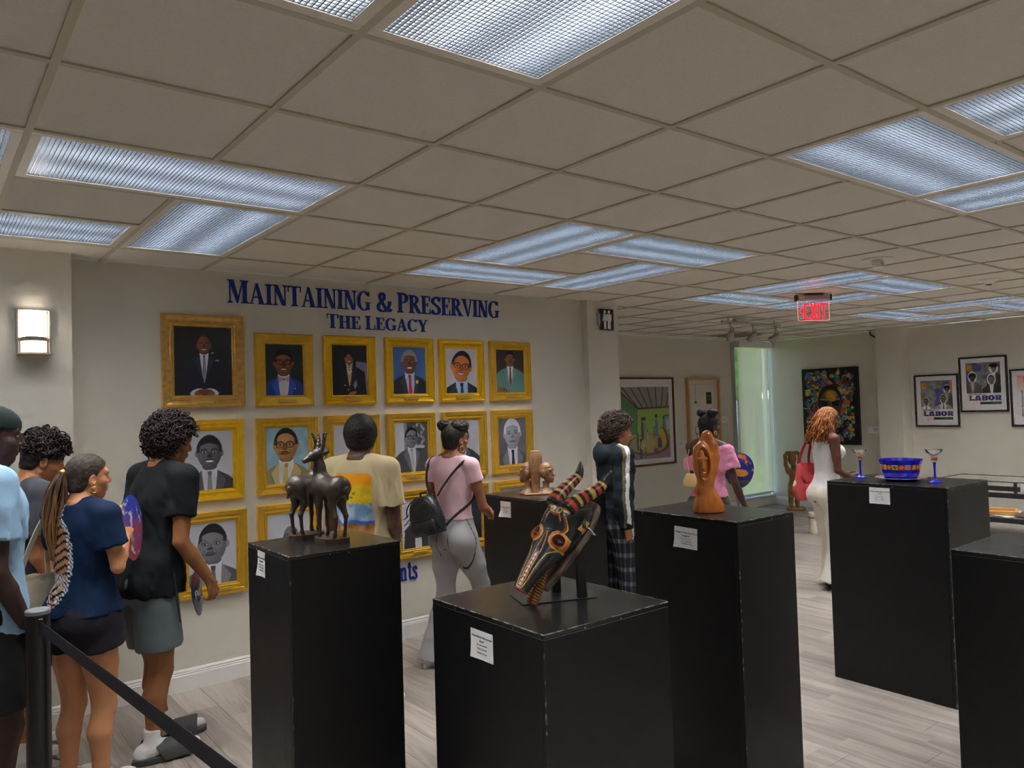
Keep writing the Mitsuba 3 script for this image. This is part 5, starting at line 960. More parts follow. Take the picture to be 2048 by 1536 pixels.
for q in (-1, 1):
    h_ = hs*np.array((q, 1, 1)); g = tube(h_, hr, 20); k = np.repeat(np.arange(60), 20); u = np.concatenate([ln[k], [0, 1]]); b = np.floor(u/.062).astype(int)
    col = np.tile(lin((24, 25, 27)), (len(u), 1)); sel = (u < .78) & (b % 2 == 1); col[sel & (b % 4 == 1)] = lin(RD); col[sel & (b % 4 == 3)] = lin(GD); col[u > .78] = lin((44, 43, 38)); col[u > .985] = lin((150, 120, 80))
    mput(t+'__horn', g, 'lacquer', col)
g = field([(cone((0, .030, .150), (0, -.012, -.004), .022, .014), .0), (cone((-.02, .028, .13), (-.018, -.012, .0), .016, .011), .012), (cone((.02, .028, .13), (.018, -.012, .0), .016, .011), .012)], .0022); v = g.vertices
col = np.tile(lin(DR), (len(v), 1)); inner = v[:, 1] > -.012+(v[:, 2]+.004)*.272+.004; edgeb = np.abs(np.abs(v[:, 0])-.022) < .012
col[edgeb & ~inner] = lin((150, 52, 36)); col[edgeb & inner] = lin((150, 116, 64)); col[edgeb & inner & (np.sin(v[:, 2]*520) > .45)] = lin((56, 42, 26)); mput(t+'__lower_jaw', g, 'lacquer', col)
for q in (-1, 1):     # carved teeth hanging from the upper jaw
    for k in range(9):
        z = .012+.0145*k; c_ = trimesh.creation.cone(.0036, .010, sections=6); c_.apply_transform(frame_of((q*np.interp(z, [0, .15], [.027, .036]), np.interp(z, [0, .15], [.066, .050]), z), (1, 0, 0), (0, -1, 0))); mput(t+'__tooth', c_, 'lacquer', np.tile(lin((190, 160, 110)), (len(c_.vertices), 1)), smooth=False)
g = field([(loft([(0, -.016, .070, .034, .019), (0, -.018, .15, .052, .018), (0, -.016, .26, .074, .018), (0, -.014, .38, .084, .019), (0, -.010, .46, .080, .019), (0, -.006, .512, .062, .017)], 4), .004)], .0035, disp=lambda p: .0022*(meshkit.fbm(p*np.array((60, 60, 14.)), 3)-.5), carve=[(cone((.078, -.03, .47), (.078, .03, .47), .004), .001), (cone((-.078, -.03, .47), (-.078, .03, .47), .004), .001)])
z = meshkit.fbm(g.vertices*np.array((70, 70, 12.)), 3); mput(t+'__back_board', g, 'matte_color', mixc(lin((62, 54, 46)), lin((120, 104, 86)), smoothstep(.3, .75, z)))
for q in (-1, 1): mput(t+'__cord', tube([(q*.070, .012, .392), (q*.090, .008, .388), (q*.092, -.034, .386), (q*.070, -.038, .388)], .003, 6), 'paper')
t = thing('mask_stand', 'black stand with two flat posts and a thin base plate holding the horned mask', 'stand')
A = np.array((1.858, 2.352)); Bv = np.array((2.149, 2.240))-A; Bv /= np.linalg.norm(Bv); Cn = np.array((-Bv[1], Bv[0]))
Ms = frame_of((A[0], A[1], 1.0), (*Bv, 0), (0, 0, 1)); put(t+'__base_plate', xf(cbox(0, .312, .004, .185, .0005, .0045, .001), Ms), 'black_metal')
def post(x, y, top, lean): 
    m = cbox(-.018, .018, -.012, .012, 0, top-1.005, .0015); m.apply_transform(trimesh.transformations.rotation_matrix(lean, (0, 1, 0))); return xf(m, Ms@trimesh.transformations.translation_matrix((x, y, .005)))
put(t+'__post', post(.255, .028, 1.262, -.02), 'black_plastic'); put(t+'__post', post(.190, .150, 1.235, -.02), 'black_plastic')

# hooded face sculpture ------------------------------------------------------------
t = thing('wood_sculpture', 'polished honey-brown wood sculpture of a face inside a sweeping hood', 'sculpture'); o = vframe((3.000, 2.345, 1.24), .10)
P = [(loft([(.002, 0, .002, .072, .048), (.002, 0, .03, .073, .048), (.0, 0, .06, .064, .044), (-.004, 0, .10, .044, .036), (-.010, .002, .14, .033, .030), (-.012, .004, .17, .034, .032)], 2.3), .02),
     (ell((-.022, .0, .240), (.045, .050, .100), roty(-.06)), .012)] + [(a, .02) for a in chain([(-.030, .004, .110), (-.004, .0, .150), (.024, .006, .200), (.036, .012, .260), (.034, .016, .315), (.012, .016, .365)], [.030, .030, .029, .028, .027, .024])] + [(ell((.004, .018, .330), (.036, .020, .062), roty(.25)), .01)]
C_ = [(ell((-.028, -.050, .238), (.032, .046, .084), roty(-.06)), .003), (cone((.020, -.050, .20), (.026, -.045, .33), .008), .006)]
g1 = field(P, .0028, carve=C_); put(t+'__hood', xf(g1, o), 'honey_wood', smooth=True)
P = [ell((-.027, -.004, .236), (.030, .030, .078), roty(-.06)), (cone((-.030, -.032, .246), (-.030, -.040, .212), .0055, .0085), .004), (cone((-.050, -.024, .258), (-.006, -.026, .258), .0060), .004), (cone((-.038, -.029, .190), (-.020, -.029, .190), .0055), .003), (cone((-.037, -.027, .180), (-.021, -.027, .180), .0058), .003), (ell((-.027, -.016, .168), (.012, .012, .012)), .008)]
g2 = field(P, .0022, carve=[(cone((-.050, -.036, .246), (-.038, -.039, .246), .0070), .003), (cone((-.020, -.039, .246), (-.008, -.036, .246), .0070), .003)]); put(t+'__face', xf(g2, o), 'honey_wood', smooth=True)

# carved wooden heads about a column ------------------------------------------------
t = thing('wood_bust_carving', 'brown carved wood busts standing back to back around a rough square column', 'sculpture'); o = vframe((3.76, 4.55, 1.1), .12)
g = field([(loft([(-.008, 0, .0, .040, .030), (-.008, 0, .15, .040, .030), (-.006, 0, .315, .041, .030), (-.006, 0, .333, .034, .025)], 7), .004)], .004, disp=lambda p: .0022*(meshkit.noise(p*np.array((30, 30, 170.)))-.5)); put(t+'__column', xf(g, o), 'brown_wood', smooth=True)
def bust(cx, cy, f, hair):
    R = rotz(f); T_ = lambda a: tuple(R@np.array(a)+np.array((cx, cy, 0))); Rm = R
    P = [(loft([(cx, cy, .0, .066, .056), (cx, cy, .018, .060, .050), (cx, cy, .036, .038, .034), (cx, cy, .06, .025, .024), (cx, cy, .10, .024, .023)], 2.2), .012), (ell((cx, cy, .178), (.046, .056, .064), Rm), .015), (ell(T_((0, .026, .128)), (.033, .034, .040), Rm), .015),
         (cone(T_((0, .058, .172)), T_((0, .070, .146)), .006, .011), .006), (cone(T_((-.028, .048, .186)), T_((.028, .048, .186)), .009), .008), (cone(T_((-.014, .058, .124)), T_((.014, .058, .124)), .007), .004), (cone(T_((-.013, .056, .113)), T_((.013, .056, .113)), .0075), .004), (ell(T_((0, .046, .098)), (.018, .016, .012), Rm), .008)]
    for q in (-1, 1): P += [(ell(T_((q*.047, -.002, .160)), (.007, .014, .022), Rm), .004)]
    C_ = [(ell(T_((q*.021, .060, .172)), (.014, .009, .008), Rm), .004) for q in (-1, 1)]
    def disp(p):
        q = (p-np.array((cx, cy, 0)))@R; hm = (q[:, 2] > .205+.0*q[:, 1]) | ((q[:, 1] < .012) & (q[:, 2] > .125) & (np.abs(q[:, 0]) > .03)); return np.where(hm, -.004+(.004*(meshkit.noise(p*130)-.5) if hair else 0), 0)
    return field(P, .0036, carve=C_, disp=disp)
put(t+'__bust', xf(bust(.066, -.030, -2.05, False), o), 'brown_wood', smooth=True); put(t+'__bust', xf(bust(-.060, .044, 1.20, True), o), 'brown_wood', smooth=True)
put(t+'__base', xf(cbox(-.105, .120, -.075, .085, .0005, .012, .004), o), 'brown_wood')

# glassware on the wide pedestal -------------------------------------------------------
plain('blue_glass', (10, 18, 190), 0.06, 0.6, clearcoat=0.8); bsdf('clear_glass', {'type': 'dielectric', 'int_ior': 1.5}, two=False)
zt = 1.2405; B0 = (4.888, 2.322, zt)
t = thing('glass_plate', 'blue glass plate with patterned rim under the blue bowl', 'plate'); o = frame_of(B0, (1, 0, 0), (0, 0, 1))
put(t+'__well', xf(lathe([(0, .001), (.085, .001), (.098, .010), (.098, .014), (.082, .006), (0, .006)], 48), o), 'blue_glass', smooth=40)
g = lathe([(.0985, .010), (.148, .016), (.149, .019), (.146, .020), (.0985, .0145), (.0985, .010)], 72); a = np.arctan2(g.vertices[:, 1], g.vertices[:, 0]); k = np.floor((a+np.pi)/(2*np.pi)*24).astype(int) % 4
put(t+'__patterned_rim', xf(g, o), 'lacquer', color=np.array([lin(q) for q in ((214, 200, 186), (196, 110, 90), (206, 214, 226), (120, 120, 170))])[k], smooth=True)
t = thing('glass_bowl', 'cobalt blue glass bowl with a red and yellow patterned band', 'bowl')
prof = [(0, .0075), (.070, .0075), (.088, .014), (.101, .030), (.108, .060), (.116, .100), (.126, .127), (.128, .130), (.123, .130), (.112, .100), (.103, .060), (.096, .034), (.082, .018), (0, .014)]
put(t+'__body', xf(lathe(prof, 64), o), 'blue_glass', smooth=40)
g = lathe([(.1116, .070), (.1132, .080), (.1148, .088), (.1166, .096), (.1178, .101)], 288); a = (np.arctan2(g.vertices[:, 1], g.vertices[:, 0])+np.pi)/(2*np.pi); u = (a*20) % 1; cell = np.floor(a*20).astype(int) % 5; h_ = (g.vertices[:, 2]-.072)/.029
col = np.tile(lin((186, 40, 34)), (len(a), 1)); d = np.abs(u-.5)+np.abs(h_-.5)
col[cell == 0] = lin((206, 190, 60)); col[(cell == 0) & (d < .35)] = lin((60, 90, 50)); col[(cell == 1) & (d < .5)] = lin((230, 140, 40)); col[(cell == 2)] = lin((176, 120, 130)); col[(cell == 2) & (np.sin(h_*20) > 0)] = lin((190, 170, 170)); col[(cell == 3) & (u > .4)] = lin((230, 190, 40)); col[(cell == 4) & (d < .4)] = lin((220, 170, 50)); col[u < .06] = lin((20, 20, 110))
put(t+'__patterned_band', xf(g, o), 'lacquer', color=col, smooth=True)
def candlestick(x, y, h, label):
    t = thing('candlestick', label, 'candlestick', 'glass candlesticks on the wide pedestal'); o = frame_of((x, y, zt), (1, 0, 0), (0, 0, 1)); s = h/.185
    put(t+'__foot', xf(lathe([(0, .0005), (.040, .0005), (.040, .004), (.014, .012), (.007, .022), (0, .022)], 32), o), 'blue_glass', smooth=50)
    put(t+'__stem', xf(lathe([(.007, .0215), (.0055, .06*s), (.007, .100*s), (.010, .112*s), (0, .113*s)], 20), o), 'blue_glass', smooth=50)
    put(t+'__painted_band', xf(lathe([(0, .1262*s), (.0172, .1262*s), (.0176, .134*s), (.0172, .142*s), (0, .142*s)], 24), o), 'lacquer', smooth=True, color=np.array([lin((208, 92, 44)), lin((214, 150, 60)), lin((150, 60, 50))])[np.arange(24*5) % 3])
    put(t+'__collar', xf(lathe([(0, .1135*s), (.012, .1135*s), (.016, .1258*s), (0, .1258*s)], 24), o), 'clear_glass', smooth=50)
    put(t+'__cup', xf(lathe([(0, .1425*s), (.017, .1425*s), (.021, .152*s), (.040, .166*s), (.049, .182*s), (.048, .185*s), (.046, .185*s), (.036, .170*s), (.016, .158*s), (.012, .150*s), (0, .149*s)], 40), o), 'clear_glass', smooth=50)
candlestick(4.902, 2.590, .185, 'left glass candlestick with blue stem and clear cup'); candlestick(4.848, 2.100, .200, 'right glass candlestick with blue stem and clear cup')

# standing figure by the window ----------------------------------------------------------
t = thing('wood_figure', 'carved tan wooden figure standing on the floor with both arms raised over its head', 'sculpture'); o = vframe((11.02, 6.93, 0), -.1)
P = []
for q in (-1, 1):
    P += [(a, .02) for a in chain([(q*.045, 0, .30), (q*.050, -.01, .20), (q*.048, .01, .13), (q*.050, -.005, .065), (q*.052, -.05, .060)], [.050, .038, .034, .026, .022])]
    P += [(a, .02) for a in chain([(q*.075, .01, .60), (q*.105, .01, .72), (q*.112, .01, .86), (q*.080, .005, .905), (q*.03, 0, .912)], [.034, .030, .027, .026, .024])]
P += [(loft([(0, 0, .265, .082, .066), (0, 0, .34, .085, .070), (0, 0, .42, .080, .064), (0, 0, .47, .064, .052), (0, 0, .56, .070, .050), (0, 0, .62, .085, .050), (0, 0, .66, .050, .040)], 2.4), .02), (ell((.006, -.025, .690), (.042, .050, .060)), .015), (ell((-.004, .01, .81), (.066, .060, .105)), .02), (cone((.006, -.075, .700), (.006, -.082, .675), .008, .012), .006), (cone((-.012, -.066, .650), (.026, -.066, .650), .010), .006), (cone((-.085, 0, .425), (.085, 0, .425), .006), .004)]
put(t+'__body', xf(field(P, .008, carve=[(ell((.006+q*.020, -.072, .705), (.012, .008, .006)), .004) for q in (-1, 1)], k=.01), o), 'tan_wood', smooth=True)
put(t+'__base', xf(field([(loft([(.02, -.01, .002, .135, .10), (.02, -.01, .05, .125, .09)], 5), .004)], .009, disp=lambda p: .006*(meshkit.fbm(p*14, 3)-.5)), o), 'tan_wood', smooth=True)
# ------------------------------------------------------------------ people
plain('skin', VC, 0.5, 0.35); plain('hair_mat', VC, 0.62, 0.22); plain('cloth', VC, 0.85, 0.15, sheen=0.3); plain('cloth_smooth', VC, 0.6, 0.3); plain('rubber', VC, 0.6, 0.3); plain('gold', (226, 176, 70), 0.22, 0.5, metallic=0.9)
plain('hoop_metal', (206, 200, 190), 0.2, 0.5, metallic=0.9); bsdf('bottle_plastic', {'type': 'thindielectric', 'int_ior': 1.4}, two=False); plain('leather', VC, 0.38, 0.5); plain('mylar', VC, 0.14, 0.6, clearcoat=0.6)
def moved(q, R, t):
    R, t = np.asarray(R, float), np.asarray(t, float); c = np.array([[a, b, d] for a in (q.lo[0], q.hi[0]) for b in (q.lo[1], q.hi[1]) for d in (q.lo[2], q.hi[2])])@R.T+t
    return Prim(lambda p: q.fn((p-t)@R), c.min(0), c.max(0))
def fcone(a, b, ra, rb):
    """a cone cut flat at b"""
    q = cone(a, b, ra, rb); a, b = np.asarray(a, float), np.asarray(b, float); d = (b-a)/np.linalg.norm(b-a); return Prim(lambda p: np.maximum(q.fn(p), (p-b)@d), q.lo, q.hi)
def unit(v): v = np.asarray(v, float); return v/np.linalg.norm(v)
def folds(amp, f, seed=0):
    f = np.asarray(f, float); return lambda p: amp*2*(meshkit.fbm(p*f+seed*7.3, 3)-.5)
SEC = {'m': [(.46, .083, .060, 0), (.52, .092, .068, -.006), (.58, .085, .060, -.002), (.63, .080, .056, .002), (.70, .090, .062, .004), (.755, .096, .064, .002), (.795, .088, .056, -.004), (.825, .058, .044, -.010), (.848, .034, .036, -.014)],
       'f': [(.46, .086, .066, -.004), (.51, .098, .074, -.010), (.57, .082, .058, -.002), (.625, .068, .050, .002), (.69, .078, .056, .004), (.75, .084, .058, .002), (.79, .078, .052, -.004), (.822, .050, .040, -.010), (.848, .030, .032, -.014)]}
class Person:
    def __init__(s, label, pos, face, H, sex, skin, yaw=0, pitch=0, lean=0.0, build=1.0, roll=0):
        s.key = thing('person', label, 'person'); s.H, s.sex, s.b = H, sex, build; s.sk = np.asarray(skin, float); s.hs = H/1.75
        a = math.radians(face); s.M = frame_of((pos[0], pos[1], 0), (math.cos(a), -math.sin(a), 0), (0, 0, 1), (math.sin(a), math.cos(a), 0))
        s.Rh = rotz(-math.radians(yaw))@rotx(-math.radians(pitch))@roty(math.radians(roll)); s.lean = lean
        s.C7 = np.array((0, -.014*H+lean*.30*H, .845*H)); piv = s.C7+np.array((0, .012*H, .022*H)); s.hc = piv-s.Rh@(np.array((0, -.030, -.088))*s.hs)
        s.Mh = np.eye(4); s.Mh[:3, :3] = s.Rh*s.hs; s.Mh[:3, 3] = s.hc; s.skinp, s.fine = [], []
    def sec(s, z0, z1, g=0.0, gh=0.0, flare=0.0):
        """torso sections between two heights, grown by g, the lowest by gh more"""
        t = np.array(SEC[s.sex]); zs = np.linspace(z0, z1, 12); sp = CubicSpline(t[:, 0], t[:, 1:]); out = []
        for z in zs:
            r = sp(np.clip(z, .46, .848)); k = (z1-z)/(z1-z0); e = g+gh*k**2
            out.append((0, r[2]*s.H+s.lean*max(z-.5, 0)*s.H, z*s.H, r[0]*s.H*s.b+e, r[1]*s.H*s.b+e*.9))
        return out
    def arm(s, side, elbow, wrist, hand_dir=None, thumb=None, curl=.55, spread=.0, r=1.0):
        H = s.H; x = (.108 if s.sex == 'm' else .096)*s.b; sh = np.array((side*x*H, -.006*H+s.lean*.3*H, .806*H)); e, w = np.asarray(elbow, float), np.asarray(wrist, float)
        f = (1.0 if s.sex == 'm' else .86)*r*H
        s.skinp += [(q, .012) for q in chain([sh, sh*.45+e*.55, e, e*.65+w*.35, w], [.033*f, .0265*f, .0215*f, .0225*f, .0150*f])]
        d = unit(w-e) if hand_dir is None else unit(hand_dir); t = np.asarray(thumb if thumb is not None else (0, 1.0, 0), float); t = unit(t-d*(t@d)); n = np.cross(d, t)*side*-1; k = s.hs*(1.0 if s.sex == 'm' else .9)
        P = []; kn = w+d*.086*k
        for i, o in enumerate((.030, .010, -.011, -.030)):
            b = kn+t*o*k-d*abs(o-.008)*.25*k; P.append((cone(w+t*o*.55*k+d*.008*k, b, .0135*k, .0105*k), .008))
            L = (.070, .080, .074, .058)[i]*k; ang = 0; p = b
            for j, (fr, rr) in enumerate(((.46, .0092), (.30, .0084), (.24, .0074))):
                ang += curl*(.75, 1.05, .8)[j]+(.06*i if j == 0 else 0); dd = d*math.cos(ang)+n*math.sin(ang)+t*(spread*(1.5-i)*.1); p2 = p+unit(dd)*L*fr
                P.append((cone(p, p2, rr*k, rr*.93*k), .002)); p = p2
        b = w+d*.022*k+t*.022*k; p1 = b+unit(t*.75+d*.70+n*.35)*.040*k; p2 = p1+unit(d*.85+t*.25+n*(.25+curl*.5))*.030*k; p3 = p2+unit(d*.85-t*.05+n*(.2+curl*.7))*.025*k
        P += [(cone(b, p1, .0135*k, .0112*k), .008), (cone(p1, p2, .0108*k, .0098*k), .003), (cone(p2, p3, .0098*k, .0080*k), .003)]
        s.fine.append((P, w-d*.02*k)); s.grip = kn+n*.028*k+d*.02*k; s.hn, s.hd, s.ht = n, d, t; return sh
    def leg(s, side, ankle, knee=None, foot=0.0, hip=None, r=1.0):
        H = s.H; hp = np.array((side*.050*H*s.b, -.004*H, .495*H)) if hip is None else np.asarray(hip, float); a = np.asarray(ankle, float); k = (hp*.46+a*.54+np.array((0, .022*H, 0))) if knee is None else np.asarray(knee, float)
        f = r*H*s.b; cf = k*.66+a*.34+np.array((0, -.012*H, 0))
        s.skinp += [(q, .014) for q in chain([hp, hp*.5+k*.5, k, cf, k*.22+a*.78, a], [.053*f, .047*f, .0325*f, .0325*f, .022*f, .0215*f])]
        fd = np.array((math.sin(foot), math.cos(foot), 0)); g = a*np.array((1, 1, 0)); L = .152*H
        s.skinp += [(cone(g-fd*.016*H+np.array((0, 0, .026*H)), a, .015*H, .018*H), .012), (cone(a-np.array((0, 0, .008*H)), g+fd*.080*H+np.array((0, 0, .020*H)), .017*H, .012*H), .012), (cone(g+fd*.070*H+np.array((0, 0, .018*H)), g+fd*.095*H+np.array((0, 0, .016*H)), .014*H, .008*H), .012)]
        return hp, k, a, fd
    def body(s, lips=None, brow=(28, 20, 18), beard=None):
        H, m = s.H, SEC[s.sex]; P = [(loft(s.sec(.46, .848), 2.25), .012)]
        for q in (-1, 1):
            x = (.108 if s.sex == 'm' else .096)*s.b; P += [(cone(s.C7+np.array((q*.022*H, .004*H, -.004*H)), (q*x*H, -.006*H+s.lean*.3*H, .806*H), .024*H, .033*H*(1 if s.sex == 'm' else .88)), .02), (ell((q*.042*H, -.040*H, .50*H), np.array((.046, .046, .05))*H*s.b), .02)]
            if s.sex == 'f': P += [(ell((q*.040*H, .048*H+s.lean*.23*H, .735*H), np.array((.036, .032, .036))*H), .02)]
        P += [(cone(s.C7-np.array((0, -.004, .02*H)), s.hc+s.Rh@np.array((0, -.028, -.070))*s.hs, (.036 if s.sex == 'm' else .030)*H, (.033 if s.sex == 'm' else .028)*H), .02)]
        hd = [(ell((0, -.008, .020), (.076, .096, .088)), .01), (ell((0, .028, -.040), (.061, .066, .072)), .02), (ell((0, .064, -.096), (.026, .024, .022)), .02), (cone((0, .088, .010), (0, .107, -.030), .0085, .0125), .010), (cone((-.014, .094, -.036), (.014, .094, -.036), .0085), .006),
              (cone((-.042, .070, .020), (.042, .070, .020), .016), .016), (cone((-.020, .088, -.062), (.020, .088, -.062), .0075), .006), (cone((-.018, .086, -.073), (.018, .086, -.073), .0085), .006), (ell((-.048, .050, -.030), (.022, .026, .022)), .015), (ell((.048, .050, -.030), (.022, .026, .022)), .015), (cone((-.055, .0, -.070), (.0, .050, -.112), .016, .018), .02), (cone((.055, .0, -.070), (.0, .050, -.112), .016, .018), .02)]
        for q in (-1, 1): hd += [(ell((q*.079, -.010, -.020), (.0085, .019, .031), rotz(q*-.35)), .004), (ell((q*.032, .0815, -.001), (.013, .012, .0085)), .002)]
        hc_ = [(moved(ell(np.array((q*.032, .096, -.001))*s.hs, np.array((.017, .013, .010))*s.hs), s.Rh, s.hc), .006) for q in (-1, 1)]+[(moved(ell(np.array((q*.086, -.006, -.018))*s.hs, np.array((.006, .010, .018))*s.hs), s.Rh, s.hc), .003) for q in (-1, 1)]
        def hp(q): f = q.fn; sc = s.hs; return moved(Prim(lambda p: f(p/sc)*sc, q.lo*sc, q.hi*sc), s.Rh, s.hc)
        P += [(hp(a), b*s.hs) for a, b in hd]; P += s.skinp
        hands = [p for pp, _ in s.fine for p in pp]; allp = P+hands
        boxes = [(s.hc-.150*s.hs, s.hc+np.array((.150, .150, .135))*s.hs, .0042)]
        for pp, w in s.fine: boxes.append((np.min([a.lo for a, _ in pp], 0)-.006, np.max([a.hi for a, _ in pp], 0)+.006, .0033))
        car = [(Prim((lambda l, h: lambda p: np.max(np.maximum(l-p, p-h), -1))(lo+.0015, hi-.0015), lo, hi), 0) for lo, hi, _ in boxes]
        gs = [field(allp, .0072, carve=hc_[:0]+car)]
        for lo, hi, h in boxes: gs.append(field(allp, h, lo-h*1.0, hi+h*1.0, carve=hc_))
        g = cat([trimesh.Trimesh(a.vertices, a.faces, process=False) for a in gs]); v = g.vertices
        q = ((v-s.hc)@s.Rh)/s.hs; col = np.tile(lin(s.sk), (len(v), 1))*(1+.10*(meshkit.fbm(v*22, 3)-.5))[:, None]; near = np.abs(q).max(1) < .16
        def paint(m, c, a=1.0): col[m & near] = col[m & near]*(1-a)+lin(c)*a
        ex = np.abs(q[:, 0])-.032
        paint((np.abs(ex) < .020) & (np.abs(q[:, 2]-.020+.25*ex*ex/.02-.0*ex) < .0052) & (q[:, 1] > .05), brow, .85); paint((np.hypot(ex/.0125, (q[:, 2]+.001)/.0062) < 1) & (q[:, 1] > .06), (226, 220, 214)); paint((np.hypot(ex/.0058, (q[:, 2]+.001)/.0062) < 1) & (q[:, 1] > .06), (30, 20, 16)); paint((np.abs(ex) < .014) & (np.abs(q[:, 2]-.0062) < .0018) & (q[:, 1] > .06), (24, 16, 14))
        lp = np.array(s.sk)*np.array((.88, .62, .64)) if lips is None else np.array(lips); paint((np.abs(q[:, 0]) < .024) & (np.abs(q[:, 2]+.067) < .0125*(1-(np.abs(q[:, 0])/.026)**2)) & (q[:, 1] > .075), lp); paint((np.abs(q[:, 0]) < .022) & (np.abs(q[:, 2]+.0675) < .0013) & (q[:, 1] > .07), np.array(s.sk)*.35)
        if beard is not None: paint((q[:, 2] < -.045) & (q[:, 1] > .03) & ~((np.abs(q[:, 0]) < .026) & (q[:, 2] > -.082)), beard, .35)
        put(s.key+'__body', xf(g, s.M), 'skin', smooth=True, color=np.clip(col, 0, 1))
    def wear(s, name, prims, color, mat='cloth', h=.0075, k=.012, disp=None, carve=(), cut=None, label=None, parent=None):
        g = field(prims, h, k=k, disp=disp, carve=carve, cut=cut); c = color(g.vertices) if callable(color) else lin(color)
        return put((parent or s.key)+'__'+name, xf(g, s.M), mat, smooth=True, color=np.clip(c, 0, 1), label=label)
    def add(s, name, g, mat, color=None, smooth=True, label=None): return put(s.key+'__'+name, xf(g, s.M), mat, smooth=smooth, color=color, label=label)
    def on_head(s, name, g, mat, color=None, smooth=True, label=None): return put(s.key+'__'+name, xf(g, s.M@s.Mh), mat, smooth=smooth, color=color, label=label)
    def thing_at(s, name, label, cat_, group=None): return thing(name, label, cat_, group)
    def tee(s, color, hem, sleeves, g=.012, gh=.016, sr=.040, neck=.0, fold=.006, seed=0, label=None, mat='cloth', name='t_shirt', collar=None, top=.838):
        """sleeves: two (elbow, share of the upper arm that is covered)"""
        H = s.H; P = [(loft(s.sec(hem, top, g, gh), 2.3), .012)]
        for q, (e, fr) in zip((-1, 1), sleeves):
            x = (.108 if s.sex == 'm' else .096)*s.b; sh = np.array((q*x*H, -.006*H+s.lean*.3*H, .806*H)); e = np.asarray(e, float); en = sh+(e-sh)*fr; f = 1 if s.sex == 'm' else .88
            P += [(cone(s.C7+np.array((q*.024*H, .004*H, -.012*H)), sh, .026*H+g*.5, .034*H*f+g*.75), .022), (fcone(sh, en, .034*H*f+g*.7, sr*H*f), .016)]
        fo = folds(fold*2.2, (9, 9, 5), seed); f2_ = folds(fold*1.5, (20, 20, 8), seed+3); fine = lambda p: f2_(p+np.stack([p[:, 2]*.35, p[:, 0]*.2, p[:, 0]*.5], 1)); lo = s.H*hem
        def disp(p): return (fo(p)+fine(p))*np.clip((s.H*.82-p[:, 2])/.12, .2, 1)
        C_ = [(cone(s.C7+np.array((0, .012*H, .010*H)), s.C7+np.array((0, .020*H, .05*H)), (.036 if s.sex == 'm' else .034)*H+neck, .040*H+neck), .004), (cone(s.C7+np.array((0, .035*H+neck, .008*H-neck*.5)), s.C7+np.array((0, .045*H+neck, .03*H)), .030*H+neck), .012)]
        return s.wear(name, P, color, mat, disp=disp, carve=C_, label=label)
# hair ---------------------------------------------------------------------------------------
HAIRLINE = lambda p: np.maximum((p[:, 1]-.062)*.92+(.045-p[:, 2])*.62, 0)
def cap(g=.010, front=.070, nape=-.075, ear=.055, disp=None, h=.0042, squash=1.0):
    """hair close to the skull in head space: hairline across the forehead, round the ears, down to the nape"""
    def fn(p):
        q = p-np.array((0, -.010, .020)); r = np.array((.076+g, .097+g, .089+g*squash)); k0 = np.linalg.norm(q/r, axis=-1); k1 = np.linalg.norm(q/(r*r), axis=-1); d = k0*(k0-1)/np.maximum(k1, 1e-9)
        q2 = p-np.array((0, -.045, -.045)); r2 = np.array((.056+g, .048+g, .055)); k0 = np.linalg.norm(q2/r2, axis=-1); k1 = np.linalg.norm(q2/(r2*r2), axis=-1); d = smin(d, k0*(k0-1)/np.maximum(k1, 1e-9), .02)
        y, z = p[..., 1], p[..., 2]; line = np.where(z > ear, (y-front-(z-.09)*.0)*.8+(.075-z)*.35, np.maximum((y+.005)*.8, np.maximum(nape-z, -.2)))
        line = np.maximum((y-np.interp(z, [-.09, -.04, .0, .028, .050, .075, .12], [-.045, -.028, .012, .030, .062, .085, .100])), nape-z); return np.maximum(d, line)
    return field([(Prim(fn, (-.12, -.15, -.13), (.12, .13, .16)), 0)], h, disp=disp)
def curls(n, seed, g=.012, size=.016, r=.0042, turns=1.0, front=.085, nape=-.075, steps=14, over=1.0, top=1.0):
    """many small spiral locks standing on the skull"""
    r_ = np.random.default_rng(seed); out = []; i = 0
    while len(out) < n and i < n*8:
        i += 1; d = unit(r_.standard_normal(3)); p = np.array((0, -.012, .022))+d*np.array((.076+g, .096+g, .088+g)); lim = np.interp(p[2], [-.09, -.03, .03, .05, .075, .12], [-.045, -.015, .030, .060, .085, .105])+(front-.085)
        if p[1] > lim or p[2] < nape: continue
        t = unit(np.cross(d, r_.standard_normal(3))); b = np.cross(d, t); a = np.linspace(0, 2*np.pi*turns, steps)+r_.random()*6; u = np.linspace(0, 1, steps); s = size*(.7+.6*r_.random()); hgt = s*(.35+.55*r_.random())*over*(1+(top-1)*np.clip(d[2], 0, 1)); dn = np.array((0, 0, -1.0))*s*.9*np.clip(.6-d[2], 0, 1)
        q = p-d*.006+d*(np.sin(u*2.2)*hgt)[:, None]+(t*(np.cos(a)+u*.9)[:, None]+b*np.sin(a)[:, None])*(s*.62*(.65+.35*np.sin(np.pi*u)))[:, None]+dn*(u**1.5)[:, None]
        out.append(tube(q, r*(1-.40*u**4), 5, caps=True))
    return cat(out)
def haircol(g, c, c2=None, f=60, seed=0):
    c2 = c2 or tuple(np.asarray(c)*1.6+8); return mixc(lin(c), lin(c2), smoothstep(.35, .75, meshkit.fbm(g.vertices*f+seed, 3)))
def hair(P, g, c, c2=None, name='hair', f=60, label=None): return P.on_head(name, g, 'hair_mat', color=haircol(g, c, c2, f), label=label)
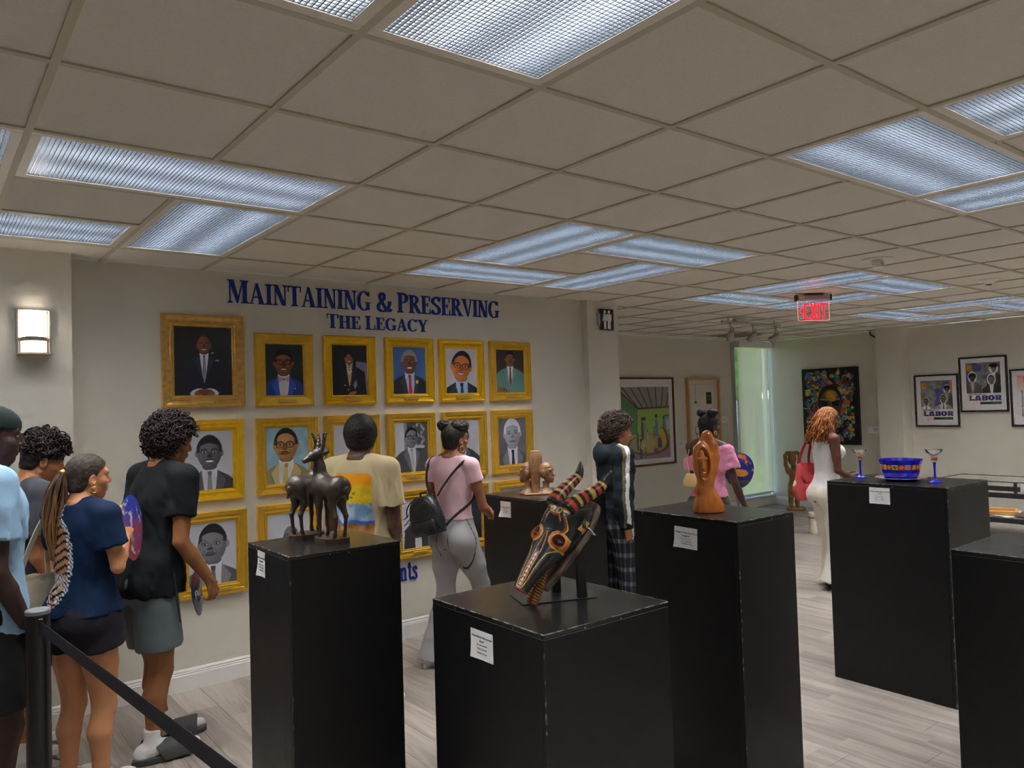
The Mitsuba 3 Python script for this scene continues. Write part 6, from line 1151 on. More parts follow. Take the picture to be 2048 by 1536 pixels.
# shoes ----------------------------------------------------------------------------------------
def shoe(P, a, foot, colr, sole, name='shoe', L=.285, W=.050, label=None, paintf=None, high=.0, slide=False):
    fd = np.array((math.sin(foot), math.cos(foot), 0)); M = frame_of((a[0], a[1], 0), (fd[1], -fd[0], 0), (0, 0, 1), fd); y0, y1 = -.068*L/.285, L-.068*L/.285
    P_ = [(cone((0, y0+.042, .052), (0, y0+.10, .060), .041, .043), .02), (cone((0, y0+.10, .052), (0, y1-.055, .032), .043, .040), .02), (cone((0, y1-.060, .034), (0, y1-.036, .030), .044*W/.05, .033), .02)]
    if high: P_ += [(cone((0, y0+.045, .06), (0, y0+.045, .06+high), .040, .040), .012)]
    g = field(P_, .0048, carve=[(cone((0, y0+.048, .088+high), (0, y0+.075, .14+high), .036, .045), .006)], cut=[((0, 0, -1), -.020)])
    c = np.tile(lin(colr), (len(g.vertices), 1))
    if paintf is not None: c = paintf(g.vertices, c, y0, y1)
    k = put(P.key+'__'+name, xf(g, P.M@M), 'rubber', smooth=True, color=c, label=label)
    o = np.array([(W*.80*math.cos(t)*(1.0+.12*math.sin(t)), (y0+y1)/2+(y1-y0)/2*math.sin(t)*1.01) for t in np.linspace(0, 2*np.pi, 40)[:-1]]); m = extrude(Polygon(o), .027); put(k+'__sole', xf(m, P.M@M), 'rubber', color=np.tile(lin(sole), (len(m.vertices), 1)))
    return k
def slide_sandal(P, a, foot, c=(66, 68, 66)):
    fd = np.array((math.sin(foot), math.cos(foot), 0)); M = frame_of((a[0], a[1], 0), (fd[1], -fd[0], 0), (0, 0, 1), fd)
    o = Polygon([(.054*math.cos(t)*(1+.10*math.sin(t)), .076+.172*math.sin(t)) for t in np.linspace(0, 2*np.pi, 48)[:-1]])
    def fn(p):
        x, y, z = p[..., 0], p[..., 1], p[..., 2]; w = .054*(1+.10*np.clip((y-.076)/.172, -1, 1)); rho = np.sqrt((x/w)**2+((y-.076)/.172)**2); d = (rho-1)*.05
        sole = np.maximum(d, np.maximum(-z, z-(.030+.004*np.cos(y*20)))); sole = np.maximum(sole, -np.maximum(np.abs(((y*55) % 1)-.5)/55-.004, z-.006))
        up = np.sqrt((x/(w+.006))**2+((z-.020)/.072)**2)-1; up = np.abs(up)*.055-.006; up = np.maximum(up, np.maximum((.045-(z-.02)*.55)-y, y-(.200-(np.abs(x)*.35)))); up = np.maximum(up, .01-z)
        return smin(sole, up, .008)
    g = field([(Prim(fn, (-.075, -.11, -.002), (.075, .265, .105)), 0)], .0045); return put(P.key+'__slide', xf(g, P.M@M), 'rubber', smooth=True, color=lin(c))
def sock(P, a, foot, top, c=(232, 232, 232), r=.045):
    H = P.H; a = np.asarray(a, float); fd = np.array((math.sin(foot), math.cos(foot), 0)); g = a*np.array((1, 1, 0)); up = np.array((0, 0, 1.0))
    return P.wear('sock', [(fcone(a-up*.01, a*np.array((1, 1, 0))+up*top, r*.92, r), .015), (cone(g-fd*.028*H+up*.050, a, .043, .043), .015), (cone(a-up*.012, g+fd*.090*H+up*.052, .046, .034), .015), (cone(g+fd*.085*H+up*.048, g+fd*.118*H+up*.044, .036, .024), .012)], c, h=.0055, disp=folds(.0025, (40, 40, 120)))
def wristband(P, g, mat, **k): pass
def hand_fan(P_M, label, c, size=(.125, .165), M=None, group='hand fans'):
    """a flat printed hand fan: a thin rounded disc with its print on both faces. c: Canvas covering it"""
    t = thing('hand_fan', label, 'hand fan', group); n = 54; a = np.linspace(0, 2*np.pi, n, endpoint=False); rr = np.linspace(0, 1, 20)
    V, C_, F_ = [], [], []
    for sgn in (1, -1):
        b = len(V)
        for r in rr:
            for t_ in a:
                x, y = r*math.cos(t_)*size[0], r*math.sin(t_)*size[1]*(1-.10*math.sin(t_)); V.append((x, y, sgn*.0016*(1-r**8)+.010*math.cos(r*1.5))); i = min(int((y/size[1]*.5+.5)*(c.ny-1)), c.ny-1); j = min(int((sgn*x/size[0]*.5+.5)*(c.nx-1)), c.nx-1); C_.append(c.P[max(i, 0), max(j, 0)])
        for i in range(len(rr)-1):
            for k in range(n):
                p, q = b+i*n+k, b+i*n+(k+1) % n; f = [(p, q, q+n), (p, q+n, p+n)]; F_ += f if sgn > 0 else [x[::-1] for x in f]
    put(t+'__blade', xf(trimesh.Trimesh(V, F_, process=False), P_M@M), 'mylar', smooth=True, color=np.clip(C_, 0, 1)); return t
# ---- man in black T-shirt --------------------------------------------------------------------
A = Person('young man with thick curly dark hair, black T-shirt, grey shorts, white socks and slides', (.975, 4.470), 70, 1.80, 'm', (140, 92, 58), yaw=8, pitch=12, lean=.20)
eR, wR = (.222, .05, 1.12), (.235, .21, .89); eL, wL = (-.22, .06, 1.12), (-.20, .20, .90)
A.arm(1, eR, wR, hand_dir=(0, .35, -.95), thumb=(-.3, .95, .3), curl=.75); gripA = (A.grip.copy(), A.hd.copy(), A.ht.copy(), A.hn.copy()); A.arm(-1, eL, wL)
A.leg(1, (.108, -.053, .075), foot=.35); A.leg(-1, (-.082, .117, .075), foot=.30); A.body(beard=(60, 40, 30))
A.tee((20, 23, 26), .468, ((eL, .62), (eR, .62)), g=.016, gh=.040, sr=.044, fold=.009, seed=1)
put(A.key+'__collar', xf(tube([A.C7+np.array((.068*math.cos(t), .018+.062*math.sin(t), -.006-.022*math.sin(t))) for t in np.linspace(0, 2*np.pi, 30)], .006, 6), A.M), 'cloth', smooth=True, color=lin((16, 18, 20)))
def shorts(P, color, z0, z1, legs, g=.016, rw=.066, name='shorts', fold=.008, seed=0, mat='cloth_smooth', flare=1.0):
    H = P.H; Q = [(ell((q*.042*H, -.040*H, .50*H), np.array((.046, .046, .05))*H*P.b+g+.006), .02) for q in (-1, 1)]+[(loft(P.sec(.475, z1, g, .004), 2.3), .02), (loft([(0, -.006*H, .445*H, .075*H, .058*H), (0, -.008*H, .50*H, .092*H*P.b+g, .070*H*P.b+g), (0, -.008*H, .54*H, .09*H*P.b+g, .068*H*P.b+g)], 2.3), .02)]
    for hp, k, a, fd in legs:
        e = hp+(k-hp)*((hp[2]-z0*H)/max(hp[2]-k[2], 1e-3)); Q.append((fcone(hp+np.array((0, -.006*H, .01*H)), e, .058*H*P.b+g*.6, rw*H*flare), .022))
    f1 = folds(fold, (8, 8, 7), seed); f2 = folds(fold*.4, (26, 26, 20), seed+1)
    return P.wear(name, Q, color, mat, disp=lambda p: f1(p)+f2(p))
lg = lambda P, q, an: (np.array((q*.050*P.H*P.b, -.004*P.H, .495*P.H)), None, np.asarray(an), None)
def legs_of(P, aR, aL, kR=None, kL=None):
    o = []
    for q, a, k in ((1, aR, kR), (-1, aL, kL)):
        hp = np.array((q*.050*P.H*P.b, -.004*P.H, .495*P.H)); a = np.asarray(a, float); o.append((hp, (hp*.46+a*.54+np.array((0, .022*P.H, 0))) if k is None else np.asarray(k, float), a, None))
    return o
k = shorts(A, (88, 98, 102), .315, .56, legs_of(A, (.108, -.053, .075), (-.082, .117, .075)), g=.006, rw=.066, seed=4)
put(A.key+'__stripe', xf(tube([(.205, .02, .96), (.212, .03, .82), (.215, .045, .70)], .005, 6), A.M), 'cloth_smooth', smooth=True, color=lin((40, 44, 48)))
for q, a in ((1, (.108, -.053, .075)), (-1, (-.082, .117, .075))): sock(A, a, .35, .165, r=.044); slide_sandal(A, (a[0]+.006, a[1]-.01), .35)
hair(A, cap(.032, nape=-.092, disp=lambda p: .020*(meshkit.fbm(p*60, 3)-.5)), (30, 24, 23)); hair(A, curls(1500, 3, g=.034, size=.020, r=.0034, turns=.7, over=1.3, top=1.4, nape=-.088, front=.094), (28, 22, 21), (58, 47, 45), name='curls', f=60)
c = Canvas(1, 1.3, 260, (40, 60, 70)); n1 = c.noise(4, 2); c.P = mixc(lin((30, 70, 110)), lin((190, 200, 205)), smoothstep(.56, .66, n1)*.6); c.P = c.P*.45; c.P = mixc(c.P, lin((60, 90, 50)), smoothstep(.6, .7, c.noise(5, 9))); c.ell(.5, 1.05, .35, .18, (120, 40, 60), soft=.05)
for gm, dx in ((meshkit.text_mesh('FMU', .20, .001, True), .18),): 
    for g_ in gm.split(only_watertight=False):
        a_, b_ = g_.bounds[0], g_.bounds[1]; pts = None
        o_ = trimesh.path.polygons.projected(g_, (0, 0, 1)); c.poly(np.array(o_.exterior.coords)[:-1]+np.array((dx, .52)), (236, 236, 236))
G, D, Tt, N = gripA; ax = unit(D*.9+np.array((0, -.15, -.25))); FM = frame_of(G+np.array((-.02, -.075, .045)), unit(np.cross((1.0, .2, 0), ax)), unit((.8, .6, 0.05))); FM[:3, 1] = -ax; FM[:3, 0] = unit(np.cross(FM[:3, 1], FM[:3, 2]))
hand_fan(A.M, 'dark printed hand fan reading FMU held low by the man in black T-shirt', c, (.085, .120), FM)

# ---- girl with ponytail -------------------------------------------------------------------------
B = Person('young woman with long brown ponytail, cut-up navy T-shirt, black shorts, holding a fan', (.632, 4.20), 54, 1.64, 'f', (190, 132, 92), yaw=22, pitch=2)
eR, wR = (.205, .0, 1.075), (.118, .145, 1.19); eL, wL = (-.20, .06, 1.08), (-.04, .195, 1.25)
B.arm(1, eR, wR, hand_dir=(-.35, .65, .65), thumb=(-.4, .1, .9), curl=.7); gB = (B.grip.copy(), B.hd.copy(), B.ht.copy(), B.hn.copy()); B.arm(-1, eL, wL, hand_dir=(.3, .4, .85), thumb=(.6, -.2, .2), curl=.6)
aR, aL = (.085, .0, .072), (-.085, -.02, .072); B.leg(1, aR, foot=.25); B.leg(-1, aL, foot=-.1); B.body(lips=(170, 92, 86))
def shirtB(v):
    x, y, z = v[:, 0], v[:, 1], v[:, 2]; c = np.tile(lin((14, 32, 58)), (len(v), 1)); r = np.abs(x+.055); op = np.interp(z, [.86, .98, 1.12, 1.26, 1.31], [.0, .060, .085, .075, .03]); back = y < .0
    hole = back & (r < op); chk = (np.floor(x*95)+np.floor(z*95)) % 2 == 0; c[hole] = lin((176, 122, 86)); strap = hole & (np.abs(((z*26+np.abs(x)*14) % 1)-.5) < .20); c[strap] = lin((22, 24, 32)); m = back & (np.abs(r-op) < .012) & (z > .92); c[m & chk] = lin((226, 226, 226)); c[m & ~chk] = lin((20, 20, 26)); m = hole & (z < 1.06) & chk & (meshkit.noise(v*34) > .5); c[m] = lin((206, 206, 206))
    low = back & (r < .10) & (z < .96) & (np.abs(((z*55-10*(x+.055)**2*55) % 1)-.5) < .16); c[low] = lin((10, 22, 44)); return c
B.tee(shirtB, .525, ((eL, .62), (eR, .60)), g=.014, gh=.020, sr=.048, fold=.006, seed=5)
shorts(B, (34, 32, 38), .425, .555, legs_of(B, aR, aL), g=.014, rw=.070, name='shorts', seed=6, mat='cloth')
for q, a, f in ((1, aR, .25), (-1, aL, -.1)): shoe(B, a, f, (206, 204, 200), (232, 230, 226), L=.25, W=.046); B.wear('ankle_sock', [(fcone(np.array(a)+np.array((0, 0, -.02)), np.array(a)+np.array((0, 0, .035)), .037, .036), .01)], (22, 22, 26), h=.006)
hair(B, cap(.006, nape=-.085, disp=lambda p: .0012*np.sin(np.arctan2(p[:, 0], p[:, 2]+.3)*260+p[:, 1]*60)), (44, 35, 31), (66, 53, 46))
r_ = np.random.default_rng(4); ms = []
for i in range(90):
    a0 = r_.random()*6.28; s0 = .004+.020*math.sqrt(r_.random()); u = np.linspace(0, 1, 12); L = .34+.10*r_.random(); sp = .012+.030*np.sin(np.pi*np.clip(u*1.05, 0, 1))**.8; q = np.stack([-.012+np.cos(a0)*s0*sp/.02+u*-.035, -.118-.030*np.sin(u*2.5)+np.sin(a0)*s0*sp/.02, .018-.005*u-L*u**1.15], 1); q += .004*np.sin(u*9+i)[:, None]; ms.append(tube(q, .0042*(1-.5*u**2), 5))
g = cat(ms); t_ = np.clip((.02-g.vertices[:, 2])/.40, 0, 1); cc = mixc(mixc(lin((58, 44, 36)), lin((140, 96, 58)), smoothstep(.1, .8, t_)), lin((170, 124, 84)), smoothstep(.55, .75, meshkit.fbm(g.vertices*np.array((120, 120, 6.)), 2))*.5); B.on_head('ponytail', g, 'hair_mat', color=cc)
B.on_head('hair_tie', xf(lathe([(.010, -.010), (.017, -.008), (.018, .008), (.010, .010)], 20), frame_of((-.010, -.116, .020), (1, 0, 0), unit((0, -.8, -.4)))), 'gold', smooth=True, label='mustard hair tie')
for q in (1,): B.on_head('earring', tube([(q*.082+.003*math.cos(t), -.004+.012*math.cos(t), -.070+.015*math.sin(t)) for t in np.linspace(0, 6.28, 20)], .0038, 6), 'gold', label='twisted gold earring')
c = Canvas(1, 1.5, 140, (110, 70, 130)); c.P = mixc(lin((40, 60, 150)), lin((150, 70, 90)), smoothstep(.3, .7, c.noise(3, 1)*.6+(1.5-c.Y)*.3)); c.P = mixc(c.P, lin((214, 214, 230)), smoothstep(.60, .68, c.noise(5, 5))); c.P = mixc(c.P, lin((190, 110, 60)), smoothstep(.62, .7, c.noise(4, 8))*(c.Y < .6))
G, D, Tt, N = gB; FM = np.eye(4); zf = unit((.95, .22, .10)); yf = unit(np.array((.22, .14, .95))-zf*(np.array((.22, .14, .95))@zf)); FM[:3, 0], FM[:3, 1], FM[:3, 2], FM[:3, 3] = np.cross(yf, zf), yf, zf, G+np.array((.020, .020, .0))
hand_fan(B.M, 'glossy purple and blue hand fan held by the girl with the ponytail', c, (.098, .165), FM)
t = None and thing('phone', 'pink phone in the raised hand of the girl with the ponytail', 'phone'); solo(t, xf(cbox(-.005, .005, -.035, .035, -.06, .06, .003), B.M@frame_of(np.asarray(wL)+np.array((.045, .05, .105)), (.8, .6, 0), (0, -.2, .98), (-.6, .8, .15))), 'pink_case') if False else None
t_ = None
# tote bag on her left shoulder
t = thing('tote_bag', 'cream canvas tote bag hanging from the shoulder of the girl with the ponytail', 'bag')
bagc = lambda g: mixc(lin((206, 192, 164)), lin((226, 214, 188)), meshkit.fbm(g.vertices*30, 3))
g = field([(loft([(-.235, -.06, .76, .050, .115), (-.24, -.06, .80, .062, .135), (-.240, -.06, .95, .050, .140), (-.240, -.055, 1.04, .030, .142)], 3), .01)], .008, disp=folds(.0035, (12, 12, 9), 3), carve=[(loft([(-.24, -.06, .98, .030, .12), (-.24, -.055, 1.06, .022, .130)], 3), .004)]); put(t+'__body', xf(g, B.M), 'cloth', smooth=True, color=bagc(g))
def strap(pts, w, th=.003): 
    p = np.asarray(pts, float); sp = CubicSpline(np.linspace(0, 1, len(p)), p)(np.linspace(0, 1, 40)); d = np.gradient(sp, axis=0); d /= np.linalg.norm(d, axis=1, keepdims=True); s = np.cross(d, (1.0, 0, 0)); s /= np.linalg.norm(s, axis=1, keepdims=True)+1e-9; n = np.cross(d, s); v = np.concatenate([sp+s*w/2+n*th, sp-s*w/2+n*th, sp-s*w/2-n*th, sp+s*w/2-n*th]); m = 40; F_ = []
    for a_, b_ in ((0, 1), (1, 2), (2, 3), (3, 0)): i = np.arange(m-1); F_ += [np.stack([a_*m+i, b_*m+i, b_*m+i+1], 1), np.stack([a_*m+i, b_*m+i+1, a_*m+i+1], 1)]
    return trimesh.Trimesh(v, np.vstack(F_), process=False)
for y0, y1 in ((-.15, -.015), (.04, .012)): g = strap([(-.243, -.055+(y0+.055)*.9, 1.02), (-.226, -.05+(y0+.055)*.6, 1.13), (-.206, -.04+(y0+.055)*.3, 1.24), (-.186, -.02, 1.335), (-.158, .0, 1.372)], .026); put(t+'__strap', xf(g, B.M), 'cloth', smooth=False, color=bagc(g))

# ---- tall man in cap at the left edge -----------------------------------------------------------
C = Person('tall man in dark green cap and light blue polo shirt at the left edge', (.232, 4.07), 78, 1.88, 'm', (62, 42, 38), yaw=8, pitch=6, build=1.06)
eR, wR = (.270, -.03, 1.165), (.215, .09, .920); eL, wL = (-.26, .0, 1.17), (-.24, .03, .90)
C.arm(1, eR, wR, hand_dir=(-.25, .75, -.6), thumb=(-.8, .2, .5), curl=.7); gC = (C.grip.copy(),); C.arm(-1, eL, wL); aR, aL = (.11, .02, .078), (-.11, -.06, .078); C.leg(1, aR, foot=.1); C.leg(-1, aL, foot=-.1); C.body()
C.tee((150, 184, 214), .468, ((eL, .66), (eR, .68)), g=.020, gh=.022, sr=.050, fold=.009, seed=8, name='polo_shirt', neck=.004)
C.wear('polo_collar', [(cone(C.C7+np.array((-.045, .0, .0)), C.C7+np.array((.045, .0, .0)), .026), .02), (cone(C.C7+np.array((-.055, .02, -.005)), C.C7+np.array((-.03, .085, -.03)), .018), .02), (cone(C.C7+np.array((.055, .02, -.005)), C.C7+np.array((.03, .085, -.03)), .018), .02)], (158, 190, 218), h=.006)
shorts(C, (18, 19, 22), .30, .56, legs_of(C, aR, aL), rw=.076, seed=9)
for q, a in ((1, aR), (-1, aL)): sock(C, a, .1*q, .16, r=.048); shoe(C, a, .1*q, (40, 40, 44), (200, 200, 200), L=.30)
hair(C, cap(.004, nape=-.070), (20, 17, 17))
g = field([(ell((0, -.012, .038), (.088, .110, .084)), 0)], .0045, cut=[(unit((0, -.12, -1.0)), -.030)]); C.on_head('cap', g, 'cloth', color=lin((28, 40, 38))); 
a_ = np.linspace(-1.15, 1.15, 24); C.on_head('cap_brim', cat([tube([(.082*math.sin(t)*r, -.012+.100*math.cos(t)*r, .036-.010*(r-1)) for t in a_], .0035, 6) for r in (1.0, 1.02)]), 'cloth', color=lin((22, 32, 30)))
t = thing('water_bottle', 'clear plastic water bottle with white cap held at the left behind the post', 'bottle'); o = C.M@frame_of(gC[0]+np.array((-.02, .02, -.01)), (1, 0, 0), unit((-.25, -.92, .25)), None)
C2 = frame_of((.330, 4.20, .735), unit((.2, .95, .1)), unit((-.93, .15, .32))); C2[:3, 1] = np.cross(C2[:3, 2], C2[:3, 0])
put(t+'__bottle', xf(lathe([(0, -.165), (.030, -.165), (.033, -.155), (.033, -.02), (.030, .0), (.020, .022), (.012, .035), (.012, .048), (0, .048)], 28), C2), 'bottle_plastic', smooth=40); put(t+'__cap', xf(lathe([(0, .0485), (.0155, .0485), (.0155, .068), (0, .070)], 20), C2), 'sign_white', smooth=40)
c = Canvas(1, 1.3, 80, (196, 190, 188)); c.P = mixc(lin((206, 202, 200)), lin((150, 90, 90)), smoothstep(.5, .62, c.noise(4, 3))); FM = np.eye(4); yf = unit((.55, .25, .72)); zf = unit(np.cross(yf, (.6, -.75, 0))); FM[:3, 0], FM[:3, 1], FM[:3, 2], FM[:3, 3] = np.cross(yf, zf), yf, zf, (.345, 4.235, .585)
hand_fan(np.eye(4), 'pale hand fan held low behind the stanchion post at the left edge', c, (.085, .15), FM)

# ---- young man in dark grey T-shirt ---------------------------------------------------------------
D_ = Person('young man in profile with curly dark hair, dark grey T-shirt and shorts, looking down', (.435, 4.76), 78, 1.73, 'm', (172, 112, 74), yaw=6, pitch=20, lean=.10)
eR, wR = (.235, .0, 1.09), (.235, .13, .88); eL, wL = (-.22, .03, 1.09), (-.15, .22, .98)
D_.arm(1, eR, wR, hand_dir=(-.3, .6, -.7), thumb=(-.4, .8, .3), curl=.8); D_.arm(-1, eL, wL); aR, aL = (.10, -.02, .075), (-.09, .06, .075); D_.leg(1, aR, foot=.15); D_.leg(-1, aL, foot=.1); D_.body()
D_.tee((58, 58, 64), .47, ((eL, .66), (eR, .68)), g=.018, gh=.02, sr=.047, fold=.008, seed=12)
shorts(D_, (26, 26, 30), .30, .56, legs_of(D_, aR, aL), rw=.072, seed=13)
def runner(v, c, y0, y1):
    z, x, y = v[:, 2], v[:, 0], v[:, 1]; c[np.abs(((y*14+z*18) % 1)-.5) < .14] = lin((120, 118, 122)); c[(z < .040)] = lin((232, 230, 228)); c[np.abs(z-.046-.02*np.sin(y*30)) < .004] = lin((60, 60, 66)); return c
for q, a in ((1, aR), (-1, aL)): sock(D_, a, .12, .155, r=.042); shoe(D_, a, .12, (186, 182, 180), (226, 222, 218), L=.30, W=.054, paintf=runner)
hair(D_, cap(.008, nape=-.078, disp=lambda p: .004*(meshkit.fbm(p*70, 3)-.5)-.016*np.clip((p[:, 2]-.035)/.03, 0, 1)), (28, 22, 22)); hair(D_, curls(700, 9, g=.020, size=.021, r=.0036, turns=.7, over=1.4, top=2.0, nape=.020, front=.100), (28, 22, 22), (56, 46, 46), name='curls', f=60)

# ---- man in beige T-shirt, seen from behind ---------------------------------------------------------
E_ = Person('man seen from behind in beige T-shirt with a sunset mountain print on its back', (2.11, 4.20), 60, 1.775, 'm', (84, 56, 46), yaw=-28, pitch=0)
eR, wR = (.220, .0, 1.10), (.110, .19, .98); eL, wL = (-.220, .0, 1.10), (-.20, .12, .87); E_.arm(1, eR, wR); E_.arm(-1, eL, wL); aR, aL = (.11, 0, .075), (-.11, 0, .075); E_.leg(1, aR); E_.leg(-1, aL); E_.body()
def shirtE(v):
    x, y, z = v[:, 0], v[:, 1], v[:, 2]; c = np.tile(lin((208, 192, 152)), (len(v), 1)); n = meshkit.fbm(v*np.array((16, 16, 16.)), 4); m = (y < -.02) & (np.abs(x) < .128) & (z > .95) & (z < 1.415) & ~((np.abs(x) > .113) & ((z > 1.40) | (z < .965)))
    zz = z+.05*(n-.5)*np.where(z < 1.26, 1, .0); q = mixc(lin((244, 158, 30)), lin((232, 196, 40)), smoothstep(1.355, 1.335, z)); q = mixc(q, lin((206, 176, 40)), (np.abs(((z*22+n*2) % 1)-.5) < .10)*(z < 1.33)*.4)
    q = np.where((zz < 1.235)[:, None], mixc(lin((110, 150, 190)), lin((196, 208, 222)), smoothstep(.4, .65, n)), q); q = np.where((zz < 1.135)[:, None], np.where((zz > 1.115)[:, None], lin((52, 96, 170)), mixc(lin((110, 74, 46)), lin((176, 122, 76)), smoothstep(.35, .7, n))), q); c[m] = q[m]
    for bx_, bz in ((-.01, 1.315), (.025, 1.295), (.008, 1.270)): c[m & (np.abs(np.abs(x-bx_)*.45-(z-bz)) < .0028) & (np.abs(x-bx_) < .012)] = lin((40, 34, 24))
    return c
H_ = E_.H
def tee_fine(P, color, hem, sleeves, **k): return P.tee(color, hem, sleeves, **k)
E_.tee(shirtE, .46, ((eL, .64), (eR, .66)), g=.014, gh=.020, sr=.045, fold=.007, seed=15)
P_ = legs_of(E_, aR, aL); E_.wear('trousers', [(loft(E_.sec(.465, .56, .012), 2.3), .02)]+[(ell((q*.042*H_, -.040*H_, .50*H_), np.array((.046, .046, .05))*H_+.012), .02) for q in (-1, 1)]+[(q, .02) for hp, k, a, _ in P_ for q in chain([hp, k, a+np.array((0, 0, -.02))], [.105, .075, .062])], (46, 50, 60), disp=folds(.006, (14, 14, 9), 2))
for q, a in ((1, aR), (-1, aL)): shoe(E_, a, 0, (220, 220, 220), (236, 236, 236), L=.29)
hair(E_, cap(.024, nape=-.074, disp=lambda p: .007*(meshkit.fbm(p*110, 3)-.5)), (20, 18, 18), (44, 40, 38), f=160)

# ---- woman in pink T-shirt and grey leggings ----------------------------------------------------------
F__ = Person('young woman with hair bun, hoop earring, pink T-shirt, black backpack and flared grey leggings', (3.03, 4.60), 68, 1.70, 'f', (136, 88, 62), yaw=16, pitch=0)
eR, wR = (.215, .05, 1.075), (.135, .27, .985); eL, wL = (-.20, .02, 1.06), (-.19, .14, .88); F__.arm(1, eR, wR, hand_dir=(-.3, .9, -.15), thumb=(0, .1, 1), curl=.5); F__.arm(-1, eL, wL)
aR, aL = (.060, .24, .075), (-.10, -.20, .085); kR, kL = (.075, .21, .49), (-.075, -.02, .47); F__.leg(1, aR, kR); F__.leg(-1, aL, kL); F__.body()
F__.tee((232, 194, 204), .585, ((eL, .36), (eR, .38)), g=.006, gh=.006, sr=.040, fold=.004, seed=17)
Q = [(loft(F__.sec(.475, .605, .007), 2.3), .02), (ell((.042*1.70, -.042*1.70, .50*1.70), (.087, .089, .100)), .03), (ell((-.042*1.70, -.042*1.70, .50*1.70), (.087, .089, .100)), .03)]
for q, k_, a in ((1, kR, aR), (-1, kL, aL)):
    hp = np.array((q*.050*1.69, -.004*1.69, .495*1.69)); Q += [(z, .03) for z in chain([hp, hp*.5+np.array(k_)*.5, k_, np.array(k_)*.6+np.array(a)*.4+np.array((0, -.012, 0)), np.array(k_)*.25+np.array(a)*.75], [.096, .088, .062, .060, .066])]+[(fcone(np.array(k_)*.25+np.array(a)*.75, np.array(a)+np.array((0, -.01, -.055)), .066, .092), .03)]
def legg(v):
    x, y, z = v[:, 0], v[:, 1], v[:, 2]; c = np.tile(lin((150, 148, 150)), (len(v), 1)); s = (z > .30) & (np.abs(y+.03-(.95-z)*.18-np.where(z < .82, (.82-z)*-.12, 0)) < .0042) & (x > .06); c[s] = lin((52, 50, 58)); s = (np.abs(np.abs(x)-.045-(.92-z)*.05) < .0038) & (y < -.03) & (z < .90) & (z > .74); c[s] = lin((92, 90, 96)); return c
F__.wear('leggings', Q, legg, 'cloth_smooth', h=.006, disp=lambda p: folds(.004, (30, 30, 40), 3)(p)*(p[:, 2] < .20))
for a, ft in ((aR, .1), (aL, .1)): shoe(F__, (a[0], a[1]), ft, (232, 232, 234), (240, 240, 240), L=.265, W=.046)
hair(F__, cap(.008, nape=-.076, disp=lambda p: np.where(np.abs(p[:, 0]-.004-.1*(p[:, 2]-.02)) < .0035, .008, 0.0)*(p[:, 1] < .05)), (24, 21, 21), (52, 46, 44), f=140)
g = field([(ell((-.045, -.070, .098), (.046, .046, .044)), .01)], .0045, disp=lambda p: .022*(meshkit.fbm(p*75, 4)-.5)); hair(F__, g, (26, 22, 22), (60, 52, 48), name='bun', f=120)
g = field([(ell((.035, .015, .088), (.062, .075, .048)), .01)], .0045, disp=lambda p: .022*(meshkit.fbm(p*75, 4)-.5)); hair(F__, g, (26, 22, 22), (60, 52, 48), name='puff', f=120)
F__.on_head('earring', tube([(.086, -.006+.020*math.cos(t), -.075+.022*math.sin(t)) for t in np.linspace(0, 6.28, 28)], .0024, 6), 'hoop_metal', label='silver hoop earring')
t = thing('backpack', 'small black leather backpack hanging low on the back of the woman in pink T-shirt', 'backpack')
bl = lambda g: mixc(lin((20, 21, 24)), lin((40, 41, 44)), smoothstep(.4, .8, meshkit.fbm(g.vertices*18, 3)))
Mb = F__.M@frame_of((-.065, -.200, .905), unit((1, .0, .22)), unit((-.22, -.05, 1.0)), None); Mb[:3, :3] = F__.M[:3, :3]@np.stack([unit((.97, 0, .22)), unit((0, 1, 0.05)), unit((-.22, -.05, .97))], 1)
g = field([(loft([(0, 0, 0, .118, .060), (0, 0, .04, .128, .070), (0, 0, .16, .122, .066), (0, .005, .235, .095, .052), (0, .010, .268, .060, .036)], 2.8), .01)], .006, disp=folds(.003, (20, 20, 20), 1)); put(t+'__body', xf(g, Mb), 'leather', smooth=True, color=bl(g))
g = field([(loft([(0, -.055, .012, .100, .030), (0, -.058, .05, .104, .034), (0, -.055, .105, .098, .028)], 3), .01)], .005); put(t+'__pocket', xf(g, Mb), 'leather', smooth=True, color=bl(g))
put(t+'__zip', xf(tube([(.118*math.cos(u), -.060-.004*math.sin(u), .150+.108*math.sin(u)) for u in np.linspace(0, np.pi, 24)], .004, 6), Mb), 'black_metal', smooth=True); put(t+'__pocket_zip', xf(tube([(-.095, -.082, .108), (0, -.086, .112), (.095, -.082, .108)], .004, 6), Mb), 'black_metal', smooth=True); put(t+'__handle', xf(tube([(-.035, .035, .255), (-.03, .03, .292), (.03, .03, .292), (.035, .035, .255)], .007, 8), Mb), 'leather', smooth=True, color=lin((24, 24, 27)))
def strap2(pts, w=.022): return strap(pts, w, .0025)
for pts in ([(-.10, -.115, 1.165), (-.150, -.118, 1.28), (-.160, -.060, 1.40), (-.150, .03, 1.405)], [(-.05, -.125, 1.165), (.030, -.125, 1.27), (.115, -.085, 1.375), (.140, .0, 1.402)], [(.030, -.16, .955), (.10, -.115, 1.04), (.155, -.05, 1.10), (.165, .02, 1.16)]): g = strap2(pts); put(t+'__strap', xf(g, F__.M), 'leather', color=lin((26, 26, 30)), smooth=False)

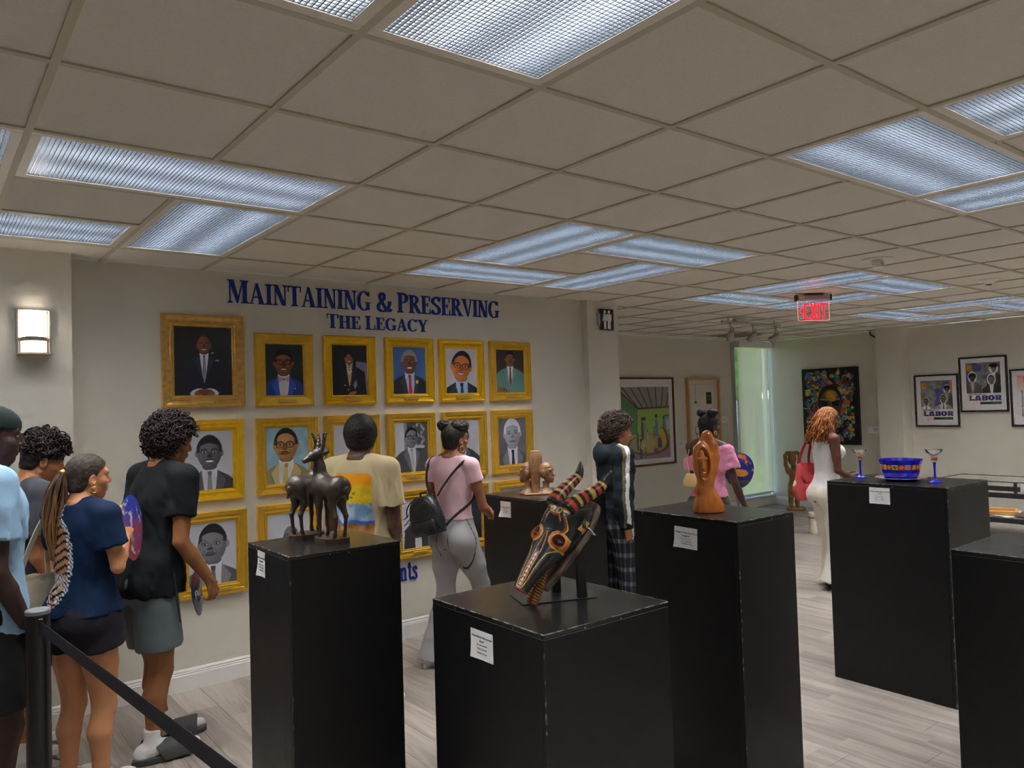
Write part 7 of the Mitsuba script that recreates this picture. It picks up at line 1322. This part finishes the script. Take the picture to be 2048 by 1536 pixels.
# ---- boy in hooded jacket -----------------------------------------------------------------------------
G_ = Person('boy with bushy curly hair in black hooded jacket with white sleeve stripe and plaid trousers', (4.355, 4.30), 110, 1.70, 'm', (180, 118, 82), yaw=16, pitch=4)
eR, wR = (.215, -.05, 1.06), (.205, -.01, .82); eL, wL = (-.21, .03, 1.06), (-.20, .12, .84); G_.arm(1, eR, wR, hand_dir=(-.1, .3, -.95), thumb=(-.3, .9, .2), curl=.85); gG = G_.grip.copy(); G_.arm(-1, eL, wL); aR, aL = (.10, .05, .072), (-.10, -.05, .072); G_.leg(1, aR); G_.leg(-1, aL); G_.body()
H = G_.H
def jack(v):
    x, y, z = v[:, 0], v[:, 1], v[:, 2]; c = np.tile(lin((24, 33, 38)), (len(v), 1)); sh = np.array((.108*H, -.006*H, .806*H)); out = x > .185
    yc = np.interp(z, [.80, 1.06, 1.30, 1.42], [-.010, -.045, -.020, -.010]); d = y-yc; m = (x > .10) & (z > .83) & (z < 1.47) & ((x > np.interp(z, [.8, 1.06, 1.37, 1.47], [.225, .240, .205, .10]))); c[m & (np.abs(d-.004) < .017)] = lin((226, 226, 224)); c[m & (np.abs(d+.026) < .010)] = lin((92, 88, 62)); return c
P_ = [(loft(G_.sec(.475, .838, .026, .014), 2.3), .012)]
for q, e, w in ((-1, eL, wL), (1, eR, wR)):
    sh = np.array((q*.108*H, -.006*H, .806*H)); e, w = np.array(e), np.array(w); P_ += [(cone(G_.C7+np.array((q*.03*H, .004*H, -.012*H)), sh, .036*H, .043*H), .022), (cone(sh, e, .044*H, .042*H), .014), (fcone(e, e+(w-e)*.93, .042*H, .036*H), .014)]
f1, f2 = folds(.018, (8, 8, 9), 21), folds(.009, (20, 20, 12), 22); G_.wear('jacket', P_, jack, h=.0062, disp=lambda p: f1(p)+f2(p), carve=[(cone(G_.C7+np.array((0, .02, .01)), G_.C7+np.array((0, .03, .09)), .066, .075), .004)])
for q, e, w in ((-1, eL, wL), (1, eR, wR)): e, w = np.array(e), np.array(w); G_.wear('cuff', [(fcone(e+(w-e)*.86, e+(w-e)*1.0, .054, .050), .004)], (18, 22, 26), h=.006)
G_.wear('hood', [(ell(G_.C7+np.array((0, -.070, -.055)), (.125, .075, .095)), .02), (cone(G_.C7+np.array((-.085, -.01, .0)), G_.C7+np.array((0, -.075, .015)), .040), .02), (cone(G_.C7+np.array((.085, -.01, .0)), G_.C7+np.array((0, -.075, .015)), .040), .02), (cone(G_.C7+np.array((.085, -.01, .0)), G_.C7+np.array((.05, .07, -.05)), .030), .02), (cone(G_.C7+np.array((-.085, -.01, .0)), G_.C7+np.array((-.05, .07, -.05)), .030), .02)], (30, 40, 45), h=.0062, disp=folds(.006, (14, 14, 14), 5), carve=[(ell(G_.C7+np.array((0, -.035, .045)), (.078, .060, .050)), .02)])
def plaid(v):
    x, y, z = v[:, 0], v[:, 1], v[:, 2]; a = np.arctan2(y, np.abs(x)-.09); c = np.tile(lin((34, 35, 40)), (len(v), 1)); s1 = np.abs(((z*9) % 1)-.5) < .16; s2 = np.abs(((a*2.2) % 1)-.5) < .16; n = meshkit.fbm(v*9, 2); c[s1] = lin((66, 68, 74)); c[s2] = lin((62, 64, 70)); c[s1 & s2] = lin((112, 114, 120)); return c
P2 = legs_of(G_, aR, aL); G_.wear('trousers', [(loft(G_.sec(.465, .56, .018), 2.3), .02)]+[(ell((q*.042*H, -.040*H, .50*H), np.array((.046, .046, .05))*H+.020), .02) for q in (-1, 1)]+[(q, .02) for hp, k, a, _ in P2 for q in chain([hp, k, a+np.array((0, 0, -.025))], [.112, .092, .096])], plaid, h=.0065, disp=folds(.012, (9, 9, 8), 6), cut=[((0, 0, -1), -.015)])
G_.wear('undershirt', [(loft(G_.sec(.455, .50, .022, .002), 2.3), .01)], (70, 80, 92), h=.007)
for q, a in ((1, aR), (-1, aL)): shoe(G_, a, 0, (210, 208, 204), (232, 230, 226), L=.29)
hair(G_, cap(.034, nape=-.090, disp=lambda p: .020*(meshkit.fbm(p*50, 3)-.5)), (44, 34, 30)); hair(G_, curls(1400, 17, g=.036, size=.019, r=.0032, turns=.7, over=1.5, top=1.3, nape=-.088, front=.098), (44, 34, 30), (92, 74, 64), name='curls', f=60)
c = Canvas(1, 1.5, 120, (226, 224, 224)); 
for k in range(7): c.poly([(.10+.05*k, .2+.16*k), (.42+.03*k, .28+.16*k), (.20+.05*k, .34+.16*k)], (30, 30, 34)); c.poly([(.5, .18+.18*k), (.8, .26+.18*k), (.6, .36+.18*k)], (196, 108, 44))
FM = np.eye(4); yf = unit((.05, -.15, .98)); zf = unit((.85, -.5, 0.05)); zf = unit(zf-yf*(zf@yf)); FM[:3, 0], FM[:3, 1], FM[:3, 2], FM[:3, 3] = np.cross(yf, zf), yf, zf, gG+np.array((.0, -.030, .105))
hand_fan(G_.M, 'white hand fan with orange and black pattern held by the hooded boy', c, (.078, .135), FM)

# ---- woman in pink off-shoulder top -----------------------------------------------------------------------
I2 = Person('woman with two hair buns, gold hoop earrings and pink off-the-shoulder top', (5.55, 4.32), 88, 1.69, 'f', (78, 52, 46), yaw=14, pitch=0, build=1.04)
eR, wR = (.265, .0, 1.065), (.285, .10, .86); eL, wL = (-.235, .10, 1.05), (-.10, .26, 1.10); I2.arm(1, eR, wR, curl=.4); I2.arm(-1, eL, wL); gI = I2.grip.copy(); aR, aL = (.09, 0, .072), (-.09, 0, .072); I2.leg(1, aR); I2.leg(-1, aL); I2.body()
H = I2.H
P_ = [(loft(I2.sec(.555, .79, .012, .012), 2.3), .012)]
for q, e in ((-1, eL), (1, eR)): sh = np.array((q*.104*H, -.006*H, .800*H)); e = np.array(e); P_ += [(fcone(sh+(e-sh)*.08, sh+(e-sh)*.60, .044*H, .047*H), .02)]
f1, f2 = folds(.018, (9, 9, 8), 31), folds(.010, (20, 20, 30), 32); I2.wear('top', P_, lambda v: np.tile(lin((240, 158, 192)), (len(v), 1)), h=.0065, disp=lambda p: f1(p)+f2(p), cut=[(unit((-.30, 0, 1.0)), 1.275)])
for q in (-1, 1): I2.add('bra_strap', tube([(q*.085, -.105, 1.24), (q*.090, -.080, 1.36), (q*.092, -.02, 1.405), (q*.085, .05, 1.37)], .006, 6), 'cloth', color=lin((226, 214, 186)))
shorts(I2, (70, 76, 66), .42, .56, legs_of(I2, aR, aL), g=.014, rw=.070, seed=33, mat='cloth')
for q, a in ((1, aR), (-1, aL)): shoe(I2, a, 0, (226, 226, 226), (236, 236, 236), L=.26)
hair(I2, cap(.007, nape=-.076, disp=lambda p: .004*(meshkit.fbm(p*70, 3)-.5)), (20, 18, 20), (46, 42, 44), f=130)
for (x, y, z), r in (((-.050, -.045, .120), (.042, .044, .036)), ((.050, .0, .122), (.048, .052, .038))): g = field([(ell((x, y, z), r), .01)], .0042, disp=lambda p: .012*(meshkit.fbm(p*45, 3)-.5)); hair(I2, g, (18, 17, 20), (50, 46, 50), name='bun', f=120)
for q in (-1, 1): I2.on_head('earring', tube([(q*.086, -.004+.014*math.cos(t), -.066+.017*math.sin(t)) for t in np.linspace(-1.0, 4.6, 26)], .0055, 8), 'gold', label='chunky gold hoop earring')
c = Canvas(1, 1.2, 120, (34, 46, 120)); c.P = mixc(lin((30, 40, 120)), lin((216, 120, 50)), smoothstep(.56, .62, c.noise(5, 4))); c.ell(.5, .45, .3, .12, (220, 150, 40)); c.rect(.1, .12, .9, .22, (70, 80, 60)); FM = np.eye(4); yf = unit((.0, .15, .98)); zf = unit((.75, -.65, .05)); zf = unit(zf-yf*(zf@yf)); FM[:3, 0], FM[:3, 1], FM[:3, 2], FM[:3, 3] = np.cross(yf, zf), yf, zf, np.array((.11, .30, 1.155))
hand_fan(I2.M, 'blue and orange hand fan held in front by the woman in pink off-shoulder top', c, (.135, .160), FM)
t = thing('shoulder_bag', 'small gold handbag at the side of the woman in pink off-shoulder top', 'bag'); g = field([(loft([(-.015, -.175, 1.02, .11, .030), (-.015, -.180, 1.06, .12, .040), (-.015, -.172, 1.14, .085, .030)], 3), .01)], .006, disp=folds(.005, (24, 24, 24), 4)); put(t+'__body', xf(g, I2.M), 'leather', smooth=True, color=lin((206, 170, 112))); put(t+'__strap', xf(tube([(-.09, -.155, 1.14), (-.150, -.110, 1.25), (-.165, -.03, 1.385), (-.15, .03, 1.38)], .004, 6), I2.M), 'leather', smooth=True, color=lin((206, 180, 130)))

# ---- woman in white ------------------------------------------------------------------------------------------
J2 = Person('woman with long copper braids, white sleeveless top and white flared trousers', (6.74, 3.89), 118, 1.72, 'f', (92, 58, 46), yaw=2, pitch=10, build=.98)
eR, wR = (.195, -.005, 1.10), (.215, .20, .985); eL, wL = (-.19, .06, 1.09), (-.13, .27, 1.02); J2.arm(1, eR, wR, hand_dir=(-.1, .95, -.2), thumb=(-.7, 0, .7), curl=.3); J2.arm(-1, eL, wL); aR, aL = (.085, -.03, .072), (-.085, .06, .072); J2.leg(1, aR); J2.leg(-1, aL); J2.body()
H = J2.H; f1 = folds(.004, (12, 12, 30), 41)
C_ = [(cone(J2.C7+np.array((0, .012*H, -.005*H)), J2.C7+np.array((0, .022*H, .05*H)), .040*H, .048*H), .006), (cone(J2.C7+np.array((0, .05*H, -.03*H)), J2.C7+np.array((0, .05*H, .03*H)), .048*H), .01)]+[(cone((q*.118*H, -.012, .86*H), (q*.108*H, -.012, .765*H), .040*H, .030*H), .008) for q in (-1, 1)]
J2.wear('tank_top', [(loft(J2.sec(.545, .835, .006, .008), 2.3), .012)]+[(ell((q*.040*H, .048*H, .735*H), np.array((.041, .037, .040))*H), .02) for q in (-1, 1)], (232, 232, 234), h=.006, disp=lambda p: f1(p)*(p[:, 2] < 1.25), carve=C_)
Q = [(loft(J2.sec(.475, .60, .010), 2.3), .02), (ell((.042*H, -.044*H, .50*H), (.084, .084, .096)), .03), (ell((-.042*H, -.044*H, .50*H), (.084, .084, .096)), .03)]
for hp, k_, a, _ in legs_of(J2, aR, aL): Q += [(z, .03) for z in chain([hp, hp*.5+k_*.5, k_, k_*.5+a*.5], [.100, .094, .076, .084])]+[(fcone(k_*.5+a*.5, np.array((a[0], a[1]-.03, .062)), .080, .100), .02)]
J2.wear('trousers', Q, (226, 221, 208), 'cloth', h=.0068, disp=folds(.008, (10, 10, 7), 43))
def trainer(v, c, y0, y1):
    y, z = v[:, 1], v[:, 2]; s = (np.abs(((y-z*.5)*26 % 1)-.5) < .24) & (y > y0+.11) & (y < y0+.20) & (z > .03); c[s] = lin((230, 228, 224)); c[(y < y0+.045) & (z > .06)] = lin((230, 228, 224)); return c
for q, a in ((1, aR), (-1, aL)): shoe(J2, a, .05*q, (24, 24, 26), (40, 38, 36), L=.275, paintf=trainer)
hair(J2, cap(.006, nape=-.070, disp=lambda p: .002*np.sin(p[:, 0]*420)), (104, 60, 40), (170, 116, 84), f=150)
r_ = np.random.default_rng(11); ms = []
for i in range(230):
    th = np.pi*(.5+1.0*(r_.random()*1.30-.15)); d = np.array((math.cos(th)*(1 if r_.random() < .5 else -1)*.9, -abs(math.sin(th))*.9+.25*(r_.random()-.5), .15+.55*r_.random())); d[0] = math.copysign(abs(d[0])+.25, d[0]); p0 = np.array((0, -.012, .025))+unit(d)*np.array((.082, .098, .092)); L = .19+.12*r_.random(); u = np.linspace(0, 1, 16); out = unit((d[0], min(d[1], .15), 0)); w = .012*np.sin(u*16+r_.random()*6)*u; w2 = .012*np.cos(u*16+r_.random()*6)*u
    q = p0+out*(.060*np.sin(u*1.5)*(.6+.8*r_.random()))[:, None]+np.stack([w, w2, -L*u**1.1], 1); ms.append(tube(q, .0056*(1-.3*u), 5))
g = cat(ms); hair(J2, g, (88, 44, 24), (190, 118, 62), name='braids', f=70)
t = thing('tote_bag', 'coral red tote bag with white heart shape on the shoulder of the woman in white', 'bag')
def red(g): v = g.vertices; c = np.tile(lin((206, 84, 88)), (len(v), 1)); m = (np.hypot(v[:, 1]+.125, v[:, 2]-.955) < .030) & (v[:, 0] < -.20) | (np.hypot(v[:, 0]+.235, v[:, 2]-.955) < .030) & (v[:, 1] < -.11); c[m] = lin((236, 226, 220)); return c
g = field([(loft([(-.225, -.09, .79, .038, .085), (-.230, -.09, .85, .050, .110), (-.222, -.085, 1.02, .045, .100), (-.212, -.07, 1.15, .022, .088)], 2.6), .01)], .007, disp=folds(.010, (16, 16, 7), 5), carve=[(loft([(-.21, -.07, .95, .03, .08), (-.21, -.07, 1.16, .018, .082)], 3), .004)]); put(t+'__body', xf(g, J2.M), 'cloth', smooth=True, color=red(g))
for y0 in (-.12, -.02): g = strap([(-.212, y0-.02, 1.14), (-.205, y0*.8-.03, 1.25), (-.165, y0*.5-.015, 1.385), (-.150, .0+y0*.3, 1.40)], .026); put(t+'__strap', xf(g, J2.M), 'cloth', color=lin((170, 50, 66)))
